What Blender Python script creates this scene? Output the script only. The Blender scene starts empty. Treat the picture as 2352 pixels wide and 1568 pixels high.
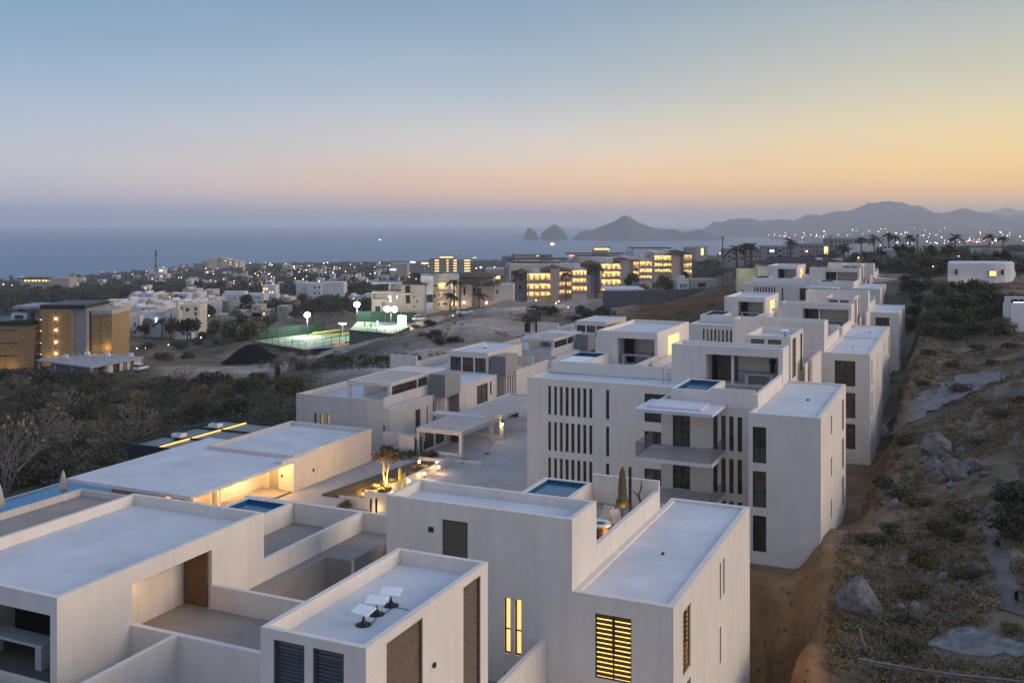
import bpy, math, random
import numpy as np
from mathutils import Vector, Matrix, noise

random.seed(7)
rng = np.random.default_rng(7)
sc = bpy.context.scene
COL = sc.collection
R = math.radians
pi = math.pi

# ------------------------------------------------------------------ camera
EYE = 90.0                       # drone height above the sea
F = 2291.0                       # focal length in pixels of a 2352 px wide frame
CX, HV = 1176.0, 511.0           # principal column, eye level row
cam_d = bpy.data.cameras.new('camera')
cam = bpy.data.objects.new('camera', cam_d)
COL.objects.link(cam)
cam.location = (0, 0, EYE)
cam.rotation_euler = (R(90), 0, 0)
cam_d.sensor_width = 36.0
cam_d.lens = 36.0 * F / 2352.0
cam_d.shift_y = -(784.0 - HV) / 2352.0
cam_d.clip_start = 1.0
cam_d.clip_end = 80000.0
sc.camera = cam

# ------------------------------------------------------------------ sky
world = bpy.data.worlds.new('World')
sc.world = world
world.use_nodes = True
nt = world.node_tree
nt.nodes.clear()
N = nt.nodes.new
L = nt.links.new
def srgb(r, g, b):
    f = lambda c: (c / 255 / 12.92) if c / 255 <= 0.04045 else ((c / 255 + 0.055) / 1.055) ** 2.4
    return (f(r), f(g), f(b), 1.0)
def wmath(op, a, b=None):
    n = N('ShaderNodeMath'); n.operation = op
    for i, x in enumerate((a, b)):
        if x is None: continue
        if isinstance(x, (int, float)): n.inputs[i].default_value = x
        else: L(x, n.inputs[i])
    return n.outputs[0]
tc = N('ShaderNodeTexCoord')
sep = N('ShaderNodeSeparateXYZ'); L(tc.outputs['Generated'], sep.inputs[0])
SUN_AZ = 47.0                    # the sun went down this far clockwise of the view axis
hor = wmath('SQRT', wmath('MAXIMUM', wmath('ADD', wmath('MULTIPLY', sep.outputs[0], sep.outputs[0]), wmath('MULTIPLY', sep.outputs[1], sep.outputs[1])), 1e-6))
dotp = wmath('ADD', wmath('MULTIPLY', sep.outputs[0], math.sin(R(SUN_AZ))), wmath('MULTIPLY', sep.outputs[1], math.cos(R(SUN_AZ))))
tw = wmath('DIVIDE', dotp, hor)                       # 1 towards the west, -1 towards the east
elev = wmath('ARCTAN2', sep.outputs[2], hor)
def ramp(stops):
    n = N('ShaderNodeValToRGB'); cr = n.color_ramp
    cr.interpolation = 'B_SPLINE'
    while len(cr.elements) > 1: cr.elements.remove(cr.elements[-1])
    for i, (deg, c) in enumerate(stops):
        p = (deg + 5.0) / 95.0
        e = cr.elements[0] if i == 0 else cr.elements.new(p)
        e.position = p; e.color = srgb(*c)
    m = N('ShaderNodeMapRange'); m.inputs[1].default_value = R(-5); m.inputs[2].default_value = R(90)
    L(elev, m.inputs[0]); L(m.outputs[0], n.inputs[0])
    return n.outputs[0]
east = ramp([(-5, (62, 58, 54)), (-0.6, (116, 112, 116)), (0.0, (160, 150, 156)), (5, (180, 168, 164)), (15, (142, 156, 178)), (35, (124, 147, 182)), (90, (124, 147, 186))])
south = ramp([(-5, (62, 58, 54)), (-0.6, (122, 132, 158)), (0.0, (148, 158, 188)), (0.9, (164, 168, 188)), (2.0, (184, 178, 182)), (4.2, (172, 178, 186)), (7.5, (138, 162, 184)), (12.5, (104, 136, 162)), (30, (114, 140, 174)), (90, (124, 147, 186))])
midw = ramp([(-5, (62, 58, 54)), (-0.6, (146, 138, 146)), (0.0, (198, 182, 176)), (0.8, (236, 184, 138)), (2.0, (244, 190, 132)), (4.0, (206, 194, 180)), (7.5, (158, 172, 184)), (12.5, (114, 138, 158)), (30, (116, 141, 174)), (90, (124, 147, 186))])
west = ramp([(-5, (62, 58, 54)), (-0.6, (146, 130, 116)), (0.0, (214, 172, 132)), (0.8, (240, 180, 104)), (2.0, (244, 190, 102)), (4.0, (234, 205, 140)), (7.0, (194, 188, 160)), (12.5, (138, 150, 158)), (30, (122, 145, 174)), (90, (124, 147, 186))])
def wmix(lo, hi, c0, c1):
    m = N('ShaderNodeMapRange'); m.interpolation_type = 'SMOOTHSTEP'
    m.inputs[1].default_value = lo; m.inputs[2].default_value = hi
    L(tw, m.inputs[0])
    x = N('ShaderNodeMix'); x.data_type = 'RGBA'
    L(m.outputs[0], x.inputs[0]); L(c0, x.inputs[6]); L(c1, x.inputs[7])
    return x.outputs[2]
c = wmix(-0.6, 0.25, east, south)
c = wmix(0.22, 0.80, c, midw)
c = wmix(0.66, 1.0, c, west)
# faint uneven streaks of high thin cloud
nz = N('ShaderNodeTexNoise'); nz.inputs['Scale'].default_value = 3.0; nz.inputs['Detail'].default_value = 5.0
mp = N('ShaderNodeMapping'); mp.inputs['Scale'].default_value = (1, 1, 6)
L(tc.outputs['Generated'], mp.inputs[0]); L(mp.outputs[0], nz.inputs['Vector'])
mr = N('ShaderNodeMapRange'); mr.inputs[3].default_value = 0.92; mr.inputs[4].default_value = 1.08
L(nz.outputs[0], mr.inputs[0])
bg = N('ShaderNodeBackground')
L(c, bg.inputs[0]); L(wmath('MULTIPLY', mr.outputs[0], 0.71), bg.inputs[1])
wo = N('ShaderNodeOutputWorld'); L(bg.outputs[0], wo.inputs[0])

# the last glow of the sun just under the western horizon: one weak, very soft sun
sd = bpy.data.lights.new('sun', 'SUN'); sd.energy = 1.15; sd.angle = R(40); sd.color = (1.0, 0.78, 0.58)
sun = bpy.data.objects.new('sun', sd); COL.objects.link(sun)
az = R(100)
sun.rotation_euler = Vector((-math.sin(az), -math.cos(az), -math.tan(R(13)))).to_track_quat('-Z', 'Y').to_euler()

sc.view_settings.view_transform = 'Standard'
sc.view_settings.look = 'None'
sc.view_settings.exposure = 0.98
sc.view_settings.gamma = 1.0
sc.view_settings.use_curve_mapping = False
sc.render.engine = 'CYCLES'
cy = sc.cycles
cy.use_denoising = True
cy.max_bounces = 8
cy.diffuse_bounces = 3
cy.glossy_bounces = 2
cy.transmission_bounces = 4
cy.transparent_max_bounces = 12
cy.volume_bounces = 3
cy.sample_clamp_indirect = 4.0
cy.caustics_reflective = False
cy.caustics_refractive = False

# ------------------------------------------------------------------ frames of reference
TH = R(24.4)                     # the rows of buildings run this far clockwise of the view axis
SA, CA = math.sin(TH), math.cos(TH)
def W(a, b, z):                  # a: along the rows, b: across them
    return Vector((a * SA + b * CA, a * CA - b * SA, z))
def AB(x, y):
    return x * SA + y * CA, x * CA - y * SA
def on(u, v, z):                 # where the sight line through (u, v) meets height z
    Y = (EYE - z) * F / (v - HV)
    return Vector(((u - CX) / F * Y, Y, z))
def at(u, v, Y):
    return Vector(((u - CX) / F * Y, Y, EYE - (v - HV) / F * Y))

# ------------------------------------------------------------------ materials
def mat(name, col, rough=0.8, nscale=0.0, namp=0.0, bump=0.0, bscale=20.0, metal=0.0, spec=0.3, emit=None, estr=0.0, stain=0.0, attr=None, alpha=1.0):
    m = bpy.data.materials.new(name); m.use_nodes = True
    t = m.node_tree; p = t.nodes['Principled BSDF']
    p.inputs['Base Color'].default_value = (*col, 1)
    p.inputs['Roughness'].default_value = rough
    p.inputs['Metallic'].default_value = metal
    p.inputs['Specular IOR Level'].default_value = spec
    p.inputs['Alpha'].default_value = alpha
    if emit:
        p.inputs['Emission Color'].default_value = (*emit, 1); p.inputs['Emission Strength'].default_value = estr
    src = None
    if nscale or bump or stain or attr:
        g = t.nodes.new('ShaderNodeNewGeometry')
    if attr:
        an = t.nodes.new('ShaderNodeAttribute'); an.attribute_name = attr; src = an.outputs['Color']
    if nscale:
        n = t.nodes.new('ShaderNodeTexNoise'); n.inputs['Scale'].default_value = nscale; n.inputs['Detail'].default_value = 6
        n.inputs['Roughness'].default_value = 0.62
        t.links.new(g.outputs['Position'], n.inputs['Vector'])
        r = t.nodes.new('ShaderNodeMapRange'); r.inputs[1].default_value = 0.3; r.inputs[2].default_value = 0.7
        r.inputs[3].default_value = 1 - namp; r.inputs[4].default_value = 1 + namp
        t.links.new(n.outputs[0], r.inputs[0])
        x = t.nodes.new('ShaderNodeMix'); x.data_type = 'RGBA'; x.blend_type = 'MULTIPLY'; x.inputs[0].default_value = 1
        if src: t.links.new(src, x.inputs[6])
        else: x.inputs[6].default_value = (*col, 1)
        t.links.new(r.outputs[0], x.inputs[7]); src = x.outputs[2]
    if stain:                    # long vertical runs and blotches of dirt
        n = t.nodes.new('ShaderNodeTexNoise'); n.inputs['Scale'].default_value = 1.0; n.inputs['Detail'].default_value = 8
        mp = t.nodes.new('ShaderNodeMapping'); mp.inputs['Scale'].default_value = (2.2, 2.2, 0.22)
        t.links.new(g.outputs['Position'], mp.inputs[0]); t.links.new(mp.outputs[0], n.inputs['Vector'])
        r = t.nodes.new('ShaderNodeMapRange'); r.inputs[1].default_value = 0.42; r.inputs[2].default_value = 0.72
        r.inputs[3].default_value = 1.0; r.inputs[4].default_value = 1 - stain
        t.links.new(n.outputs[0], r.inputs[0])
        x = t.nodes.new('ShaderNodeMix'); x.data_type = 'RGBA'; x.blend_type = 'MULTIPLY'; x.inputs[0].default_value = 1
        if src: t.links.new(src, x.inputs[6])
        else: x.inputs[6].default_value = (*col, 1)
        t.links.new(r.outputs[0], x.inputs[7]); src = x.outputs[2]
    if src: t.links.new(src, p.inputs['Base Color'])
    if bump:
        n = t.nodes.new('ShaderNodeTexNoise'); n.inputs['Scale'].default_value = bscale; n.inputs['Detail'].default_value = 5
        t.links.new(g.outputs['Position'], n.inputs['Vector'])
        bn = t.nodes.new('ShaderNodeBump'); bn.inputs['Strength'].default_value = 1.0; bn.inputs['Distance'].default_value = bump
        t.links.new(n.outputs[0], bn.inputs['Height']); t.links.new(bn.outputs[0], p.inputs['Normal'])
    return m
class M: pass
M.stucco = mat('stucco', (0.78, 0.70, 0.62), 0.9, 0.6, 0.05, 0.012, 9.0, stain=0.075)
M.villa = mat('villa_stucco', (0.70, 0.615, 0.555), 0.9, 0.6, 0.05, 0.012, 9.0, stain=0.09)
M.roof = mat('roof_coating', (0.63, 0.625, 0.64), 0.75, 0.35, 0.13, 0.01, 5.0)
M.deck = mat('terrace_paving', (0.33, 0.28, 0.25), 0.85, 0.5, 0.14, 0.006, 6.0)
M.pave = mat('driveway_paving', (0.44, 0.40, 0.37), 0.85, 0.22, 0.2, 0.01, 3.0)
M.frame = mat('dark_frame', (0.035, 0.033, 0.032), 0.5)
M.glass = mat('dark_glass', (0.042, 0.036, 0.031), 0.07, 0.8, 0.85, spec=0.6)
M.glass2 = mat('curtained_glass', (0.085, 0.072, 0.06), 0.25, 3.0, 0.6, spec=0.5)
M.lit = mat('lit_blind', (0.8, 0.6, 0.2), 0.6, emit=(1.0, 0.62, 0.12), estr=0.95)
M.litw = mat('lit_interior', (0.8, 0.55, 0.3), 0.6, 4.0, 0.3, emit=(1.0, 0.56, 0.16), estr=0.7)
M.glass3 = mat('brown_room_glass', (0.10, 0.068, 0.042), 0.12, 1.6, 0.6, spec=0.5)
M.warmblind = mat('warm_blind', (0.40, 0.31, 0.17), 0.6, 3.0, 0.3, emit=(1.0, 0.62, 0.22), estr=0.14)
M.louver = mat('dark_louver', (0.10, 0.105, 0.115), 0.6)
M.wood = mat('wood_louver', (0.19, 0.135, 0.095), 0.7, 6.0, 0.3)
M.door = mat('grey_door', (0.12, 0.105, 0.09), 0.6)
M.wooddoor = mat('wood_door', (0.15, 0.085, 0.04), 0.6, 5.0, 0.25)
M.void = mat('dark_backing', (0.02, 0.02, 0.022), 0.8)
M.pool = mat('pool_water', (0.012, 0.10, 0.20), 0.06, 0.8, 0.15, 0.02, 2.5, spec=0.4)
M.poolbig = mat('lap_pool_water', (0.015, 0.17, 0.32), 0.1, 0.5, 0.15, 0.02, 2.0, spec=0.35)
M.poolwall = mat('pool_tile', (0.03, 0.11, 0.20), 0.3)
M.white = mat('white_paint', (0.86, 0.86, 0.86), 0.5)
M.counter = mat('concrete_counter', (0.42, 0.42, 0.43), 0.7, 2.0, 0.12)
M.steel = mat('black_steel', (0.03, 0.031, 0.034), 0.45, metal=0.3)
M.blackroof = mat('smoked_roof_glass', (0.035, 0.04, 0.045), 0.22, 1.0, 0.3, spec=0.5)
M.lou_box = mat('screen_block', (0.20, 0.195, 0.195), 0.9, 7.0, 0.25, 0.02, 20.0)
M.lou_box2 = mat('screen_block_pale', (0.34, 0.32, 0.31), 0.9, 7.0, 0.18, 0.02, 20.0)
M.bulb = mat('bulb', (1, 0.8, 0.5), 0.5, emit=(1.0, 0.66, 0.30), estr=22.0)
M.bulbw = mat('white_bulb', (1, 1, 0.9), 0.5, emit=(1.0, 0.97, 0.80), estr=30.0)
M.strip = mat('light_strip', (1, 0.7, 0.3), 0.5, emit=(1.0, 0.50, 0.12), estr=1.2)
M.canvas = mat('olive_canvas', (0.15, 0.105, 0.055), 0.9, 2.0, 0.2)
M.canvasw = mat('white_canvas', (0.6, 0.5, 0.4), 0.9)
M.rock = mat('granite', (0.17, 0.155, 0.15), 0.9, 1.6, 0.5, 0.2, 3.5)
M.balglass = None
def glassmat():
    m = bpy.data.materials.new('rail_glass'); m.use_nodes = True
    t = m.node_tree; t.nodes.clear()
    tr = t.nodes.new('ShaderNodeBsdfTransparent'); tr.inputs[0].default_value = (0.80, 0.80, 0.82, 1)
    gl = t.nodes.new('ShaderNodeBsdfGlossy'); gl.inputs['Roughness'].default_value = 0.03; gl.inputs[0].default_value = (0.7, 0.7, 0.7, 1)
    mx = t.nodes.new('ShaderNodeMixShader'); mx.inputs[0].default_value = 0.12
    o = t.nodes.new('ShaderNodeOutputMaterial')
    t.links.new(tr.outputs[0], mx.inputs[1]); t.links.new(gl.outputs[0], mx.inputs[2]); t.links.new(mx.outputs[0], o.inputs[0])
    return m
M.balglass = glassmat()

# ------------------------------------------------------------------ objects
REF = {}
def tag(o, label=None, cat=None, group=None, kind=None):
    if label: o['label'] = label
    if cat: o['category'] = cat
    if group: o['group'] = group
    if kind: o['kind'] = kind
    return o
def thing(name, label, cat, a=0, b=0, z=0, group=None, rot=None, xyz=None):
    """An Empty at the base of a thing; its parts are its children."""
    o = bpy.data.objects.new(name, None); COL.objects.link(o)
    o.empty_display_size = 0.3
    o.location = W(a, b, z) if xyz is None else xyz
    o.rotation_euler = (0, 0, -TH if rot is None else rot)
    REF[o.name] = (b, a, z) if xyz is None else (0, 0, 0)
    return tag(o, label, cat, group)
class MB:
    def __init__(s): s.v = []; s.f = []; s.mi = []; s.k = 0
    def add(s, vs, fs):
        n = len(s.v); s.v += [tuple(p) for p in vs]
        for f in fs: s.f.append(tuple(i + n for i in f)); s.mi.append(s.k)
        return s
    def quad(s, *p): return s.add(p, [tuple(range(len(p)))])
    def box(s, x0, x1, y0, y1, z0, z1):
        return s.add([(x0, y0, z0), (x1, y0, z0), (x1, y1, z0), (x0, y1, z0), (x0, y0, z1), (x1, y0, z1), (x1, y1, z1), (x0, y1, z1)],
                     [(0, 3, 2, 1), (4, 5, 6, 7), (0, 1, 5, 4), (1, 2, 6, 5), (2, 3, 7, 6), (3, 0, 4, 7)])
    def tube(s, p, q, r0, r1=None, n=6, cap=True):
        p, q = Vector(p), Vector(q); r1 = r0 if r1 is None else r1
        d = (q - p).normalized() if (q - p).length > 1e-6 else Vector((0, 0, 1))
        e = d.orthogonal().normalized(); g = d.cross(e)
        vs = []
        for c0, r in ((p, r0), (q, r1)):
            for i in range(n):
                t = 2 * pi * i / n
                vs.append(c0 + (e * math.cos(t) + g * math.sin(t)) * r)
        fs = [(i, (i + 1) % n, n + (i + 1) % n, n + i) for i in range(n)]
        if cap: fs += [tuple(range(n))[::-1], tuple(range(n, 2 * n))]
        return s.add(vs, fs)
    def lathe(s, prof, n=12, c=(0, 0, 0)):
        vs = []; m = len(prof)
        for r, z in prof:
            for i in range(n):
                t = 2 * pi * i / n
                vs.append((c[0] + r * math.cos(t), c[1] + r * math.sin(t), c[2] + z))
        fs = [(j * n + i, j * n + (i + 1) % n, (j + 1) * n + (i + 1) % n, (j + 1) * n + i) for j in range(m - 1) for i in range(n)]
        fs += [tuple(range(n))[::-1], tuple(range((m - 1) * n, m * n))]
        return s.add(vs, fs)
    def prism(s, poly, z0, z1):
        n = len(poly)
        vs = [(x, y, z0) for x, y in poly] + [(x, y, z1) for x, y in poly]
        return s.add(vs, [(i, (i + 1) % n, n + (i + 1) % n, n + i) for i in range(n)] + [tuple(range(n))[::-1], tuple(range(n, 2 * n))])
    def mesh(s, name, m, ref=(0, 0, 0)):
        me = bpy.data.meshes.new(name)
        me.from_pydata([(x - ref[0], y - ref[1], z - ref[2]) for x, y, z in s.v], [], s.f)
        for q in (m if isinstance(m, (list, tuple)) else [m]): me.materials.append(q)
        if any(s.mi): me.polygons.foreach_set('material_index', s.mi)
        me.update(); return me
    def build(s, name, m, parent=None, smooth=False):
        p = parent
        ref = (0, 0, 0)
        while p is not None:
            if p.name in REF: ref = REF[p.name]; break
            p = p.parent
        me = s.mesh(name, m, ref)
        if smooth: me.polygons.foreach_set('use_smooth', [True] * len(me.polygons))
        return link(name, me, parent)
def link(name, me, parent=None, loc=(0, 0, 0), rot=None, scale=None):
    o = bpy.data.objects.new(name, me); COL.objects.link(o)
    o.parent = parent; o.location = loc
    if rot is not None: o.rotation_euler = rot
    if scale is not None: o.scale = scale if not isinstance(scale, (int, float)) else (scale,) * 3
    return o
def refof(p):
    while p is not None:
        if p.name in REF: return REF[p.name]
        p = p.parent
    return (0, 0, 0)
def part(name, m, P, *boxes):
    k = MB()
    for x in boxes: k.box(*x)
    return k.build(name, m, P)
CH = {}
def kids(o):
    return [c for c in o.children]
def copy_tree(o, parent=None, first=True):
    c = o.copy(); COL.objects.link(c); c.parent = parent
    for ch in kids(o): copy_tree(ch, c, False)
    return c
def clone(root, da=0, db=0, dz=0, label=None, loc=None, rot=None):
    c = copy_tree(root)
    c.location = (root.location + W(da, db, 0) + Vector((0, 0, dz))) if loc is None else loc
    if rot is not None: c.rotation_euler = (0, 0, rot)
    if label: c['label'] = label
    return c
ORD = 'first second third fourth fifth sixth seventh eighth ninth tenth eleventh twelfth thirteenth fourteenth fifteenth sixteenth seventeenth eighteenth nineteenth twentieth'.split()
TENS = {2: 'twenty', 3: 'thirty', 4: 'forty', 5: 'fifty', 6: 'sixty', 7: 'seventy', 8: 'eighty', 9: 'ninety'}
def ordn(i):                     # 0 -> first
    if i < 20: return ORD[i]
    t, r = divmod(i + 1, 10)
    return TENS[t] + '-' + ORD[r - 1] if r else TENS[t][:-1] + 'ieth'
def lamp(name, loc, energy, color, radius=0.2, kind='POINT', parent=None, rot=None, size=None, spot=None):
    d = bpy.data.lights.new(name, kind); d.energy = energy; d.color = color
    if kind in ('POINT', 'SPOT'): d.shadow_soft_size = radius
    if kind == 'AREA':
        d.shape = 'RECTANGLE'; d.size, d.size_y = size
    if kind == 'SPOT': d.spot_size = spot; d.spot_blend = 0.6
    o = bpy.data.objects.new(name, d); COL.objects.link(o); o.location = loc
    if rot is not None: o.rotation_euler = rot
    o.parent = parent
    return o

# walls with real openings ------------------------------------------------
def face_map(side, b0, b1, a0, a1):
    return {'front': lambda s, z, d: (s, a0 + d, z), 'right': lambda s, z, d: (b1 - d, s, z),
            'left': lambda s, z, d: (b0 + d, s, z), 'back': lambda s, z, d: (s, a1 - d, z)}[side]
def bars(k, f, s0, s1, z0, z1, d0, d1):
    p, q = f(s0, z0, d0), f(s1, z1, d1)
    k.box(*[w for i in range(3) for w in sorted((p[i], q[i]))])
SLATS = {}
def slat_row(P, f, s0, s1, z0, z1, d, pitch, m, th=0.035, dep=0.07):
    n = max(2, int((z1 - z0) / pitch))
    pitch = (z1 - z0) / n
    k = MB()
    p0, p1 = f(s0, 0, d - dep), f(s1, 0, d)
    q0, q1 = f(s0, 0, d - dep), f(s1, 0, d)
    # a blade that slopes down to the outside
    A0, A1, B0, B1 = f(s0, z0 + pitch * 0.18, d - dep), f(s1, z0 + pitch * 0.18, d - dep), f(s0, z0 + pitch * 0.55, d), f(s1, z0 + pitch * 0.55, d)
    up = lambda p: (p[0], p[1], p[2] + th)
    k.add([A0, A1, B1, B0, up(A0), up(A1), up(B1), up(B0)], [(0, 1, 2, 3), (7, 6, 5, 4), (0, 4, 5, 1), (1, 5, 6, 2), (2, 6, 7, 3), (3, 7, 4, 0)])
    me = k.mesh('slat', m, refof(P))
    for i in range(n): link('slat', me, P, (0, 0, pitch * i))
wrg = random.Random(19)
def window(P, f, s0, s1, z0, z1, d, kind):
    k = MB(); t = 0.055
    name = 'window'
    if kind in ('louver', 'woodlouver'):
        for q in ((s0, s1, z0, z0 + t), (s0, s1, z1 - t, z1), (s0, s0 + t, z0 + t, z1 - t), (s1 - t, s1, z0 + t, z1 - t)):
            bars(k, f, q[0], q[1], q[2], q[3], 0.02, d)
        w = k.build('louver_window', M.louver if kind == 'louver' else M.wood, P)
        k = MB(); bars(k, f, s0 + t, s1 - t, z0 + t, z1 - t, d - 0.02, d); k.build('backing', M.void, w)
        slat_row(w, f, s0 + t, s1 - t, z0 + t, z1 - t, d - 0.03, 0.125, M.louver if kind == 'louver' else M.wood)
        return w
    if kind in ('door', 'wooddoor'):
        bars(k, f, s0, s1, z0, z1, d - 0.06, d)
        w = k.build('door', M.door if kind == 'door' else M.wooddoor, P)
        k = MB(); bars(k, f, s0 + 0.1, s0 + 0.14, z0 + 0.95, z0 + 1.15, d - 0.1, d - 0.06); k.build('handle', M.steel, w)
        return w
    for q in ((s0, s1, z0, z0 + t), (s0, s1, z1 - t, z1), (s0, s0 + t, z0 + t, z1 - t), (s1 - t, s1, z0 + t, z1 - t)):
        bars(k, f, q[0], q[1], q[2], q[3], d - 0.09, d)
    zm = z0 + (z1 - z0) * 0.42
    if z1 - z0 > 1.6: bars(k, f, s0 + t, s1 - t, zm, zm + t, d - 0.09, d)
    if s1 - s0 > 0.9 and kind not in ('blind',): bars(k, f, (s0 + s1) / 2 - t / 2, (s0 + s1) / 2 + t / 2, z0 + t, z1 - t, d - 0.088, d)
    if kind == 'shutlit':
        bars(k, f, (s0 + s1) / 2 - t, (s0 + s1) / 2 + t, zm + t, z1 - t, d - 0.12, d)
    w = k.build('window', M.frame, P)
    if z1 - z0 > 1.6 and kind in ('dark', 'blind'):
        lo_, hi_ = wrg.choice([M.glass, M.glass, M.glass3, M.glass2]), wrg.choice([M.glass, M.glass3, M.glass2] if kind == 'dark' else [M.glass2, M.glass3])
        for q0, q1, mm in ((z0 + t, zm, lo_), (zm + t, z1 - t, hi_)):
            k = MB(); bars(k, f, s0 + t, s1 - t, q0, q1, d - 0.04, d - 0.02); k.build('pane', mm, w)
        return w
    k = MB(); bars(k, f, s0 + t, s1 - t, z0 + t, z1 - t, d - 0.04, d - 0.02)
    k.build('pane', {'dark': M.glass, 'curtain': M.glass2, 'lit': M.litw, 'shutlit': M.lit, 'blind': M.glass2, 'warm': M.warmblind}[kind], w)
    if kind == 'shutlit':        # shutter blades that let half the light through
        slat_row(w, f, s0 + t, s1 - t, z0 + t, z1 - t, d - 0.04, 0.2, M.wooddoor, th=0.075, dep=0.03)
    return w
def shell(P, name, b0, b1, a0, a1, z0, z1, m=None, front=(), right=(), left=(), back=(), par=0.4, pt=0.2, roof=True, rm=None):
    """A building volume: walls with recessed openings, a parapet round a sunk roof deck. Opening: (s0, s1, z0, z1, depth, kind)."""
    m = m or M.stucco
    k = MB(); wins = []
    for side, ops in (('front', front), ('right', right), ('left', left), ('back', back)):
        f = face_map(side, b0, b1, a0, a1)
        lo, hi = (b0, b1) if side in ('front', 'back') else (a0, a1)
        ss = sorted({lo, hi, *[x for o in ops for x in o[:2]]}); zs = sorted({z0, z1, *[x for o in ops for x in o[2:4]]})
        for i in range(len(ss) - 1):
            for j in range(len(zs) - 1):
                sm, zm = (ss[i] + ss[i + 1]) / 2, (zs[j] + zs[j + 1]) / 2
                if any(o[0] < sm < o[1] and o[2] < zm < o[3] for o in ops): continue
                k.quad(f(ss[i], zs[j], 0), f(ss[i + 1], zs[j], 0), f(ss[i + 1], zs[j + 1], 0), f(ss[i], zs[j + 1], 0))
        for o in ops:
            s0, s1, q0, q1, d = o[:5]; kind = o[5] if len(o) > 5 else None
            for (x0, y0, x1, y1) in ((s0, q0, s1, q0), (s1, q0, s1, q1), (s1, q1, s0, q1), (s0, q1, s0, q0)):
                k.quad(f(x0, y0, 0), f(x1, y1, 0), f(x1, y1, d), f(x0, y0, d))
            if kind: wins.append((f, s0, s1, q0, q1, d, kind))
            else: k.quad(f(s0, q0, d), f(s1, q0, d), f(s1, q1, d), f(s0, q1, d))
    zd = z1 - par
    O = [(b0, a0), (b1, a0), (b1, a1), (b0, a1)]; I = [(b0 + pt, a0 + pt), (b1 - pt, a0 + pt), (b1 - pt, a1 - pt), (b0 + pt, a1 - pt)]
    for i in range(4):
        j = (i + 1) % 4
        k.quad((*O[i], z1), (*O[j], z1), (*I[j], z1), (*I[i], z1))
        k.quad((*I[i], z1), (*I[j], z1), (*I[j], zd - 0.1), (*I[i], zd - 0.1))
    w = k.build(name, m, P)
    if roof:
        MB().quad((b0 + pt, a0 + pt, zd), (b1 - pt, a0 + pt, zd), (b1 - pt, a1 - pt, zd), (b0 + pt, a1 - pt, zd)).build('roof', rm or M.roof, P)
    for q in wins: window(P, *q)
    return w
def rows(s0, s1, tops, h, d, kind):
    return [(s0, s1, t - h, t, d, kind) for t in tops]

# ================================================================== terrain
CP = []                          # (u, v, z) seen in the photograph, turned into ground points
for u, v, z in [(50, 1080, 55), (250, 960, 52.5), (50, 900, 51), (300, 850, 51), (600, 900, 54), (650, 880, 56), (330, 850, 50.5), (575, 840, 51.5), (420, 830, 51), (500, 800, 51),
                (585, 785, 52), (740, 800, 52), (960, 735, 52.5), (700, 730, 51.5), (850, 750, 52), (0, 845, 50), (250, 800, 50),
                (1068, 722, 66), (1223, 737, 66), (1000, 770, 65), (900, 800, 63.5), (820, 830, 61.5), (740, 825, 57), (1130, 790, 65.5), (965, 752, 63), (880, 785, 61), (720, 850, 57), (940, 830, 63.8),
                (680, 960, 62), (640, 920, 59), (1120, 715, 61.5), (1450, 690, 61), (1300, 690, 61), (960, 722, 60.5), (1600, 640, 62), (1400, 735, 67), (1600, 715, 69.5), (1650, 690, 70.5), (1500, 700, 66.5),
                (1700, 640, 73), (1800, 625, 75), (2100, 650, 77.5), (2250, 655, 77.5), (2000, 620, 77), (1900, 600, 74.5), (2200, 590, 75.5), (2300, 580, 74), (2000, 585, 70), (1750, 600, 62),
                (2150, 700, 76), (2340, 760, 74), (2150, 800, 73), (2200, 870, 71), (2040, 975, 68.5), (2150, 930, 70), (2180, 1070, 68.5), (2340, 1000, 71), (1990, 1160, 67), (1960, 1230, 66.7),
                (1970, 1370, 66.3), (2150, 1300, 67), (2340, 1250, 68.5), (2250, 1480, 66.3), (2000, 1540, 65.5), (2340, 1568, 66.3), (1885, 1222, 67.2), (2050, 2100, 65), (2300, 2300, 65.5), (2500, 1100, 71), (2500, 800, 76), (2600, 1600, 67)]:
    p = on(u, v, z); CP.append((p.x, p.y, z))
for a, b, z in [(20, -60, 62), (55, -88, 58), (30, -86, 58), (60, -100, 54), (20, -100, 54), (80, -84, 58), (90, -88, 57), (100, -78, 60), (120, -76, 62), (140, -74, 63), (60, -40, 65), (90, -40, 65), (110, -45, 65), (150, -45, 65.5), (180, -40, 67), (210, -40, 70), (160, -75, 63.5), (200, -75, 64.5), (150, -2, 71)]:
    p = W(a, b, 0); CP.append((p.x, p.y, z))
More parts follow.
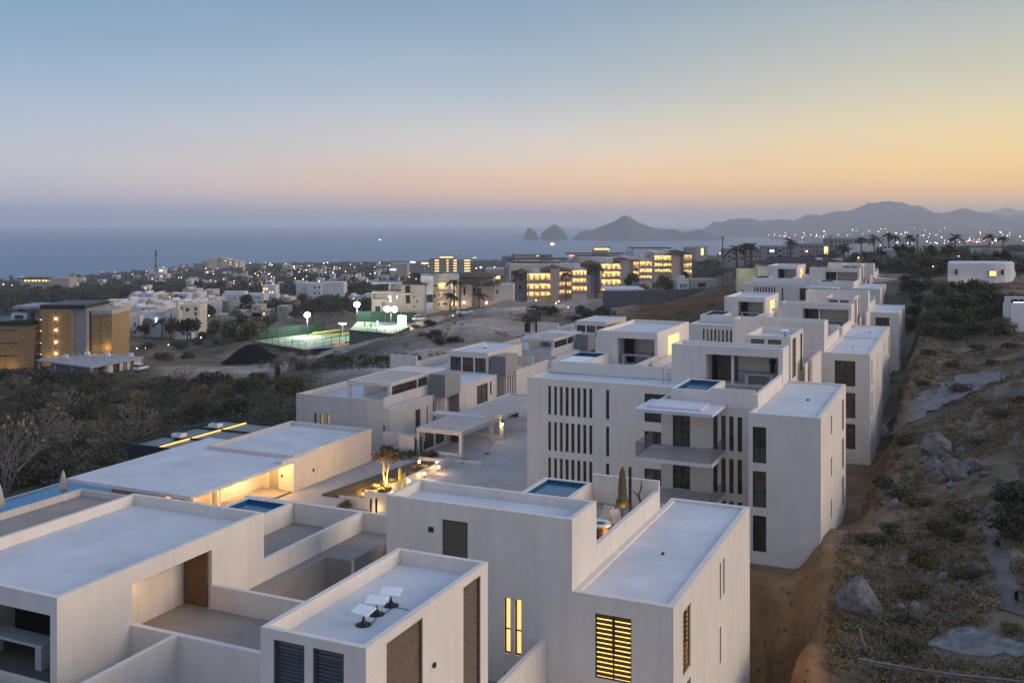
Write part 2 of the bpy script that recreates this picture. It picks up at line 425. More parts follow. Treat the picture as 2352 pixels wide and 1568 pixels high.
for u, Y, z in [(3000, 60, 67), (3000, 120, 72), (3000, 250, 76), (3600, 90, 70), (3000, 30, 66), (880, 298, 55.6), (905, 284, 56.6), (880, 330, 52.3), (940, 312, 57), (940, 345, 53.2), (830, 300, 54), (850, 330, 52), (-500, 150, 50), (-500, 300, 48), (-500, 800, 30), (-600, 1500, 2), (0, 500, 44), (0, 900, 27), (0, 1400, 6), (0, 1650, -6), (300, 600, 44), (300, 1200, 18), (300, 1750, 2), (300, 2000, -6), (600, 600, 45), (600, 1200, 26),
                (600, 2100, 3), (600, 2400, -8), (900, 600, 47), (900, 1200, 28), (900, 2200, 3), (900, 2500, -8), (1176, 600, 51), (1176, 1200, 30), (1176, 2300, 3), (1176, 2600, -8), (1450, 600, 56), (1450, 1200, 38),
                (1450, 2300, 4), (1450, 2700, -8), (1640, 700, 58), (1640, 1300, 40), (1640, 2500, 6), (1640, 2900, -8), (1640, 4200, -10), (1800, 900, 60), (1800, 2200, 15), (1800, 3000, 3), (1800, 3300, -5), (1800, 4500, -8), (1900, 3400, 4), (1900, 4200, 5), (1900, 5200, 14),
                (2000, 1200, 55), (2000, 2800, 14), (2000, 5000, 18), (2200, 900, 66), (2200, 1500, 40), (2200, 3000, 18), (2200, 5000, 26), (2200, 7500, 60), (2500, 900, 68), (2500, 3000, 30), (2500, 6000, 40), (2900, 600, 76), (2900, 2500, 45), (2900, 6000, 60), (1450, 6000, -15), (900, 5000, -15), (0, 4000, -15), (1640, 6500, -12)]:
    CP.append(((u - CX) / F * Y, Y, z))
def lp(x, y):
    Y = np.maximum(np.asarray(y, float), 8.0)
    return np.stack([np.asarray(x, float) / Y * 2.4, np.log(Y) * 1.25], -1)
CPa = np.array(CP); Pc = lp(CPa[:, 0], CPa[:, 1])
def tps(r2): return 0.5 * r2 * np.log(r2 + 1e-9)
_n = len(CP)
_K = tps(((Pc[:, None] - Pc[None]) ** 2).sum(-1)) + np.eye(_n) * 0.004
_P = np.concatenate([np.ones((_n, 1)), Pc], 1)
_A = np.zeros((_n + 3, _n + 3)); _A[:_n, :_n] = _K; _A[:_n, _n:] = _P; _A[_n:, :_n] = _P.T
_w = np.linalg.solve(_A, np.concatenate([CPa[:, 2], np.zeros(3)]))
def sm(x, lo, hi):
    t = np.clip((x - lo) / (hi - lo), 0, 1); return t * t * (3 - 2 * t)
def rolls(x, y):                 # cheap layered waves: uneven ground
    s = 0
    for fx, fy, p, am in ((.11, .07, 0, .35), (-.06, .13, 1.7, .35), (.23, -.19, 4.1, .16), (.31, .35, 2.2, .10), (.55, -.47, .7, .07), (.9, .7, 5.2, .045), (-1.3, 1.1, 3.3, .03)):
        s = s + am * np.sin(fx * x + fy * y + p + 1.3 * np.sin(.05 * x - .04 * y + p))
    return s
def zg(x, y):
    x = np.asarray(x, float); y = np.asarray(y, float); sh = x.shape
    xf, yf = x.ravel(), y.ravel()
    q = lp(xf, yf); z = np.empty(len(xf))
    for i in range(0, len(xf), 20000):
        s = slice(i, i + 20000)
        z[s] = tps(((q[s, None] - Pc[None]) ** 2).sum(-1)) @ _w[:_n] + _w[_n] + q[s] @ _w[_n + 1:]
    a = xf * SA + yf * CA; b = xf * CA - yf * SA
    nat = z + rolls(xf, yf) * np.clip(yf / 150, .6, 4) * .9
    # level platform of the white complex, held by its outer walls
    edge_l = np.where(a < 92, -80.6, np.where(a < 139, -72.0, -71.0))
    inside = sm(b, edge_l - 1.0, edge_l) * (1 - sm(b, -11.4, -9.0)) * (1 - sm(a, 190, 215))
    z = nat * (1 - inside) + np.minimum(nat, 64.6) * inside
    # trench of raw clay beside the nearest block
    far_ = a > 59.6
    pit = np.where(far_, sm(b, -19, -16), sm(b, -13, -11)) * (1 - sm(b, -10.6, -7.2 + .8 * np.sin(a * .31) + .5 * np.sin(a * .83))) * sm(a, 20, 30) * (1 - sm(a, 61 + 3 * np.sin(b), 73.5))
    z = z - 7.5 * pit * (1 + .12 * np.sin(a * 1.9 + b * 2.3) * np.sin(b * 1.7 - a * .8) + .05 * np.sin(a * 4.1 + 1.2 * np.sin(b * 3)) + .03 * np.sin(a * 7.3 + b * 2))
    # foot of the row: the ground is cut down along the outer walls
    zf = np.interp(a, [70, 78, 86, 105, 121, 150, 171, 190, 215], [67.0, 66.6, 64.8, 64.5, 64.0, 65.3, 66.2, 67.0, 70.0]) + .35 * np.sin(a * .9) * np.sin(b * 1.1 + a * .2)
    wf = sm(b, -20, -16) * (1 - sm(b, -8.9 + .4 * np.sin(a * .5), -5.2 + .7 * np.sin(a * .33))) * sm(a, 74, 84) * (1 - sm(a, 190, 215))
    z = z * (1 - wf) + np.minimum(z, zf) * wf
    return z.reshape(sh)
# one ground sheet, finer near the drone
nu, nr = 420, 340
ang = np.linspace(-1.15, 1.0, nu); rad = np.exp(np.linspace(math.log(14), math.log(9000), nr))
TX = np.outer(rad, ang); TY = np.repeat(rad[:, None], nu, 1)
TZ = zg(TX, TY)
_la0, _la1 = math.log(14), math.log(9000)
def gz(x, y):                    # height of the ground sheet as built
    x = np.asarray(x, float); y = np.maximum(np.asarray(y, float), 14.01)
    i = np.clip((np.log(y) - _la0) / (_la1 - _la0) * (nr - 1), 0, nr - 1.001); j = np.clip((x / y + 1.15) / 2.15 * (nu - 1), 0, nu - 1.001)
    i0 = i.astype(int); j0 = j.astype(int); fi = i - i0; fj = j - j0
    return (TZ[i0, j0] * (1 - fi) + TZ[i0 + 1, j0] * fi) * (1 - fj) + (TZ[i0, j0 + 1] * (1 - fi) + TZ[i0 + 1, j0 + 1] * fi) * fj
def ground(x, y): return float(gz(x, y))
_hs = np.exp(np.linspace(math.log(22), math.log(7000), 700))
def hits(us, vs_):
    """First ground points on the sight lines through many picture points."""
    us = np.asarray(us, float); vs_ = np.asarray(vs_, float)
    x = (us[:, None] - CX) / F * _hs; z = EYE - (vs_[:, None] - HV) / F * _hs
    dlt = z - gz(x, np.broadcast_to(_hs, x.shape))
    k = np.where((dlt <= 0).any(1), (dlt <= 0).argmax(1), len(_hs) - 1); k0 = np.maximum(k - 1, 0)
    r_ = np.arange(len(us)); d0, d1 = dlt[r_, k0], dlt[r_, k]
    t = np.where(d0 - d1 > 1e-9, np.clip(d0 / np.where(d0 - d1 > 1e-9, d0 - d1, 1), 0, 1), 0)
    Y = _hs[k0] + (_hs[k] - _hs[k0]) * t; X = (us - CX) / F * Y
    return np.stack([X, Y, gz(X, Y)], -1)
def hit(u, v, dz=0.0):
    p = hits([u], [v])[0]; return Vector((p[0], p[1], p[2] + dz))
TA, TBb = TX * SA + TY * CA, TX * CA - TY * SA
verts = np.stack([TX, TY, TZ], -1).reshape(-1, 3)
idx = np.arange(nu * nr).reshape(nr, nu)
quads = np.stack([idx[:-1, :-1], idx[:-1, 1:], idx[1:, 1:], idx[1:, :-1]], -1).reshape(-1, 4)
me = bpy.data.meshes.new('ground')
me.from_pydata(verts.tolist(), [], quads.tolist())
me.polygons.foreach_set('use_smooth', [True] * len(me.polygons))
# colours of the soil itself: grey sand, dry scrub, orange clay
U_ = CX + F * TX / TY
soil = np.array([0.195, 0.150, 0.105]); sand = np.array([0.42, 0.33, 0.27]); clay = np.array([0.32, 0.165, 0.07]); scrub = np.array([0.062, 0.058, 0.042]); town = np.array([0.05, 0.045, 0.038])
def lay(c, k, w): return c * (1 - w[..., None]) + k * w[..., None]
colr = np.broadcast_to(soil, TX.shape + (3,)).copy()
wob = .5 + .5 * np.sin(TX * .21 + 2 * np.sin(TY * .13)) * np.sin(TY * .17 + 1.5 * np.sin(TX * .11))
colr = lay(colr, scrub, sm(wob, .35, .8) * np.where(U_ > 1850, .35, .75))
rav = (1 - sm(TBb, -84, -76)) * (1 - sm(TY, 255, 300)) + (1 - sm(U_, 700, 900)) * (1 - sm(TY, 225, 262)) * sm(TY, 120, 130)
colr = lay(colr, scrub, np.clip(rav, 0, 1) * .85)
plat = sm(U_, 640, 780) * (1 - sm(U_, 1480, 1640)) * sm(TY, 150, 190) * (1 - sm(TY, 330, 380))
colr = lay(colr, sand, plat * np.clip(.55 + .6 * np.sin(TX * .09 + TY * .05) * np.sin(TY * .07 + 1), 0, 1))
track = np.exp(-((TY - 262 - 8 * np.sin(TX * .03)) / 14) ** 2) * (1 - sm(U_, 780, 900)) * sm(U_, 320, 420)
colr = lay(colr, sand * .85, np.clip(track, 0, 1))
colr = lay(colr, clay * .40, sm(U_, 1400, 1480) * (1 - sm(U_, 1700, 1760)) * sm(TY, 205, 220) * (1 - sm(TY, 270, 285)))
pitc = np.where(TA > 59, sm(TBb, -20, -17), sm(TBb, -12.5, -11)) * (1 - sm(TBb, -7.8, -5.6)) * sm(TA, 25, 35) * (1 - sm(TA, 72, 77))
colr = lay(colr, clay, np.clip(pitc * 1.15, 0, 1))
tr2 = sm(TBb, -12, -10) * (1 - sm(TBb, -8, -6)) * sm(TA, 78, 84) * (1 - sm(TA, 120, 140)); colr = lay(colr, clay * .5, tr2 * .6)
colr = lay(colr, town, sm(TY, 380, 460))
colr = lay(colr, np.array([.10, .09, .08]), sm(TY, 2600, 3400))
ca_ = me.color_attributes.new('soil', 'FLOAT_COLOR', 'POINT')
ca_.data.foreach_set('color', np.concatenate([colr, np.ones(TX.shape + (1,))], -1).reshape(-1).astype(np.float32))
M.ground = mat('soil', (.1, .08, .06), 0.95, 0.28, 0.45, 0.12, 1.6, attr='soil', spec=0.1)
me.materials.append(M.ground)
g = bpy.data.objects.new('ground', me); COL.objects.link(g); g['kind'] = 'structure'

# paved court of the complex
k = MB()
def strip(k, poly, z): k.quad(*[W(a, b, z) for a, b in poly])
pv = MB()
for poly in ([(20, -56.5), (20, -23), (64, -23), (64, -56.5)], [(64, -56.7), (64, -25), (92, -25), (92, -56.7)], [(92, -58.9), (92, -37.5), (126, -37.5), (126, -58.9)], [(126, -58.9), (126, -37.5), (165, -36), (165, -58.9)]):
    strip(pv, poly, 65.0)
o = pv.build('driveway', M.pave); o['kind'] = 'structure'
def drape(name, left, right, lift, m, n=24):
    """A ribbon laid on the ground between two lines of picture points."""
    def walk(pts):
        P = [hit(*q) for q in pts]; out = []
        for i in range(n + 1):
            t = i / n * (len(P) - 1); j = min(int(t), len(P) - 2); out.append(P[j].lerp(P[j + 1], t - j))
        return out
    a, b = walk(left), walk(right); vs = []; fs = []
    m_ = 6
    for i in range(n + 1):
        for j in range(m_ + 1):
            p = a[i].lerp(b[i], j / m_); wz = .55 * math.sin(i * 1.7 + j) + .4 * math.sin(i * 3.9 + 2 * j)
            vs.append((p.x + wz * (j in (0, m_)), p.y, ground(p.x, p.y) + lift))
    for i in range(n):
        for j in range(m_): q = i * (m_ + 1) + j; fs.append((q, q + 1, q + m_ + 2, q + m_ + 1))
    k = MB(); k.add(vs, fs); o = k.build(name, m, smooth=True); o['kind'] = 'structure'; return o
M.path = mat('pale_gravel_path', (0.215, 0.20, 0.195), 0.95, 0.8, 0.28, 0.03, 6.0)
M.path2 = mat('dirt_path', (0.155, 0.13, 0.112), 0.95, 0.7, 0.35, 0.05, 4.0)
drape('path', [(2022, 968), (2085, 925), (2150, 893), (2205, 862), (2300, 851)], [(2024, 1003), (2090, 975), (2152, 940), (2230, 905), (2312, 868)], .10, M.path)
drape('path', [(2330, 1065), (2285, 1130), (2245, 1200), (2272, 1290), (2300, 1400)], [(2352, 1100), (2318, 1160), (2290, 1220), (2330, 1310), (2362, 1420)], .08, M.path2)

# sea
M.sea = mat('sea_water', (0.04, 0.125, 0.25), 0.36, 0.0, 0, 0.5, 0.12, spec=0.35)
rs = np.exp(np.linspace(math.log(600), math.log(18800), 40)); an = np.linspace(0, 2 * pi, 97)[:-1]
vs = [(0, 0, 0)] + [(r * math.cos(t), r * math.sin(t), 0) for r in rs for t in an]
fs = [(0, 1 + i, 1 + (i + 1) % 96) for i in range(96)] + [(1 + j * 96 + i, 1 + (j + 1) * 96 + i, 1 + (j + 1) * 96 + (i + 1) % 96, 1 + j * 96 + (i + 1) % 96) for j in range(39) for i in range(96)]
o = MB().add(vs, fs).build('sea', M.sea); o['kind'] = 'structure'

# far hills: real ridges, with their own depth
M.hill = mat('far_hill', (0.13, 0.115, 0.115), 0.95, 0.01, 0.3)
def ridge(name, prof, Y, depth, base_v, seed, extra=0):
    """prof: picture points of the skyline; the ridge stands at distance Y and falls away before and behind it."""
    pr = np.array(prof, float); us = np.linspace(pr[0, 0], pr[-1, 0], 260)
    vsk = np.interp(us, pr[:, 0], pr[:, 1]); s_ = Y / F; off = Vector((seed * 11.7, seed * 5.3, 0))
    nd = 25; vs = []
    for j in range(nd):
        t = (j / (nd - 1)) * 2 - 1
        for i, u in enumerate(us):
            yy = Y + depth * t; x = (u - CX) * s_
            h = max(0, EYE - (vsk[i] - HV) * s_)
            h *= 1 + .05 * noise.fractal(Vector((x * .012, 0, seed)), 1.0, 2.0, 4) * min(1, h / 40)
            q = Vector((x * .0022, yy * .0016, 0)) + off
            er = noise.fractal(q, .9, 2.1, 6) * .5 - .45 * abs(noise.noise(q * 1.7))
            a_ = abs(t)
            vs.append((x, yy, -3 + (h + 3) * (1 - a_) ** .9 * (1 + min(1, a_ * 4) * er * .8)))
    m_ = len(us); fs = [(j * m_ + i, j * m_ + i + 1, (j + 1) * m_ + i + 1, (j + 1) * m_ + i) for j in range(nd - 1) for i in range(m_ - 1)]
    o = MB().add(vs, fs).build(name, M.hill, smooth=True); o['kind'] = 'structure'; return o
ridge('hill', [(1317, 552), (1322, 541), (1336, 531), (1352, 528), (1365, 528), (1385, 519), (1400, 512), (1412, 507), (1424, 499), (1435, 495), (1446, 498), (1465, 510), (1490, 520), (1520, 526), (1550, 527), (1568, 533), (1590, 531), (1605, 527), (1622, 530), (1645, 540), (1660, 548)], 5300, 420, 550, 1)
ridge('hill', [(1640, 534), (1656, 517), (1673, 503), (1685, 505), (1712, 501), (1735, 503), (1753, 513), (1790, 502), (1830, 506), (1850, 495), (1870, 491), (1885, 495), (1920, 486), (1960, 482), (1995, 472), (2020, 467), (2040, 463), (2072, 464), (2090, 472), (2112, 472), (2150, 490), (2178, 491), (2210, 478), (2235, 483), (2265, 489), (2300, 497), (2352, 494), (2420, 480), (2520, 470), (2640, 480)], 7600, 1500, 550, 2)
ridge('hill', [(2250, 500), (2290, 485), (2312, 478), (2330, 482), (2352, 484), (2420, 474), (2520, 478)], 11500, 1500, 550, 3)
ridge('hill', [(1560, 551), (1600, 536), (1625, 534), (1660, 531), (1700, 536), (1760, 545)], 6300, 350, 550, 6)
def sea_rock(u, v, wpx, hpx, lab, seed, peaks):
    p = at(u, 550, 5287); s = 5287 / F
    rg = random.Random(seed); k = MB(); n = 26; rings = 9; vs = []
    for j in range(rings + 1):
        t = j / rings
        for i in range(n):
            a = 2 * pi * i / n
            r = wpx / 2 * s * (1 - t ** 1.7) ** .55 * (1 + .12 * math.sin(3 * a + seed) + .08 * rg.uniform(-1, 1)) * (1 if t < 1 else .12)
            x = r * math.cos(a); hz = hpx * s * t * (1 + .10 * math.sin(2.3 * a + seed))
            x += wpx * s * peaks * t * t
            vs.append((x, r * .6 * math.sin(a), hz - 2 * (t == 0)))
    fs = [(j * n + i, j * n + (i + 1) % n, (j + 1) * n + (i + 1) % n, (j + 1) * n + i) for j in range(rings) for i in range(n)] + [tuple(range(rings * n, rings * n + n))]
    t = tag(k.add(vs, fs).build('sea_rock', M.hill), lab, 'rock', 'sea rocks off the headland'); t.location = (p.x, p.y, 0); return t
sea_rock(1218, 527, 33, 24, 'smaller blunt sea rock standing alone off the headland', 2, -.05)
sea_rock(1275, 519, 62, 32, 'larger peaked sea rock between the blunt rock and the headland', 5, 0.0)

# haze over the bay
hm = bpy.data.materials.new('haze_air'); hm.use_nodes = True
t = hm.node_tree; t.nodes.clear()
pv_ = t.nodes.new('ShaderNodeVolumePrincipled'); pv_.inputs['Color'].default_value = (0.97, 0.98, 1.0, 1); pv_.inputs['Density'].default_value = 0.000125; pv_.inputs['Anisotropy'].default_value = 0.2
oo = t.nodes.new('ShaderNodeOutputMaterial'); t.links.new(pv_.outputs[0], oo.inputs['Volume'])
hz = MB().box(-19500, 19500, -19500, 19500, -40, 300).build('haze', hm); hz['kind'] = 'stuff'

# ------------------------------------------------------------------ pieces that several buildings use
def water(P, b0, b1, a0, a1, z, m=None):
    return part('pool_water', m or M.pool, P, (b0, b1, a0, a1, z - 0.03, z))
def plunge_pool(P, b0, b1, a0, a1, z0, z1, drop=0.28, t=0.28):
    """A raised basin: a wall round sunk water."""
    k = MB()
    k.box(b0, b1, a0, a0 + t, z0, z1); k.box(b0, b1, a1 - t, a1, z0, z1)
    k.box(b0, b0 + t, a0 + t, a1 - t, z0, z1); k.box(b1 - t, b1, a0 + t, a1 - t, z0, z1)
    p = k.build('pool_basin', M.stucco, P)
    k = MB(); e = 0.004
    for x in ((b0 + t, b1 - t, a0 + t, a0 + t + e), (b0 + t, b1 - t, a1 - t - e, a1 - t), (b0 + t, b0 + t + e, a0 + t, a1 - t), (b1 - t - e, b1 - t, a0 + t, a1 - t)):
        k.box(*x, z1 - 0.8, z1 - 0.05)
    k.build('pool_tiling', M.poolwall, p)
    MB().box(b0 + t + 0.006, b1 - t - 0.006, a0 + t + 0.006, a1 - t - 0.006, z1 - drop - 0.4, z1 - drop).build('pool_water', M.pool, p)
    return p
def table(name, label, a, b, z, w, d, group=None):
    """A concrete bar table on two slab legs, long across the rows."""
    t = thing(name, label, 'table', a, b, z, group)
    part('table_top', M.counter, t, (b - w / 2, b + w / 2, a - d / 2, a + d / 2, z + 0.86, z + 0.98))
    for s in (-1, 1):
        x = b + s * (w / 2 - 0.22)
        part('leg', M.counter, t, (x - 0.16, x + 0.16, a - d / 2 + 0.03, a + d / 2 - 0.03, z, z + 0.86))
    return t
def dish(a, b, z, label, rz=0.0, h=0.55):
    """A flat rectangular antenna panel tilted on a short mast."""
    t = thing('antenna_dish', label, 'antenna', a, b, z, 'flat antennas on the louvred tower roof', rot=rz)
    bx = REF[t.name]; REF[t.name] = (0, 0, 0)
    k = MB()
    k.add([(-0.37, -0.26, h - 0.02), (0.37, -0.26, h - 0.02), (0.37, 0.26, h + 0.1), (-0.37, 0.26, h + 0.1),
           (-0.37, -0.265, h + 0.03), (0.37, -0.265, h + 0.03), (0.37, 0.25, h + 0.15), (-0.37, 0.25, h + 0.15)],
          [(0, 3, 2, 1), (4, 5, 6, 7), (0, 1, 5, 4), (1, 2, 6, 5), (2, 3, 7, 6), (3, 0, 4, 7)])
    k.build('panel', M.white, t)
    MB().tube((0, 0, 0.1), (0, 0, h + 0.05), 0.04, 0.035, 8).build('mast', M.steel, t)
    MB().lathe([(0.30, 0), (0.27, 0.03), (0.12, 0.06), (0.06, 0.16), (0.045, 0.22)], 10).build('foot', M.steel, t)
    return t
def pergola(P, b0, b1, a0, a1, zt, m, step=1.0, beam=0.42, slat_w=0.46, solid_back=0.0):
    """An edge beam frame with slats laid across between the two long beams."""
    k = MB(); t = 0.25
    k.box(b0, b1, a0, a0 + t, zt - beam, zt); k.box(b0, b1, a1 - t, a1, zt - beam, zt)
    k.box(b0, b0 + t, a0 + t, a1 - t, zt - beam, zt); k.box(b1 - t, b1, a0 + t, a1 - t, zt - beam, zt)
    k.build('roof_frame', m, P)
    a = a0 + t + 0.1
    me = None
    end = a1 - t - solid_back
    n = int((end - a) / step)
    s = MB().box(b0 + t, b1 - t, a, a + slat_w, zt - 0.16, zt - 0.02)
    me = s.mesh('slat', m, refof(P))
    for i in range(n): link('slat', me, P, (0, i * step, 0))
    if solid_back: part('roof', m, P, (b0 + t, b1 - t, end, a1 - t, zt - 0.2, zt - 0.03))
def post(P, b, a, z0, z1, m, w=0.35):
    part('post', m, P, (b - w / 2, b + w / 2, a - w / 2, a + w / 2, z0, z1))

ROOFZ = 65.0
# ================================================================== the stepped row of white apartment buildings
def louvred_tower(P, b0, b1, a0, a1, zb, zt, kind):
    w = b1 - b0
    fr = [(b0 + 0.13 * w, b0 + 0.43 * w, zb, zt - 0.32, 0.25, kind), (b0 + 0.51 * w, b0 + 0.80 * w, zb, zt - 0.32, 0.25, kind)]
    l = a1 - a0
    rt = [(a0 + 0.14 * l, a0 + 0.41 * l, zb, zt - 0.32, 0.2, 'woodlouver'), (a0 + 0.76 * l, a0 + 0.925 * l, zb, zt - 0.32, 0.2, 'woodlouver')]
    shell(P, 'tower_wall', b0, b1, a0, a1, zb - 3, zt, front=fr, right=rt, par=0.55, pt=0.22)

def kitchen_unit():
    P = thing('apartment_building', 'white apartment building with glass railed balconies and rows of narrow slit windows', 'apartment building', 75.2, -14.4, 65, 'white terraced apartment buildings up the slope')
    T = (74.95, 71.65, 68.35)
    # rear wing, its wall towards the drone holds eight slits a floor
    slits = []
    us = [(255, 275), (297, 317), (337, 358), (377, 400), (418, 441), (460, 483), (502, 525), (545, 567)]
    def b_on(a, u):
        q = (u - CX) / F; Y = a / (CA + q * SA); return Y * (q * CA - SA)
    for u0, u1 in us:
        slits += rows(b_on(85.2, 1176 + 0.325 * u0), b_on(85.2, 1176 + 0.325 * u1), T, 2.65, 0.3, 'blind')
    slits += rows(b_on(85.2, 1176 + 0.325 * 663), b_on(85.2, 1176 + 0.325 * 687), T, 2.65, 0.3, 'dark')
    slits += rows(b_on(85.2, 1480), b_on(85.2, 1534), (74.9, 71.6, 68.3), 2.5, 0.25, 'dark')
    shell(P, 'wall', -37.1, -22.1, 85.2, 111.4, 58, 75.62, front=slits, par=0.12, pt=0.5)
    # front wing with the balconies
    fr = rows(-21.15, -19.75, T, 2.75, 0.25, 'curtain')
    for s in ((-17.92, -17.56), (-17.29, -16.93), (-16.66, -16.31), (-16.02, -15.66)):
        fr += rows(*s, T, 2.7, 0.3, 'dark')
    shell(P, 'wall', -22.1, -14.7, 77.6, 111.3, 58, 75.6, front=fr, par=0.06, pt=0.15, rm=M.deck)
    # corner block
    bt = (74.8, 71.5, 68.2)
    shell(P, 'wall', -14.7, -9.5, 75.2, 92.0, 56, 75.8,
          front=[(-14.4, -13.4, 72.1, 74.8, 0.25, 'dark'), (-14.4, -13.4, 68.8, 71.5, 0.25, 'blind'), (-14.4, -13.4, 65.5, 68.2, 0.25, 'dark')],
          right=rows(81.2, 81.9, (74.9, 71.6, 68.3), 1.5, 0.2, 'dark') + rows(89.0, 90.4, (74.8, 71.5, 68.2), 2.65, 0.25, 'dark'), par=0.14, pt=0.3)
    part('roof_vent', M.frame, P, (-11.6, -11.4, 83, 83.15, 75.66, 75.78))
    # terrace of the near kitchen
    part('terrace_parapet', M.stucco, P, (-18.2, -14.7, 77.6, 77.8, 75.5, 77.05), (-14.7, -14.45, 77.6, 88.8, 75.5, 76.8), (-22.1, -21.9, 77.6, 88.8, 75.5, 75.95))
    plunge_pool(P, -21.3, -18.2, 77.62, 83.2, 75.55, 76.8)
    shell(P, 'kitchen_wall', -24.3, -14.4, 88.8, 92.2, 75.5, 78.95, front=[(-21.15, -14.8, 75.56, 78.2, 2.9)], par=0.3, pt=0.22)
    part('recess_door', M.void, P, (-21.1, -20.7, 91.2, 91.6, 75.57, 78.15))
    part('column', M.stucco, P, (-19.0, -18.75, 89.3, 89.55, 75.57, 78.15))
    part('screen', M.door, P, (-20.6, -18.9, 91.45, 91.6, 75.57, 78.15))
    part('counter', M.counter, P, (-18.7, -14.9, 90.9, 91.6, 75.57, 76.5))
    g = thing('grill', 'black round grill standing on the kitchen counter', 'grill', 91.2, -15.7, 76.5)
    REF[g.name] = (0, 0, 0)
    MB().lathe([(0.18, 0), (0.2, 0.1), (0.2, 0.8)], 10).build('body', M.steel, g)
    MB().lathe([(0.24, 0.8), (0.3, 0.85), (0.3, 1.0), (0.22, 1.2), (0.08, 1.28)], 10).build('lid', M.steel, g)
    # terrace of the far kitchen
    part('terrace_parapet', M.stucco, P, (-33.0, -24.3, 89.4, 89.6, 75.55, 76.65), (-28.25, -28.0, 89.6, 97.0, 75.55, 76.65))
    plunge_pool(P, -36.4, -33.0, 89.4, 97.0, 75.55, 76.65)
    shell(P, 'kitchen_wall', -34.4, -28.0, 97.0, 109.5, 75.5, 78.95,
          front=[(-32.2, -28.3, 75.56, 78.25, 3.2)], right=[(101.0, 105.4, 75.56, 78.2, 2.6)], par=0.35, pt=0.22)
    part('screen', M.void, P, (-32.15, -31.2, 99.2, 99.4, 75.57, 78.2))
    part('counter', M.counter, P, (-31.1, -28.35, 99.4, 100.1, 75.57, 76.5))
    part('stair_wall', M.stucco, P, (-28.0, -18.6, 103.0, 103.2, 75.55, 76.9), (-27.8, -27.6, 94, 103.0, 75.55, 76.3))
    louvred_tower(P, -18.5, -14.4, 93.0, 100.8, 75.65, 79.6, 'woodlouver')
    part('side_parapet', M.stucco, P, (-13.35, -13.1, 97.5, 104.0, 73.0, 77.1), (-14.4, -13.1, 104.0, 104.25, 73.0, 77.1))
    # canopy and balconies
    part('canopy', M.roof, P, (-22.9, -16.9, 73.0, 77.6, 75.62, 75.86))
    part('canopy_lip', M.roof, P, (-22.1, -18.0, 73.9, 77.4, 75.86, 75.98))
    for z in (72.2, 68.9):
        bal = part('balcony', M.stucco, P, (-22.9, -16.9, 72.9, 77.6, z - 0.28, z))
        part('railing', M.balglass, bal, (-22.8, -17.0, 73.0, 73.02, z, z + 1.15), (-22.8, -22.78, 73.02, 77.55, z, z + 1.15), (-17.02, -17.0, 73.02, 77.55, z, z + 1.15))
    for q in range(2):
        part('antenna_mast', M.steel, P, (-24.6 + q * 0.5, -24.57 + q * 0.5, 87.0, 87.03, 75.5, 76.9 - q * 0.3))
    # the alcove of the far kitchen is lit
    lamp('alcove_light', (-29.6 + 14.4, 103.2 - 75.2, 12.75), 170, (1.0, 0.78, 0.30), 0.2, parent=P)
    return P
B2 = kitchen_unit()
for (da, db, dz, lab) in ((61, -0.3, -0.7, 'white apartment building with lit stair alcove, third from the louvred tower up the row'),
                          (126, -5.1, 1.6, 'white apartment building with two roof pavilions, topmost but one of the row')):
    clone(B2, da, db, dz, lab)
TB = []
for (da, db, dz, labs) in ((0, 0, 0, ('concrete bar table in the big roof kitchen behind the balconied building pool', 'concrete bar table in the smaller roof kitchen beside the covered pool')),
                           (61, -0.3, -0.7, ('concrete bar table in the wide roof kitchen of the middle building', 'concrete bar table in the narrow roof kitchen of the middle building'))):
    table('bar_table', labs[0], 89.9 + da, -16.6 + db, 75.57 + dz, 2.6, 0.8, 'bar tables in the roof kitchens')
    table('bar_table', labs[1], 97.9 + da, -30.4 + db, 75.57 + dz, 3.2, 0.8, 'bar tables in the roof kitchens')
dish(97.5, -15.6, 79.08, 'flat white antenna on the wood-louvred tower of the balconied building', -TH + 0.4)
pc = part('pool_cover', M.white, None, (-35.9, -33.4, 89.8, 93.8, 0, 0.04)); pc.location = (0, 0, 0)
pc.rotation_euler = (0, 0, -TH); pc.location = (0, 0, 76.58); tag(pc, 'white cover board lying over half of a roof pool', 'pool cover')

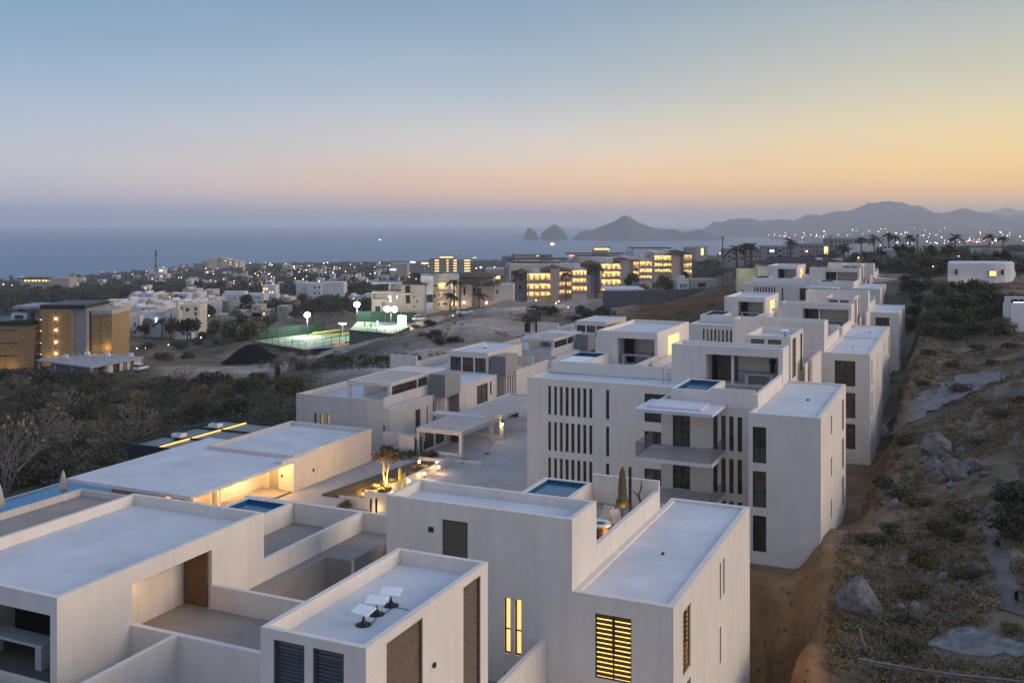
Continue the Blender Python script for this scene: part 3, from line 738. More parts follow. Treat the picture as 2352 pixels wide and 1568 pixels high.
def slab_unit(near):
    lab = 'grey white house block with lit shuttered windows and roof terrace, nearest on the slope' if near else 'white apartment building with a tall blank slab wall behind the louvred roof tower'
    P = thing('apartment_building', lab, 'apartment building', 42.3, -11.5, 65, 'white terraced apartment buildings up the slope')
    sl = []
    if near:
        sl = [(-22.9, -21.5, 72.9, 75.75, 0.2, 'door'), (-19.6, -19.27, 69.9, 72.5, 0.22, 'lit'), (-19.06, -18.72, 69.9, 72.5, 0.22, 'lit'),
              (-19.6, -19.2, 66.6, 69.0, 0.22, 'dark')]
    shell(P, 'slab_wall', -26.0, -16.2, 42.3, 45.6, 50, 76.55, front=sl, par=0.45, pt=0.22)
    if near:
        fw = rows(-15.1, -13.4, (72.5,), 2.9, 0.16, 'shutlit')
        rw = rows(43.9, 45.3, (72.5,), 2.9, 0.16, 'shutlit') + rows(51.3, 51.62, (72.4, 69.1), 1.9, 0.2, 'dark') + rows(52.1, 52.45, (72.4,), 1.9, 0.2, 'dark') + rows(43.9, 45.3, (69.1,), 2.7, 0.2, 'dark')
    else:
        fw = rows(-15.1, -13.0, (72.5, 69.1, 65.8), 2.7, 0.22, 'dark')
        rw = rows(43.9, 45.0, (72.5, 69.1, 65.8), 2.7, 0.2, 'dark') + rows(51.3, 51.8, (72.4, 69.1, 65.8), 1.9, 0.2, 'dark')
    shell(P, 'wall', -16.2, -11.5, 42.302, 59.2, 50, 73.3, front=fw, right=rw, par=0.14, pt=0.3)
    part('roof_vent', M.frame, P, (-14.0, -13.88, 49.2, 49.32, 73.1, 73.28))
    shell(P, 'terrace_wall', -23.5, -16.45, 45.6, 56.6, 50, 73.3, par=0.02, pt=0.2, rm=M.deck)
    part('terrace_parapet', M.stucco, P, (-16.45, -16.2, 45.6, 56.38, 73.3, 74.4), (-20.3, -16.2, 56.38, 56.6, 73.3, 74.95))
    plunge_pool(P, -23.4, -20.3, 49.5, 56.55, 73.2, 74.4, drop=0.2)
    return P
F1 = slab_unit(True)
hb = part('light_switch', M.frame, F1, (-23.62, -23.35, 42.26, 42.3, 75.05, 75.3))
F2 = slab_unit(False)
F2.location += W(69.7, 2.4, 0) + Vector((0, 0, 2.7))
for (da, db, dz, lab) in ((59, -0.4, -0.5, 'white apartment building with a blank slab wall, halfway up the row'), (123.3, -4.6, 1.6, 'white apartment building with a blank slab wall, topmost of the row')):
    clone(F2, da, db, dz, lab)

# ------------------------------------------------------------------ nearest building: pavilion, terraces, louvred tower
F0 = thing('apartment_building', 'nearest white building with roof terraces, open doorway and louvred tower', 'apartment building', 26.4, -17.0, 65, 'white terraced apartment buildings up the slope')
shell(F0, 'pavilion_wall', -38.6, -30.4, 26.5, 38.4, 55, 76.2, par=0.5, pt=0.22,
      front=[(-36.5, -30.75, 72.95, 75.5, 3.4)], right=[(30.15, 34.8, 72.92, 75.5, 1.55)])
part('wall_panel', M.void, F0, (-36.4, -30.8, 29.6, 29.8, 72.97, 75.45)); part('shade_floor', M.door, F0, (-36.45, -30.8, 26.6, 29.6, 72.955, 72.965)); part('shade_ceiling', M.door, F0, (-36.45, -30.8, 26.7, 29.6, 75.46, 75.49))  # floor and ceiling sheets painted dark to carry the opening's shade
# the doorway's inner return is a wood door that stands across the end of the recess
lamp('recess_light', W(31.2, -31.2, 75.15), 13, (1.0, 0.62, 0.2), .1)
part('door', M.wooddoor, F0, (-31.9, -30.6, 34.68, 34.76, 72.94, 75.46))
T_ = -17.1
louvred_tower(F0, -21.2, T_, 26.6, 35.4, 66.0, 76.65, 'louver')
part('spout', M.frame, F0, (T_, T_ + 0.08, 30.9, 31.05, 74.3, 74.45))
# terrace floors and walls
part('terrace_floor', M.deck, F0, (-31.93, T_ - 4.1, 30.3, 34.66, 72.6, 72.926))
part('terrace_floor', M.deck, F0, (-38.6, -30.65, 38.4, 47.0, 72.5, 72.78))
part('terrace_floor', M.deck, F0, (-30.4, -29.75, 35.0, 42.6, 66, 72.9), (-30.4, -28.25, 42.6, 47.0, 66, 72.9), (-28.25, -26.0, 46.0, 47.0, 66, 72.9))
part('terrace_parapet', M.stucco, F0, (-30.4, -21.2, 34.72, 34.95, 66, 73.95), (-30.4, -21.2, 30.05, 30.3, 60, 73.9),
     (-30.65, -30.4, 38.4, 47.0, 60, 73.92), (-38.6, -26.0, 47.0, 47.25, 64, 73.92), (-28.2, -27.95, 18.0, 30.05, 60, 73.9), (-21.75, -21.5, 18.0, 30.05, 60, 73.9))
part('lightwell_wall', M.stucco, F0, (-30.0, -29.76, 34.95, 42.6, 60, 72.88), (-29.76, -28.24, 42.6, 42.85, 60, 72.88))
part('patio_floor', M.deck, F0, (-29.8, -17.0, 34.9, 46.0, 68.2, 68.5), (-30.4, -21.5, 14.0, 30.1, 69.2, 69.6))
part('garden_wall', M.stucco, F0, (-17.7, -17.45, 26, 42.28, 55, 70.9), (-17.45, -11.5, 26, 42.2, 55, 66.0))
plunge_pool(F0, -38.4, -35.1, 38.7, 46.98, 72.6, 73.9, drop=0.22)
part('terrace_parapet', M.stucco, F0, (-42.0, -38.6, 22, 26.5, 60, 73.1), (-40, -30.2, 25.3, 25.5, 60, 73.0))
table('bar_table', 'grey concrete bar table in the shaded opening of the nearest pavilion', 27.5, -33.6, 72.96, 3.4, 0.8, 'bar tables in the roof kitchens')
for (u, v, rz, lab) in ((835, 1434, -TH - 0.12, 'flat white antenna on the tower roof, nearest of the three'), (865, 1410, -TH + 0.2, 'flat white antenna on the tower roof, middle of the three'), (898, 1390, -TH + 0.24, 'flat white antenna on the tower roof, farthest of the three')):
    p = on(u, v, 76.1); a, b = AB(p.x, p.y)
    dish(a, b, 76.1, lab, rz, 0.44)
c = MB()
pts = [on(u, v, 76.13) for u, v in ((838, 1436), (858, 1428), (868, 1412), (884, 1408), (900, 1396), (912, 1394), (940, 1400))]
for i in range(len(pts) - 1): c.tube(pts[i], pts[i + 1], 0.012, n=5)
tag(c.build('cable', M.steel), 'black cable running from the antennas across the tower roof', 'cable')

# terrace things of the nearest slope block
u = thing('parasol', 'closed olive parasol beside its dark mast on the roof terrace', 'parasol', 53.6, -17.5, 73.3)
REF[u.name] = (0, 0, 0)
MB().lathe([(0.05, 0.7), (0.3, 0.78), (0.38, 1.05), (0.25, 1.35), (0.25, 1.7), (0.21, 2.3), (0.14, 2.75), (0.05, 2.95)], 9).build('canopy', M.canvas, u)
MB().tube((0, 0, 0.05), (0, 0, 3.0), 0.035).build('pole', M.steel, u)
MB().tube((0.42, 0.1, 0.05), (0.42, 0.1, 3.0), 0.09, n=8).build('mast', M.steel, u)
MB().box(-0.45, 0.6, -0.4, 0.5, 0.0, 0.08).build('base', M.counter, u)
f = thing('fire_table', 'round table with a white ring top and glowing timber base', 'table', 50.3, -17.7, 73.3); REF[f.name] = (0, 0, 0)
MB().lathe([(0.42, 0), (0.48, 0.1), (0.5, 0.62), (0.45, 0.66)], 14).build('base', M.wooddoor, f)
k = MB(); n = 16
for i in range(n):
    t0, t1 = 2 * pi * i / n, 2 * pi * (i + 1) / n
    c_ = lambda r, t, z: (r * math.cos(t), r * math.sin(t), z)
    k.quad(c_(.36, t0, .74), c_(.62, t0, .74), c_(.62, t1, .74), c_(.36, t1, .74)); k.quad(c_(.62, t0, .74), c_(.62, t0, .62), c_(.62, t1, .62), c_(.62, t1, .74))
    k.quad(c_(.36, t0, .74), c_(.36, t0, .66), c_(.36, t1, .66), c_(.36, t1, .74))
k.build('ring_top', M.white, f)
for i, (a, b, rz, lab) in enumerate(((51.7, -16.95, 0.5, 'low wooden deck chair beside the white terrace wall'), (52.1, -18.2, -0.7, 'wooden deck chair between the round table and the parasol'))):
    d = thing('deck_chair', lab, 'chair', a, b, 73.3, 'deck chairs on the roof terrace', rot=rz); REF[d.name] = (0, 0, 0)
    MB().add([(-.3, -.35, .36), (.3, -.35, .36), (.3, .3, .3), (-.3, .3, .3), (-.3, -.35, .42), (.3, -.35, .42), (.3, .3, .36), (-.3, .3, .36)], [(0, 3, 2, 1), (4, 5, 6, 7), (0, 1, 5, 4), (1, 2, 6, 5), (2, 3, 7, 6), (3, 0, 4, 7)]).build('seat', M.canvasw, d)
    MB().add([(-.3, .3, .32), (.3, .3, .32), (.3, .75, .95), (-.3, .75, .95), (-.3, .24, .36), (.3, .24, .36), (.3, .69, .99), (-.3, .69, .99)], [(0, 3, 2, 1), (4, 5, 6, 7), (0, 1, 5, 4), (1, 2, 6, 5), (2, 3, 7, 6), (3, 0, 4, 7)]).build('backrest', M.canvasw, d)
    for sx in (-.28, .28):
        MB().tube((sx, -.33, 0), (sx, -.33, .38), .025).build('leg', M.wooddoor, d); MB().tube((sx, .55, 0), (sx, .25, .34), .025).build('leg', M.wooddoor, d)
s = thing('driftwood', 'twisted driftwood piece leaning in the terrace corner', 'driftwood', 55.8, -17.0, 73.3); REF[s.name] = (0, 0, 0)
k = MB(); p = Vector((0, 0, 0)); random.seed(4)
for i in range(6):
    q = p + Vector((random.uniform(-.12, .12), random.uniform(-.1, .1), .3)); k.tube(p, q, .1 - .012 * i, .09 - .012 * i); p = q
    if i in (2, 3): k.tube(q, q + Vector((-.4 + .5 * (i - 2), .05, .25)), .05, .02)
k.build('trunk', M.wooddoor, s)
MB().lathe([(.2, 0), (.28, .1), (.24, .4), (.2, .45)], 8).build('pot', M.counter, s)
lamp('fire_glow', W(50.0, -17.0, 73.6), 14, (1.0, 0.55, 0.18), 0.15)
lamp('parasol_glow', W(53.2, -17.3, 73.9), 9, (1.0, 0.6, 0.2), 0.1)

# ------------------------------------------------------------------ villas
def villa_a():
    P = thing('villa', 'white villa with slatted roof pergola and grey screen box, nearest to the lobby', 'villa', 96.8, -58.9, 65, 'white villas along the carports')
    def b_on(a, u):
        q = (u - CX) / F; Y = a / (CA + q * SA); return Y * (q * CA - SA)
    x = lambda c: b_on(96.8, 627.2 + 0.325 * c)
    shell(P, 'wall', -71.9, -58.9, 96.8, 116.0, 58, 69.0, M.villa,
          front=[(x(290), x(306), 65.7, 67.7, 0.25, 'dark'), (x(330), x(354), 65.7, 67.7, 0.25, 'warm'), (x(376), x(402), 65.7, 67.7, 0.25, 'warm'), (x(778), x(790), 65.3, 67.0, 0.2, 'dark')],
          right=[(102.3, 103.5, 65.2, 67.9, 0.2, 'dark'), (105.0, 105.3, 65.2, 67.9, 0.2, 'dark'), (106.6, 106.95, 65.4, 68.2, 0.2, 'dark'), (112.6, 113.6, 65.2, 68.4, 0.2, 'dark')], par=0.05, pt=0.2)
    part('parapet', M.villa, P, (-71.9, -59.9, 96.802, 97.05, 69.0, 69.85), (-60.15, -59.9, 97.05, 108, 69.0, 70.1), (-71.9, -71.65, 97.05, 116, 69, 69.8), (-71.9, -64, 113.3, 113.5, 69, 70.6))
    pergola(P, -66.6, -60.7, 99.6, 113.0, 71.35, M.villa, solid_back=4.5)
    for (b, a) in ((-66.4, 99.8), (-60.9, 99.8)): post(P, b, a, 69.0, 70.95, M.villa, 0.4)
    part('pavilion_wall', M.villa, P, (-60.95, -60.7, 108.5, 112.75, 69.0, 70.93), (-60.95, -60.7, 100.0, 108.5, 69.0, 69.75), (-66.6, -60.95, 110, 110.25, 69, 70.93), (-66.6, -66.35, 103, 112.75, 69, 70.93))
    part('glazing', M.glass, P, (-60.88, -60.84, 100.2, 108.4, 69.75, 70.93))
    part('mullion', M.villa, P, (-60.9, -60.75, 105.9, 106.2, 69.75, 70.93))
    part('screen', M.door, P, (-63.0, -61.0, 104.9, 105.05, 69.02, 70.93))
    # screen box over the entrance, on slim piers
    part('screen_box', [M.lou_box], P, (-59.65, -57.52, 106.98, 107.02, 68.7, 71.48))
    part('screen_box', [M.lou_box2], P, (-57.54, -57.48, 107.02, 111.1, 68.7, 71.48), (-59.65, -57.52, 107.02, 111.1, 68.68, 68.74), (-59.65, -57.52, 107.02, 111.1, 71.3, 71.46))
    k = MB()
    for b in (-59.3, -58.9, -58.5, -58.1): k.box(b, b + 0.14, 107.05, 107.4, 64.8, 68.68)
    k.box(-57.75, -57.5, 107.0, 107.3, 64.8, 68.68)
    k.build('entrance_piers', M.villa, P)
    part('entrance_wall', M.deck, P, (-58.9, -57.55, 110.8, 111.0, 64.8, 68.68))
    k = MB(); c0 = W(96.6, b_on(96.8, 750), 0)
    return P
V1 = villa_a()
def villa_b():
    P = thing('villa', 'white villa with three tall roof windows and an antenna on top, behind the pergola villa', 'villa', 114.8, -58.9, 65, 'white villas along the carports')
    shell(P, 'wall', -70.9, -58.9, 116.0, 136.0, 58, 69.0, M.villa,
          right=[(118.6, 121.9, 65.3, 68.3, 0.2, 'dark'), (122.6, 123.1, 66.6, 68.3, 0.2, 'dark'), (126, 127, 65, 68, 0.2, 'dark')], par=0.05, pt=0.2)
    part('parapet', M.villa, P, (-70.0, -65.9, 114.8, 115.05, 64, 72.4), (-71.2, -70.9, 114.8, 136, 64, 70.2))
    w = [(-66.2 + i * 1.95, -66.2 + i * 1.95 + 1.7, 69.1, 71.1, 0.25, 'dark') for i in range(3)]
    shell(P, 'pavilion_wall', -66.5, -60.3, 124.8, 136.5, 68.95, 71.9, M.villa, front=w, par=0.14, pt=0.25)
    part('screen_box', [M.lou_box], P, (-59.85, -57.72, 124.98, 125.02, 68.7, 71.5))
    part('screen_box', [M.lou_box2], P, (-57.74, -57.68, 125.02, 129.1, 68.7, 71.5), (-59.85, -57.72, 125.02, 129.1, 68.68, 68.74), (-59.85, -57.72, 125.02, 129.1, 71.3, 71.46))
    k = MB()
    for a in (125.3, 126.1, 126.9, 127.7, 128.5): k.box(-57.95, -57.7, a, a + 0.25, 64.8, 68.68)
    k.build('entrance_piers', M.villa, P)
    part('entrance_wall', M.deck, P, (-59.85, -57.9, 124.99, 125.3, 64.8, 68.66), (-58.9, -57.9, 129.0, 129.2, 64.8, 68.66))
    part('side_wall', M.villa, P, (-57.7, -57.4, 128, 140, 64, 69.2), (-60, -57.4, 134, 134.2, 69, 70.4))
    part('step_wall', M.villa, P, (-59.0, -55.6, 140, 140.3, 64, 69.0))
    return P
V2 = villa_b()
V3 = clone(V1, 50.5, 0, -0.3, 'white villa with flat pergola roof, behind the bare sandy mound')
V4 = clone(V2, 50.5, 0, -0.3, 'white villa with dark roof windows, farthest behind the carports')
dish(130.5, -63.5, 71.75, 'flat white antenna lying on the roof of the second villa', 0.9, 0.3)
def carport(a0, a1, lab):
    P = thing('carport', lab, 'carport', a0, -48.2, 65, 'slatted carports by the driveway')
    pergola(P, -53.7, -48.2, a0, a1, 67.95, M.villa, step=0.9, slat_w=0.42)
    for a in (a0 + 0.2, a1 - 0.2): post(P, -48.4, a, 64.9, 67.52, M.villa, 0.36)
    part('back_wall', M.villa, P, (-53.7, -53.45, a0 + 0.1, a1, 64.9, 67.52))
    part('low_wall', M.villa, P, (-53.4, -48.6, a0 + 0.02, a0 + 0.22, 64.2, 65.6))
    for i in range(2):
        b = -53.0 + i * 0.01; a = a0 + 1.5 + i * 2.4
        w = MB().box(-53.44, -53.40, a, a + 1.7, 65.4, 67.2).build('window', M.frame, P)
        MB().box(-53.39, -53.36, a + .08, a + 1.62, 65.48, 67.12).build('pane', M.glass, w)
    part('storage_door', M.door, P, (-53.4, -52.2, a1 - 0.5, a1 - 0.4, 64.95, 67.1))
    return P
C1 = carport(93.5, 101.3, 'slatted white carport by the planted bed')
C2 = carport(103.6, 117.5, 'slatted white carport with a lit wall lamp on its post')
w = part('entrance_roof', M.villa, C2, (-56.5, -50.0, 101.5, 103.4, 67.6, 67.9))
wl = thing('wall_lamp', 'glowing wall lamp on the carport post', 'lamp', 103.7, -48.2, 67.2); REF[wl.name] = (0, 0, 0)
MB().box(-.1, .1, -.16, -.02, -.2, .25).build('housing', M.steel, wl); MB().box(-.08, .08, -.18, -.03, -.28, -.2).build('bulb', M.bulb, wl)
lamp('wall_lamp_light', W(103.3, -48.0, 66.9), 22, (1.0, 0.75, 0.42), 0.1)
gw = thing('garden_wall', 'low pale wall between the pergola villa and the first carport', 'wall', 93.5, -56, 65)
part('wall', M.villa, gw, (-58.5, -53.7, 94.4, 94.65, 62, 66.9), (-55.6, -53.7, 92.9, 93.1, 62, 67.1))

# ------------------------------------------------------------------ lobby with the long flat roof
LB = thing('lobby_building', 'low lobby building under a long flat cantilevered roof with glowing interior', 'building', 62.3, -56.6, 65)
part('roof_slab', M.roof, LB, (-70.4, -56.6, 62.3, 80.2, 67.72, 68.0))
shell(LB, 'wall', -67.0, -56.72, 76.0, 89.3, 60, 68.35, M.villa, right=[], par=0.42, pt=0.25)
# the open court under the slab: a back wall, and the end of the long wall facing the drone
shell(LB, 'wall', -66.5, -60.4, 63.6, 76.0, 60, 67.7, M.villa, right=[(64.2, 66.8, 65.02, 67.3, 1.0, 'door')], par=0.02, pt=0.1, roof=False)
part('floor', M.deck, LB, (-60.4, -57.0, 62.6, 76.0, 64.9, 65.06))
part('side_door', M.deck, LB, (-59.5, -58.5, 75.94, 75.99, 65.07, 67.2))
part('control_plate', M.frame, LB, (-56.72, -56.69, 78.9, 79.2, 66.2, 66.5)); part('control_plate', M.frame, LB, (-58.2, -57.95, 75.96, 75.99, 66.2, 66.5))
k = MB()
for i in range(8):
    t0, t1 = i / 8 * 1.3, (i + 1) / 8 * 1.3; q = lambda t, r: (-60.3 + r * math.sin(t), 69.0 - r * (1 - math.cos(t)))
    k.prism([q(t0, 2.2), q(t1, 2.2), q(t1, 2.05), q(t0, 2.05)], 65.06, 67.5)
k.build('curved_partition', M.villa, LB)
part('roof_curb', M.roof, LB, (-57.3, -56.55, 74.0, 80.0, 68.0, 68.22))
for (a, b, e) in ((71.2, -58.4, 200), (66.8, -58.3, 170), (74.2, -58.0, 170), (63.6, -58.6, 90)):
    lamp('lobby_light', W(a, b, 67.35), e, (1.0, 0.62, 0.22), 0.15)
pl = thing('wall_lamp', 'bright round lamp inside the lit lobby', 'lamp', 72.6, -60.0, 66.6); REF[pl.name] = (0, 0, 0)
MB().lathe([(.05, -.18), (.16, -.1), (.2, 0), (.16, .12), (.05, .18)], 10).build('shade', M.bulb, pl); MB().tube((0, 0, .18), (0, 0, 1.0), .015).build('cord', M.steel, pl)
for (a, b, lab) in ((64.4, -56.9, 'white cloth panel hanging at the corner of the lobby roof'),):
    pass
LR = thing('lower_roof', 'grey sunken roof strip with a pale parapet beside the lap pool', 'building', 40, -60, 65)
shell(LR, 'wall', -68.3, -58.0, 36.0, 62.1, 58, 67.45, M.villa, par=0.5, pt=0.3, rm=M.deck)
# smoked glass roof behind
GR = thing('pergola_roof', 'dark smoked glass pergola roof with a glowing light strip', 'pergola', 76.5, -67, 65)
part('roof_frame', M.steel, GR, (-77.6, -77.45, 76.5, 90.6, 67.1, 67.5), (-67.3, -67.15, 76.5, 90.6, 67.1, 67.5), (-77.45, -67.3, 76.5, 76.65, 67.1, 67.5), (-77.45, -67.3, 90.45, 90.6, 67.1, 67.5),
     (-77.45, -67.3, 81.2, 81.3, 67.2, 67.47), (-77.45, -67.3, 86.0, 86.1, 67.2, 67.47), (-74.2, -74.1, 76.65, 90.45, 67.2, 67.46))
for b0, b1 in ((-77.45, -74.2), (-74.1, -67.3)):
    for a0, a1 in ((76.65, 81.2), (81.3, 86.0), (86.1, 90.45)):
        part('roof_panel', M.blackroof, GR, (b0, b1, a0, a1, 67.3, 67.34))
part('light_strip', M.strip, GR, (-74.0, -73.85, 76.9, 90.2, 67.36, 67.42))
part('side_screen', M.steel, GR, (-77.6, -77.5, 76.5, 90.6, 60, 67.1), (-77.5, -67.2, 76.52, 76.6, 60, 67.1))
for i, a in enumerate((81.0, 86.6)):
    t = thing('air_conditioner', ('white air conditioner box on the smoked glass roof nearer the lap pool', 'white air conditioner box on the smoked glass roof nearer the villa')[i], 'air conditioner', a, -75.2, 67.47, 'air conditioners on the smoked roof')
    part('casing', M.white, t, (-75.8, -74.5, a - .45, a + .45, 67.5, 67.85)); part('top_grille', M.frame, t, (-75.5, -74.9, a - .25, a + .25, 67.85, 67.87))
    part('foot', M.steel, t, (-75.7, -74.6, a - .3, a + .3, 67.44, 67.5))
# lap pool
PL = thing('lap_pool', 'long blue infinity pool along the scrub slope', 'pool', 50, -76, 65)
part('pool_water', M.poolbig, PL, (-80.2, -72.5, 30, 80.0, 64.0, 64.5))
part('pool_edge', M.counter, PL, (-80.5, -80.2, 30, 80.3, 58, 64.6), (-80.2, -72.5, 80.0, 80.3, 58, 64.6), (-72.5, -68.3, 30, 80.3, 58, 64.62))
def cone_parasol(a, b, z, lab):
    t = thing('parasol', lab, 'parasol', a, b, z, 'closed white parasols by the lap pool'); REF[t.name] = (0, 0, 0)
    MB().lathe([(.06, .9), (.34, .95), (.42, 1.3), (.3, 1.9), (.16, 2.6), (.05, 2.9)], 9).build('canopy', M.canvasw, t)
    MB().tube((0, 0, 0), (0, 0, 3.0), .035).build('pole', M.steel, t); MB().lathe([(.3, 0), (.3, .07), (.05, .1)], 10).build('base', M.counter, t)
p = on(145, 1153, 64.6); a, b = AB(p.x, p.y); cone_parasol(a, b, 64.6, 'closed white parasol under the tip of the long flat roof')
p = on(-1, 1190, 64.6); a, b = AB(p.x, p.y); cone_parasol(a, b, 64.6, 'closed white parasol farther down the lap pool, cut by the picture edge')

# ================================================================== plants
def foliage(name, c0, c1, rough=0.8):
    m = bpy.data.materials.new(name); m.use_nodes = True
    t = m.node_tree; p = t.nodes['Principled BSDF']; p.inputs['Roughness'].default_value = rough; p.inputs['Specular IOR Level'].default_value = 0.15
    oi = t.nodes.new('ShaderNodeObjectInfo'); ge = t.nodes.new('ShaderNodeNewGeometry')
    nz = t.nodes.new('ShaderNodeTexNoise'); nz.inputs['Scale'].default_value = 0.9; nz.inputs['Detail'].default_value = 4
    t.links.new(ge.outputs['Position'], nz.inputs['Vector'])
    ad = t.nodes.new('ShaderNodeMath'); ad.operation = 'ADD'; t.links.new(nz.outputs[0], ad.inputs[0])
    sb = t.nodes.new('ShaderNodeMath'); sb.operation = 'MULTIPLY_ADD'; sb.inputs[1].default_value = 0.7; sb.inputs[2].default_value = -0.35
    t.links.new(oi.outputs['Random'], sb.inputs[0]); t.links.new(sb.outputs[0], ad.inputs[1])
    x = t.nodes.new('ShaderNodeMix'); x.data_type = 'RGBA'; x.inputs[6].default_value = (*c0, 1); x.inputs[7].default_value = (*c1, 1)
    t.links.new(ad.outputs[0], x.inputs[0]); t.links.new(x.outputs[2], p.inputs['Base Color']); return m
M.leaf = foliage('scrub_leaf', (0.05, 0.062, 0.040), (0.15, 0.13, 0.08))
M.leafd = foliage('dark_leaf', (0.028, 0.038, 0.024), (0.08, 0.08, 0.045))
M.leafo = foliage('olive_leaf', (0.06, 0.055, 0.02), (0.14, 0.105, 0.035))
M.bedsoil = mat('bed_soil', (0.10, 0.07, 0.045), 0.95, 2.0, 0.4, 0.04, 5.0)
M.leafa = foliage('autumn_leaf', (0.13, 0.075, 0.025), (0.26, 0.15, 0.05))
M.dry = foliage('dry_grass', (0.14, 0.105, 0.055), (0.34, 0.25, 0.14))
M.bark = mat('bark', (0.10, 0.075, 0.055), 0.9, 3.0, 0.3)
M.palebark = mat('pale_bark', (0.20, 0.175, 0.155), 0.9, 3.0, 0.3)
M.cactus = mat('cactus_skin', (0.026, 0.032, 0.022), 0.7, 3.0, 0.25)
def leaf_cloud(rg, centers, radii, n, size):
    """Small leaf faces spread through clumps: (verts, faces)."""
    centers = np.asarray(centers, float); radii = np.asarray(radii, float)
    k = rg.choice(len(centers), n, p=radii ** 2 / (radii ** 2).sum())
    d = rg.normal(size=(n, 3)); d /= np.linalg.norm(d, axis=1)[:, None]
    r = radii[k] * (0.45 + 0.6 * rg.random(n) ** .6)
    c = centers[k] + d * r[:, None] * np.array([1, 1, .8])
    t1 = rg.normal(size=(n, 3)); t1 /= np.linalg.norm(t1, axis=1)[:, None]
    t2 = np.cross(d + .5 * rg.normal(size=(n, 3)), t1); t2 /= np.linalg.norm(t2, axis=1)[:, None] + 1e-9
    s = size * (0.6 + 0.8 * rg.random(n))[:, None]
    v = np.stack([c - t1 * s, c + t2 * s * .55, c + t1 * s, c - t2 * s * .55], 1).reshape(-1, 3)
    f = np.arange(4 * n).reshape(n, 4)
    return v, f
def cloud_mesh(name, m, v, f):
    me = bpy.data.meshes.new(name); nv, nf = len(v), len(f); w = f.shape[1]
    me.vertices.add(nv); me.vertices.foreach_set('co', np.asarray(v, np.float32).ravel())
    me.loops.add(nf * w); me.loops.foreach_set('vertex_index', f.astype(np.int32).ravel())
    me.polygons.add(nf); me.polygons.foreach_set('loop_start', (np.arange(nf) * w).astype(np.int32)); me.polygons.foreach_set('loop_total', np.full(nf, w, np.int32))
    me.materials.append(m); me.update(calc_edges=True); return me
def limbs(k, rg, p, d, ln, r, depth, tips, spread=.55):
    q = p + d * ln; k.tube(p, q, r, r * .68, 5, False)
    if depth == 0: tips.append(q); return
    for _ in range(2 if rg.random() < .6 else 3):
        e = (d + Vector(rg.normal(size=3)) * spread); e.z = abs(e.z) * .8 + .15; limbs(k, rg, q, e.normalized(), ln * (.62 + .2 * rg.random()), r * .66, depth - 1, tips, spread)
def shrub_kind(seed, m, n=900, w=1.0, h=.8, leaf=.07, bare=False):
    """Unit shrub about 2 m across: (trunk mesh, crown mesh)."""
    rg = np.random.default_rng(seed); k = MB(); tips = []
    for _ in range(3 + (2 if bare else 0)):
        d = Vector((rg.normal() * .5, rg.normal() * .5, 1)).normalized(); limbs(k, rg, Vector((rg.normal() * .08, rg.normal() * .08, -.1)), d, .42 * h + .1, .045 if not bare else .035, 2 if not bare else 4, tips)
    tm = k.mesh('trunk', M.palebark if bare else M.bark)
    if bare:
        c = [tuple(t) for t in tips]; v, f = leaf_cloud(rg, c, [.16] * len(c), int(n * .35), leaf * .8)
    else:
        nb = 9; c = []; rr = []
        for i in range(nb):
            a = rg.random() * 2 * pi; r = w * (.15 + .6 * rg.random()); c.append((r * math.cos(a), r * math.sin(a), h * (.35 + .5 * rg.random() * (1 - .5 * r / w)))); rr.append(.22 + .24 * rg.random())
        v, f = leaf_cloud(rg, c, rr, n, leaf)
    v[:, 2] = np.maximum(v[:, 2], -.05)
    return tm, cloud_mesh('crown', m, v, f)
KINDS = {'green': [shrub_kind(s, M.leaf) for s in (1, 2, 3)], 'dark': [shrub_kind(s, M.leafd, h=.9) for s in (4, 5, 6)], 'olive': [shrub_kind(s, M.leafo, h=.65) for s in (7, 8)],
         'dry': [shrub_kind(s, M.dry, n=480, h=.5) for s in (9, 10)], 'bare': [shrub_kind(s, M.dry, n=300, h=1.0, bare=True) for s in (11, 12)]}
def plant(name, label, cat, kind, p, s, group, rg, hs=1.0, parts=True):
    o = bpy.data.objects.new(name, None); COL.objects.link(o); REF[o.name] = (0, 0, 0)
    o.location = p; o.rotation_euler = (0, 0, rg.random() * 6.28); o.scale = (s, s, s * hs); o.empty_display_size = .2
    tag(o, label, cat, group)
    tm, cm = KINDS[kind][int(rg.integers(len(KINDS[kind])))]
    link('trunk', tm, o); link('crown', cm, o); return o
def mass(name, pts, sizes, m, n, leaf, seed, hs=.8):
    """Undergrowth nobody could count: many low clumps in one object."""
    rg = np.random.default_rng(seed); pts = np.asarray(pts, float); sizes = np.asarray(sizes, float)
    c = pts + np.stack([0 * sizes, 0 * sizes, sizes * .35], -1)
    N_ = len(pts) * n; k = np.repeat(np.arange(len(pts)), n)
    d = rg.normal(size=(N_, 3)); d /= np.linalg.norm(d, axis=1)[:, None]
    r = sizes[k] * (.35 + .65 * rg.random(N_) ** .5)
    q = c[k] + d * r[:, None] * np.array([1, 1, hs])
    t1 = rg.normal(size=(N_, 3)); t1 /= np.linalg.norm(t1, axis=1)[:, None]; t2 = np.cross(d, t1); t2 /= np.linalg.norm(t2, axis=1)[:, None] + 1e-9
    s = (leaf * sizes[k] * (.6 + .8 * rg.random(N_)))[:, None]
    v = np.stack([q - t1 * s, q + t2 * s * .6, q + t1 * s, q - t2 * s * .6], 1).reshape(-1, 3)
    o = bpy.data.objects.new(name, cloud_mesh(name, m, v, np.arange(4 * N_).reshape(N_, 4))); COL.objects.link(o); o['kind'] = 'stuff'; return o
prg = np.random.default_rng(21)

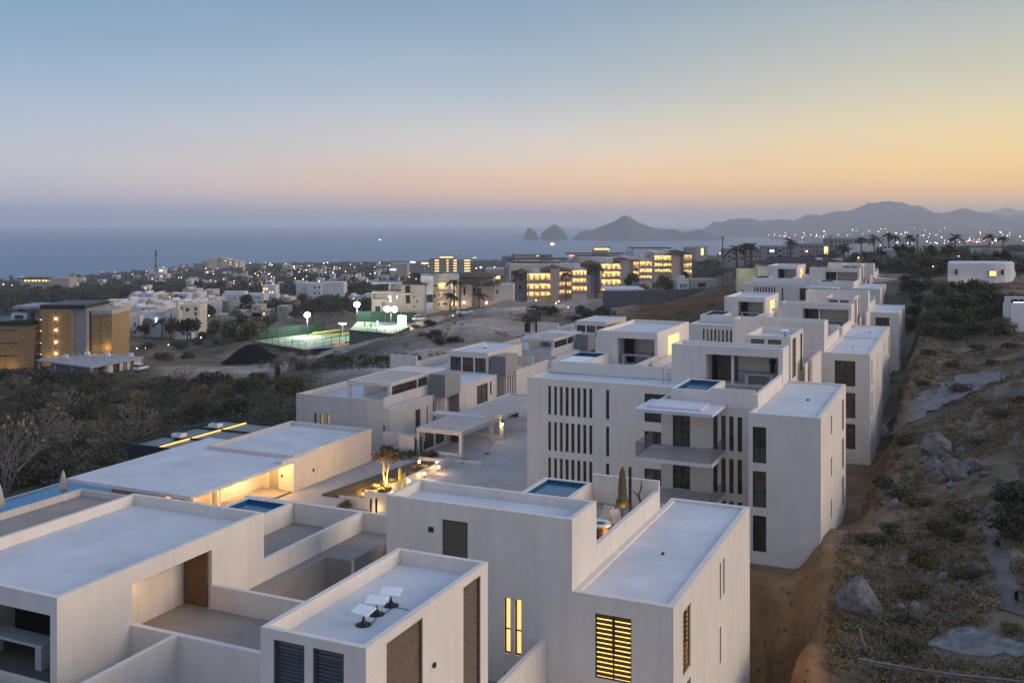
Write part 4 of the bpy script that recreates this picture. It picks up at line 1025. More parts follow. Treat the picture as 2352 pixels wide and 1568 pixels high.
# ravine on the left: individual shrubs and small trees, undergrowth between them
zones = [('below the white skeleton building', 0, 330, 868, 905, 46), ('at the far side of the ravine', 330, 700, 882, 912, 50), ('in the middle of the ravine', 0, 690, 890, 965, 92),
         ('at the near side of the ravine', 0, 480, 965, 1060, 70), ('just beyond the lap pool edge', 0, 300, 1060, 1120, 26)]
names = {'green': 'green', 'dark': 'dark green', 'olive': 'olive yellow', 'dry': 'dry grey', 'bare': 'bare white-stemmed'}
cnt = {}
def near_complex(p, pad=1.5):
    a, b = AB(p[0], p[1]); return (20 < a < 80.5 and b > -80.6 - pad and b < -8) or (80 <= a < 91 and b > -78 - pad and b < -8) or (91 <= a < 140 and b > -72 - pad and b < -8) or (140 <= a < 192 and -72.5 - pad < b < -8)
for zi, (zn, u0, u1, v0, v1, n) in enumerate(zones):
    us = prg.uniform(u0, u1, n * 2); vv = prg.uniform(v0, v1, n * 2); pts = hits(us, vv); m_ = 0
    for p in pts[np.argsort(pts[:, 0] / pts[:, 1])]:
        if near_complex(p) or m_ >= n: continue
        if prg.random() > .62: continue
        kd = prg.choice(['green', 'dark', 'olive', 'dry', 'bare'], p=[.34, .20, .20, .22, .04])
        s = prg.uniform(1.1, 3.4) * (1.25 if kd in ('dark', 'bare') else 1)
        i = cnt.get((zi, kd), 0); cnt[(zi, kd)] = i + 1; m_ += 1
        plant('shrub', f'{ordn(i)} {names[kd]} shrub from the left {zn}', 'shrub', kd, Vector(p) - Vector((0, 0, .1)), s, 'scrub shrubs in the ravine', prg, prg.uniform(.85, 1.25))
us = prg.uniform(-60, 720, 1500); vv = prg.uniform(872, 1125, 1500); pts = np.array([p for p in hits(us, vv) if not near_complex(p)])
mass('undergrowth', pts, prg.uniform(.9, 2.1, len(pts)), M.leaf, 95, .095, 31)
us = prg.uniform(600, 960, 400); vv = prg.uniform(795, 850, 400); pts = np.array([p for p, u, v in zip(hits(us, vv), us, vv) if not near_complex(p, 0) and (v > 828 or prg.random() < .06)])
mass('undergrowth', pts, prg.uniform(.7, 1.6, len(pts)), M.leafd, 60, .13, 32)
# pale bare trees that stand out of the scrub
for (u, v, s, lab) in ((283, 1045, 3.9, 'tall bare white-branched tree beside the smoked glass roof'), (155, 1035, 2.6, 'small bare pale tree standing in the near scrub'), (8, 1130, 4.6, 'bare white-branched tree at the lap pool, cut by the picture edge')):
    p = hit(u, v); plant('bare_tree', lab, 'tree', 'bare', p - Vector((0, 0, .2)), s, 'bare trees over the pool slope', prg, 1.6)

# right slope: dry tufts, shrubs, boulders
us = prg.uniform(1900, 2420, 13000); vv = np.exp(prg.uniform(np.log(650 - 500), np.log(1600 - 500), 13000)) + 500
P3 = np.concatenate([hits(us, vv)[:10500], hits(prg.uniform(2420, 3000, 3000), np.exp(prg.uniform(np.log(150), np.log(1100), 3000)) + 500)])
keep = np.array([not near_complex(p, 0) and AB(p[0], p[1])[1] > -8.0 for p in P3]); P3 = P3[keep]
den = np.sin(P3[:, 0] * .35 + 2 * np.sin(P3[:, 1] * .11)) * np.sin(P3[:, 1] * .27 + 1.5 * np.sin(P3[:, 0] * .2)) + .55 * prg.random(len(P3)); P3 = P3[den > .0]
def inpoly(u, v, poly):
    c = False
    for i in range(len(poly)):
        (x0, y0), (x1, y1) = poly[i], poly[i - 1]
        if (y0 > v) != (y1 > v) and u < (x1 - x0) * (v - y0) / (y1 - y0) + x0: c = not c
    return c
clear = ([(2022, 968), (2085, 925), (2150, 893), (2205, 862), (2300, 851), (2312, 868), (2230, 905), (2152, 940), (2090, 975), (2024, 1003)], [(2330, 1065), (2285, 1130), (2245, 1200), (2272, 1290), (2300, 1400), (2362, 1420), (2330, 1310), (2290, 1220), (2318, 1160), (2352, 1100)],
         [(2128, 1495), (2165, 1442), (2225, 1432), (2290, 1452), (2362, 1482), (2370, 1515), (2262, 1527)])
P3 = np.array([p for p in P3 if not any(inpoly(CX + F * p[0] / p[1], HV + F * (EYE - p[2]) / p[1], c) for c in clear)])
mass('dry_grass', P3, prg.uniform(.16, .42, len(P3)), M.dry, 36, .21, 33, hs=.7)
spots = [(2095, 665), (2130, 655), (2165, 672), (2200, 660), (2240, 668), (2275, 662), (2110, 690), (2150, 700), (2185, 690), (2220, 705), (2260, 695), (2290, 690), (2100, 720), (2135, 735), (2175, 728), (2215, 740), (2255, 725), (2085, 640), (2120, 630), (2150, 625),
         (2090, 750), (2140, 762), (2185, 770), (2230, 760), (2310, 720), (2330, 700), (2300, 760)]
for i, (u, v) in enumerate(spots):
    p = hit(u, v + 8); plant('bush', f'{ordn(i)} big dark bush of the thicket below the rounded white house', 'bush', ['dark', 'green'][i % 3 == 2], p - Vector((0, 0, .3)), prg.uniform(2.2, 3.6), 'thicket below the white house', prg, 1.0)
lows = [(2095, 800), (2130, 815), (2165, 806), (2205, 822), (2245, 805), (2290, 812), (2320, 800), (2110, 845), (2150, 858), (2190, 842), (2235, 850), (2275, 838), (2065, 860), (2085, 890), (2120, 885), (2060, 925), (2045, 950), (2290, 880), (2330, 885), (2205, 900), (2260, 925), (2335, 925), (2190, 925), (2160, 960), (2300, 960),
        (2110, 995), (2080, 1015), (2160, 1005), (2210, 1000), (2250, 1020), (2060, 1050), (2020, 1080), (2080, 1075), (2270, 1075), (2030, 1120), (1990, 1140), (2065, 1145), (2110, 1160), (2180, 1170), (2215, 1195), (2150, 1215), (2100, 1235), (2050, 1225), (2190, 1240), (2235, 1235), (2010, 1250), (2330, 1140), (2345, 1190), (2340, 1230), (2325, 1165),
        (1960, 1270), (2120, 1290), (2070, 1310), (2180, 1310), (2225, 1330), (2040, 1390), (2110, 1370), (2160, 1400), (2250, 1390), (2080, 1430), (1990, 1445), (2040, 1465), (2150, 1450), (1960, 1490), (2090, 1500), (2240, 1420), (2330, 1450), (1930, 1530), (2020, 1540)]
ci = {}
for i, (u, v) in enumerate(lows):
    kd = ['dry', 'olive', 'dry', 'dry', 'green'][i % 5] if v < 1130 or v > 1270 else ['green', 'olive', 'dry'][i % 3]
    if u > 2318 and 1120 < v < 1240: kd = 'dark'
    zn = 'above the gravel path' if v < 900 else 'between the gravel path and the rocks' if v < 1000 else 'around the rock heap' if v < 1180 else 'in the hollow beside the footpath' if v < 1300 else 'below the big boulder'
    j = ci.get((kd, zn), 0); ci[(kd, zn)] = j + 1
    p = hit(u, v); d = p.y; a, b = AB(p.x, p.y)
    if b < -6.5: continue
    plant('bush', f'{ordn(j)} low {names[kd]} bush {zn}', 'bush', kd, p - Vector((0, 0, .1)), prg.uniform(.6, 1.15) * (1.0 + d / 220) * (1.5 if kd == 'dark' else 1), 'low bushes on the dry slope', prg, .8)
import bmesh
def rock(u, v, w, h, lab, seed, squash=.8, dz=0.0):
    bm = bmesh.new(); bmesh.ops.create_icosphere(bm, subdivisions=3, radius=1.0)
    off = Vector((seed * 7.3, seed * 3.1, seed)); rg = random.Random(seed)
    cuts = [(Vector((rg.uniform(-1, 1), rg.uniform(-1, 1), rg.uniform(-.4, 1))).normalized(), rg.uniform(.55, .86)) for _ in range(13)]
    for q in bm.verts:
        c = q.co.copy()
        for nn, dd in cuts:
            e = c.dot(nn) - dd
            if e > 0: c -= nn * e
        c *= 1 + .09 * noise.noise(c * 2.2 + off) + .05 * noise.noise(c * 5.1 + off)
        q.co = Vector((c.x * w / 2, c.y * w / 2 * squash, c.z * h * .62))
    me = bpy.data.meshes.new('rock'); bm.to_mesh(me); bm.free(); me.materials.append(M.rock)
    o = bpy.data.objects.new('boulder', me); COL.objects.link(o); p = hit(u, v); o.location = p + Vector((0, 0, h * .18 + dz)); o.rotation_euler = (0, 0, rg.uniform(0, 6)); return tag(o, lab, 'boulder', 'grey boulders on the dry slope')
for r in [(1972, 1398, 3.1, 2.5, 'big grey boulder on the edge of the clay cut', 3), (2150, 1048, 3.9, 2.2, 'broad flat-topped rock on top of the rock heap', 5, .8, .5), (2142, 1075, 2.2, 1.6, 'small dark rock wedged under the flat-topped rock', 6),
          (2195, 1092, 4.0, 2.2, 'large rounded rock low in the rock heap', 8), (2236, 1080, 2.8, 1.6, 'pale rock at the footpath end of the rock heap', 9), (2205, 1040, 1.5, .9, 'small rock behind the flat-topped rock', 10), (2240, 1108, 1.2, .8, 'small pale stone below the rock heap', 12),
          (2055, 1165, 1.5, 1.0, 'lone grey stone halfway between the block and the footpath', 13), (2160, 1104, 2.4, 1.4, 'angular rock at the foot of the rock heap', 14), (2165, 1330, 1.0, .6, 'small pale stone in the dark hollow', 15), (2205, 1345, .8, .5, 'little stone beside the dark hollow', 16), (2100, 1395, 1.1, .6, 'low stone half buried below the big boulder', 17), (2070, 1400, .9, .6, 'broken stone beside the big boulder', 18), (2122, 1062, 1.2, .9, 'small angular rock at the uphill end of the rock heap', 21), (2178, 1062, 1.5, 1.1, 'angular rock between the flat-topped rock and the large rounded rock', 22), (2215, 1100, 1.3, .9, 'flat angular rock in front of the pale rock', 23), (2262, 1092, 1.0, .6, 'outlying small rock past the pale rock', 24), (2185, 1118, 1.0, .7, 'small split rock below the large rounded rock', 25), (2030, 1158, .8, .5, 'small stone beside the lone grey stone', 26)]:
    rock(*r)
M.slabc = mat('broken_concrete', (0.19, 0.185, 0.185), 0.95, 1.5, 0.45, 0.04, 5.0)
# pale broken slab, pipe rail, posts
sl = [hit(u, v, .12) for u, v in ((2128, 1482), (2165, 1452), (2225, 1442), (2290, 1462), (2350, 1482), (2362, 1500), (2338, 1514), (2305, 1502), (2262, 1512), (2190, 1500))]
k = MB(); n = len(sl); k.add([p for p in sl] + [p - Vector((0, 0, .5)) for p in sl], [tuple(range(n))] + [(i, (i + 1) % n, n + (i + 1) % n, n + i) for i in range(n)])
tag(k.build('concrete_slab', M.slabc), 'pale broken concrete slab lying on the dry slope', 'slab')
rl = thing('pipe_railing', 'thin pale pipe railing along the bottom of the slope', 'railing', xyz=(0, 0, 0), rot=0)
ends = [hit(u, v) for u, v in ((1972, 1560), (2010, 1568), (2052, 1576), (2100, 1585), (2150, 1592), (2200, 1600), (2255, 1606), (2310, 1612), (2365, 1620))]
for i, p in enumerate(ends):
    MB().tube(p - Vector((0, 0, .2)), p + Vector((0, 0, 1.15)), .06, n=6).build('post', M.rock, rl)
for h in (1.15, .95):
    k = MB()
    for i in range(len(ends) - 1): k.tube(ends[i] + Vector((0, 0, h)), ends[i + 1] + Vector((0, 0, h)), .06, n=5)
    k.build('rail', M.path if h > 1 else M.rock, rl)
for i, (u, v, h, lab) in enumerate(((2231, 916, 1.2, 'short dark post standing on the pale gravel path'), (2317, 953, 1.8, 'dark post below the white house corner, tallest on the slope'), (2300, 878, 1.3, 'dark post at the far end of the gravel path'), (1990, 1503, 1.5, 'leaning pale stake above the pipe railing'))):
    p = hit(u, v); t = tag(MB().tube((0, 0, -.2), (.12 * (i == 3) * -3, 0, h), .07, .06, 6).build('fence_post', M.bark if i < 3 else M.path), lab, 'post', 'posts on the dry slope'); t.location = p

# ------------------------------------------------------------------ planted bed in front of the lobby
bed = thing('planted_bed', 'dark planted garden bed with low white wall and small lamps', 'garden bed', 76, -50, 65)
pv2 = MB().prism([(-53.6, 76.0), (-48.9, 76.0), (-48.6, 91.0), (-52.0, 91.0)], 65.0, 65.16); pv2.build('soil', M.bedsoil, bed)
part('edge_wall', M.villa, bed, (-48.6, -48.35, 80.0, 91.3, 64.9, 65.75), (-52.0, -48.6, 91.0, 91.25, 64.9, 65.5))
part('curb', M.villa, None, (0, 5.2, 0, .3, 0, .3)).name = 'curb_stone'
cs = bpy.data.objects['curb_stone']; p = on(1000, 1058, 65); cs.location = p; cs.rotation_euler = (0, 0, -R(20)); tag(cs, 'low white curb stone at the end of the planted bed', 'curb')
rg = np.random.default_rng(5); k = MB(); tips = []
base = on(886, 1117, 65.1)
for d in ((.12, 0, 1), (-.2, .1, .95)):
    limbs(k, rg, Vector((0, 0, 0)), Vector(d).normalized(), 1.25, .13, 4, tips, .42)
tr = thing('tree', 'lit small tree with open orange-brown crown in the planted bed', 'tree', xyz=base, rot=0)
k.build('trunk', M.palebark, tr)
v, f = leaf_cloud(rg, [tuple(t) for t in tips], [.34] * len(tips), 850, .10)
link('crown', cloud_mesh('crown', M.leafa, v, f), tr)
def cactus(p, h, lab, arms=2, r=.13, group=None, m=None):
    t = thing('cactus', lab, 'cactus', xyz=p, rot=0, group=group)
    prof = [(r * .8, -.1), (r, h * .3), (r * 1.05, h * .8), (r * .7, h * .96), (.02, h)]
    MB().lathe(prof, 9).build('stem', m or M.cactus, t)
    for i in range(arms):
        s = .38 + .1 * i; ang_ = 2.4 * i + .3; hh = h * (.75 - .16 * i)
        MB().lathe([(r * .8, -.1), (r * .9, hh * .4), (r * .9, hh * .85), (.02, hh)], 8, (s * math.cos(ang_), s * math.sin(ang_) * .5, 0)).build('arm', m or M.cactus, t)
    return t
M.cactusy = mat('lamplit_cactus_skin', (0.36, 0.33, 0.11), 0.8, 3.0, .2)  # yellow lamplight put into the skin colour
cactus(on(919, 1121, 65.1), 2.0, 'floodlit yellow columnar cactus in the planted bed', 1, .17, m=M.cactusy)
cactus(on(954, 1046, 65.0), 1.9, 'slim dark cactus by the carport wall, nearer the tree', 0, .12)
cactus(on(967, 1046, 65.0), 2.1, 'slim dark cactus by the carport wall, nearer the carport post', 1, .12)
for i, (u, v, s, kd) in enumerate(((905, 1050, 1.0, 'dark'), (925, 1052, .9, 'green'), (945, 1050, .8, 'dark'), (975, 1053, 1.0, 'green'), (990, 1050, .8, 'dark'), (885, 1040, 1.0, 'green'), (845, 1128, .6, 'olive'), (862, 1122, .6, 'olive'), (905, 1108, .6, 'olive'), (935, 1090, .55, 'dry'), (950, 1082, .5, 'olive'), (975, 1075, .5, 'dry'), (990, 1070, .5, 'olive'), (828, 1132, .5, 'dry'), (1148, 902, 1.2, 'dark'), (1180, 902, 1.0, 'dark'), (848, 1134, .55, 'dry'), (872, 1132, .5, 'olive'), (880, 1112, .5, 'dry'), (893, 1122, .5, 'olive'), (915, 1100, .5, 'dry'), (925, 1105, .5, 'olive'), (940, 1096, .45, 'dry'), (960, 1078, .5, 'olive'), (968, 1086, .4, 'dry'), (985, 1076, .45, 'olive'), (858, 1118, .5, 'dry'))):
    plant('garden_plant', f'{ordn(i)} {names[kd]} garden plant ' + ('along the carport garden wall' if i < 6 else 'growing in the lamplit bed' if i < 14 or i > 15 else 'at the entrance of the second villa'), 'plant', kd, on(u, v, 65.1 if i not in (14, 15) else 64.95), s, 'garden plants round the driveway', prg)
for i, (u, v) in enumerate(((963, 1064), (1004, 1066), (1007, 1077), (975, 1092), (939, 1109))):
    p = on(u, v + 6, 65.15); t = thing('garden_lamp', f'small glowing bollard lamp on the garden bed, {ordn(i)} from the carport side', 'lamp', xyz=p, rot=0, group='bollard lamps of the garden bed')
    MB().tube((0, 0, 0), (0, 0, .35), .03).build('stem', M.steel, t); MB().lathe([(.02, .33), (.1, .38), (.12, .46), (.08, .54), (.01, .57)], 8).build('bulb', M.bulb, t)
    lamp('garden_light', p + Vector((.25, -.25, .5)), 16, (1.0, 0.68, 0.32), .08)
for (u, v, e, h) in ((838, 1131, 70, .45), (868, 1120, 230, .5), (896, 1118, 110, .4), (925, 1126, 34, .5), (902, 1108, 60, .5), (950, 1086, 30, .45), (980, 1074, 30, .45)):
    lamp('garden_light', on(u, v, 65.2) + Vector((0, -.2, h)), e, (1.0, 0.62, 0.22), .06)
nw = thing('niche_wall', 'low white garden wall lit from below behind two cacti', 'wall', 73.4, -46, 65)
part('wall', M.villa, nw, (-47.6, -45.2, 73.9, 74.1, 64.9, 66.6), (-50.3, -47.6, 73.9, 74.1, 64.9, 65.9))
q = W(73.3, -46.6, 65.0); cactus(q, 1.25, 'dark cactus in front of the lit niche wall, left of the pair', 0, .1, 'niche cacti'); cactus(W(73.2, -46.0, 65.0), 1.4, 'dark cactus in front of the lit niche wall, right of the pair', 0, .1, 'niche cacti')
lamp('niche_light', W(73.4, -46.3, 65.25), 14, (1.0, 0.66, 0.26), .06)
plant('garden_plant', 'glowing yellow garden plant beside the plunge pool parapet', 'plant', 'olive', on(793, 1172, 65.0), .9, 'garden plants round the driveway', prg, 1.3)
lamp('plant_light', on(793, 1176, 65.4), 14, (1.0, 0.7, 0.2), .06)
k = MB(); p = [on(u, v, 65.02) for u, v in ((1040, 1060), (1060, 1054), (1078, 1055), (1064, 1064))]; k.add(p + [q + Vector((0, 0, .03)) for q in p], [(3, 2, 1, 0), (4, 5, 6, 7), (0, 1, 5, 4), (1, 2, 6, 5), (2, 3, 7, 6), (3, 0, 4, 7)])
tag(k.build('drain_cover', M.steel), 'dark metal cover lying on the driveway by the curb', 'drain cover')
k = MB(); p = [on(u, v, 65.02) for u, v in ((1112, 1041), (1120, 1039), (1126, 1041), (1118, 1043))]; k.add(p + [q + Vector((0, 0, .02)) for q in p], [(3, 2, 1, 0), (4, 5, 6, 7), (0, 1, 5, 4), (1, 2, 6, 5), (2, 3, 7, 6), (3, 0, 4, 7)])
tag(k.build('drain_cover', M.steel), 'small dark drain cover out in the middle of the driveway', 'drain cover')
# tufts on the bare sandy ground
us = prg.uniform(660, 1650, 2600); vv = prg.uniform(705, 845, 2600); P4 = np.array([p for p in hits(us, vv) if not near_complex(p, 1) and p[1] < 330])
d4 = np.sin(P4[:, 0] * .12 + 1.5 * np.sin(P4[:, 1] * .06)) * np.sin(P4[:, 1] * .10 + P4[:, 0] * .04) + .4 * prg.random(len(P4)); P4 = P4[d4 > .32]
mass('dry_grass', P4, prg.uniform(.25, .75, len(P4)), M.dry, 26, .26, 35, hs=.55)

# twiggy dry bushes and rubble on the right slope
ci2 = 0
for u, v in ((2105, 870), (2140, 905), (2085, 1000), (2130, 1020), (2190, 1015), (2230, 1010), (2285, 1010), (2045, 1100), (2095, 1110), (2075, 1190), (2140, 1190), (2260, 1180), (2005, 1210), (2110, 1265), (2165, 1255), (2060, 1350), (2140, 1345), (2200, 1375), (2290, 1360), (2010, 1420), (2125, 1425), (2185, 1430), (2060, 1480), (1945, 1500), (2300, 1540)):
    p = hit(u, v)
    if AB(p.x, p.y)[1] < -6.5: continue
    plant('bush', f'{ordn(ci2)} twiggy pale dry bush down the slope from the gravel path', 'bush', 'bare', p - Vector((0, 0, .1)), prg.uniform(.55, 1.0), 'twiggy bushes on the dry slope', prg, .8); ci2 += 1
k = MB()
for _ in range(420):
    a_, b_ = prg.uniform(44, 82), prg.uniform(-15, -4.5)
    if (a_ < 59.6 and b_ < -11.2) or (a_ > 74.8 and b_ < -9.2): continue
    c = W(a_, b_, 0); c.z = ground(c.x, c.y); r = prg.uniform(.05, .22); q_ = [c + Vector((prg.uniform(.6, 1.2) * dx * r, prg.uniform(.6, 1.2) * dy * r, prg.uniform(.4, 1) * dz * r)) for dx, dy, dz in ((1, 0, 0), (0, 1, 0), (-1, 0, 0), (0, -1, 0), (0, 0, 1.2), (0, 0, -1))]
    k.add(q_, [(0, 1, 4), (1, 2, 4), (2, 3, 4), (3, 0, 4), (1, 0, 5), (2, 1, 5), (3, 2, 5), (0, 3, 5)])
o = k.build('rubble', mat('clay_rubble', (0.19, 0.13, 0.09), 0.95)); o['kind'] = 'stuff'

# ================================================================== buildings in the middle distance
M.tan = mat('tan_brick', (0.30, 0.20, 0.092), 0.9, 1.2, 0.25, 0.02, 3.0)
M.cream = mat('cream_stucco', (0.56, 0.50, 0.42), 0.9, 0.4, 0.1)
M.beige = mat('beige_stucco', (0.40, 0.35, 0.31), 0.9, 0.4, 0.12)
M.wht = mat('white_stucco', (0.62, 0.62, 0.64), 0.9, 0.3, 0.12)
M.grey = mat('grey_stucco', (0.24, 0.235, 0.245), 0.9, 0.4, 0.15)
M.conc = mat('raw_concrete', (0.34, 0.34, 0.36), 0.9, 0.5, 0.25)
M.tile = mat('clay_roof_tile', (0.13, 0.075, 0.062), 0.9, 1.5, 0.3)
M.dtile = mat('dark_roof_tile', (0.055, 0.045, 0.045), 0.9, 1.5, 0.3)
M.stonew = mat('grey_block_wall', (0.115, 0.115, 0.125), 0.95, 1.0, 0.3)
M.court = mat('green_court', (0.19, 0.29, 0.19), 0.8, 0.3, 0.15)
M.courtb = mat('blue_court', (0.05, 0.13, 0.26), 0.8, 0.3, 0.15)
M.courto = mat('orange_court', (0.42, 0.16, 0.09), 0.8)
M.screen = mat('green_windscreen', (0.010, 0.032, 0.024), 0.9, 0.6, 0.2)
M.yellow = mat('yellow_tape', (0.55, 0.45, 0.06), 0.7)
M.line = mat('white_court_line', (0.6, 0.6, 0.58), 0.8)
M.teal = mat('blue_grey_board', (0.10, 0.125, 0.125), 0.9, 0.5, 0.15)
M.tarp = mat('black_tarp', (0.006, 0.007, 0.010), 0.85, 0.8, 0.3, 0.15, 0.8, spec=0.03)
M.dirt = mat('dirt_heap', (0.12, 0.09, 0.075), 0.95, 0.7, 0.25, 0.1, 1.2)
M.carw = mat('white_car_paint', (0.72, 0.73, 0.75), 0.3, spec=0.5)
M.carr = mat('maroon_car_paint', (0.11, 0.018, 0.02), 0.3, spec=0.5)
M.card = mat('dark_car_paint', (0.04, 0.042, 0.05), 0.3, spec=0.5)
M.rubber = mat('tyre_rubber', (0.02, 0.02, 0.02), 0.9)
M.warm = mat('lit_window', (1, .7, .3), 0.6, emit=(1.0, 0.60, 0.20), estr=1.3)
M.cool = mat('cool_lit_window', (.9, .95, 1), 0.6, emit=(0.80, 0.88, 1.0), estr=1.6)
M.redsign = mat('red_sign', (1, .2, .1), 0.6, emit=(1.0, 0.16, 0.08), estr=1.6)
M.bluesign = mat('blue_sign', (.4, .5, 1), 0.6, emit=(0.45, 0.50, 1.0), estr=2.2)
WM = {'dark': M.glass, 'lit': M.warm, 'cool': M.cool}
class FB:
    """A building measured in the photograph at distance Y: picture columns and rows become metres on its own front."""
    def __init__(s, name, label, cat, u, v, Y, rot=0.0, group=None):
        s.u, s.v, s.S = u, v, Y / F
        s.P = thing(name, label, cat, xyz=at(u, v, Y), rot=rot, group=group); s.p0 = s.P.location.copy(); s.rot = rot
    def X(s, u): return (u - s.u) * s.S
    def Z(s, v): return (s.v - v) * s.S
    def box(s, nm, m, u0, u1, vt, vb, y0, y1, parent=None):
        return part(nm, m, parent or s.P, (s.X(u0), s.X(u1), y0, y1, s.Z(vb), s.Z(vt)))
    def vol(s, u0, u1, vt, vb, y0, y1, m, wins=(), rec=(), par=.35, rm=None, right=()):
        ops = [(s.X(a), s.X(b), s.Z(d), s.Z(c), .18, 'fw' + k) for a, b, c, d, k in wins] + [(s.X(a), s.X(b), s.Z(d), s.Z(c), dp) for a, b, c, d, dp in rec]
        fo = [(o[0], o[1], o[2], o[3], o[4]) for o in ops]
        shell(s.P, 'wall', s.X(u0), s.X(u1), y0, y1, s.Z(vb) - 4, s.Z(vt), m, front=fo, par=par, pt=.25, rm=rm or M.roof)
        for a, b, c, d, k in wins:
            w = part('window', M.frame, s.P, (s.X(a), s.X(b), y0 + .12, y0 + .16, s.Z(d), s.Z(c)))
            t = .07; part('pane', WM[k], w, (s.X(a) + t, s.X(b) - t, y0 + .08, y0 + .115, s.Z(d) + t, s.Z(c) - t))
    def balcony(s, u0, u1, vt, vb, y0, m, e=1.0, dp=1.7, wins=((.15, .3), (.55, .7)), col=(1.0, .68, .29), lit=True):
        x0, x1, z0, z1 = s.X(u0), s.X(u1), s.Z(vb), s.Z(vt)
        for a, b in wins:
            part('window', M.wooddoor, s.P, (x0 + (x1 - x0) * a, x0 + (x1 - x0) * b, y0 + dp - .06, y0 + dp - .01, z0 + .2, z0 + (z1 - z0) * .8))
        part('railing', M.beige, s.P, (x0 - .1, x1 + .1, y0 - .35, y0 - .25, z0 - .25, z0 + .5))
        if lit:
            w = max(.5, (x1 - x0) * .8)
            l = lamp('balcony_light', ((x0 + x1) / 2, y0 + dp * .5, z1 - .12), 33 * (x1 - x0) * e, col, kind='AREA', size=(w, .25), parent=s.P)
    def hip(s, u0, u1, ve, vt, y0, y1, m, name='roof'):
        x0, x1, z0, z1 = s.X(u0), s.X(u1), s.Z(ve), s.Z(vt); r = min(x1 - x0, y1 - y0) / 2 * .96
        k = MB(); xa, xb = (x0 + r, x1 - r) if x1 - x0 > y1 - y0 else ((x0 + x1) / 2 - .1, (x0 + x1) / 2 + .1)
        ya, yb = (y0 + r, y1 - r) if y1 - y0 > x1 - x0 else ((y0 + y1) / 2 - .1, (y0 + y1) / 2 + .1)
        k.add([(x0, y0, z0), (x1, y0, z0), (x1, y1, z0), (x0, y1, z0), (xa, ya, z1), (xb, ya, z1), (xb, yb, z1), (xa, yb, z1)], [(0, 1, 5, 4), (1, 2, 6, 5), (2, 3, 7, 6), (3, 0, 4, 7), (4, 5, 6, 7), (3, 2, 1, 0)])
        return k.build(name, m, s.P)
    def wp(s, u, v, y):
        c, q = math.cos(s.rot), math.sin(s.rot); x = s.X(u); return s.p0 + Vector((x * math.cos(-s.rot) - y * math.sin(-s.rot), x * math.sin(-s.rot) + y * math.cos(-s.rot), s.Z(v)))

# brown apartment house on the left edge
b = FB('apartment_building', 'brown brick apartment house with amber wall lights, on the left by the scrub', 'apartment building', 0, 845, 272)
b.vol(-90, 78, 747, 850, 0, 22, M.tan, wins=[(-30, 39, 757, 759.5, 'dark'), (-30, 41, 787, 789.5, 'dark'), (-30, 43, 816, 818.5, 'dark')])
b.box('roof_slab', M.steel, -92, 77, 737, 746.5, -.4, 14)
b.box('roof_room', M.wht, 17, 53, 721, 736, 2, 7); w = b.box('window', M.frame, 26, 45, 725, 734, 1.8, 2.0); b.box('pane', M.glass, 27, 44, 726, 733, 1.75, 1.79, w)
b.vol(99, 169, 709, 822, -1.2, 16, M.tan, wins=[(132, 133.6, 713, 812, 'dark')])
b.vol(78, 99, 712, 850, 2.5, 16, M.tan)
for v in (734, 760, 787, 813):
    b.box('balcony_slab', M.cream, 80, 98.5, v, v + 1.6, .6, 2.5)
    lt = part('wall_light', M.bulb, b.P, (b.X(92), b.X(97), .5, .6, b.Z(v) - .15, b.Z(v)))
b.vol(169, 200, 708, 822, -.4, 16, M.grey)
b.vol(205, 252, 723, 806, 1.5, 14, M.tan, wins=[(226.5, 227.7, 728, 800, 'dark'), (217, 224, 735.5, 736.6, 'dark'), (217, 224, 761.5, 762.6, 'dark'), (217, 224, 787, 788.2, 'dark')])
b.box('roof_cap', M.beige, 204.5, 252.5, 714, 722.8, 1.3, 13)
b.box('roof_slab', M.steel, 97, 200.5, 699, 707.5, -1.4, 15); b.box('roof_slab', M.conc, 18, 96.5, 705, 711, 2.3, 15)
b.box('chimney', M.tan, 5, 18, 706, 736, 6, 8)
for v in (731, 757, 784, 810):
    part('wall_light', M.bulb, b.P, (b.X(132.2), b.X(134.6), -1.5, -1.22, b.Z(v) - .14, b.Z(v) + .14)); lamp('wall_light_lamp', (b.X(133.4), -1.9, b.Z(v)), 10, (1, .66, .3), .1, parent=b.P)
for u, v, y, e in ((242, 799, 1.0, 65), (120, 822, -2.2, 60), (160, 818, -2.0, 60), (30, 842, -1.5, 60), (-10, 842, -1.5, 50), (212, 803, .6, 20)):
    lamp('uplight', (b.X(u), y - .5, b.Z(v)), e, (1, .62, .22), .15, parent=b.P)
# raw concrete shell in front of it
zt = 54.0
cp = [on(u, v, zt) for u, v in ((82, 826), (209, 843), (332, 820), (196, 808))]
cc = sum(cp, Vector()) / 4
t = thing('unfinished_building', 'single storey raw concrete shell with cluttered flat roof in the scrub', 'building', xyz=cc, rot=0); REF[t.name] = tuple(cc)
MB().prism([(p.x, p.y) for p in cp], zt - .35, zt).build('roof', M.conc, t)
ins = lambda k_: [(cc.x + (p.x - cc.x) * k_, cc.y + (p.y - cc.y) * k_) for p in cp]
MB().prism(ins(.72), zt - 5.5, zt - .36).build('core_wall', M.grey, t)
for i in range(4):
    p, q = Vector((*ins(.93)[i], 0)), Vector((*ins(.93)[(i + 1) % 4], 0))
    for f_ in (0, .33, .66):
        c = p.lerp(q, f_); part('column', M.conc, t, (c.x - .3, c.x + .3, c.y - .3, c.y + .3, zt - 5.5, zt - .36))
p, q = Vector((*ins(.95)[1], 0)), Vector((*ins(.95)[2], 0))
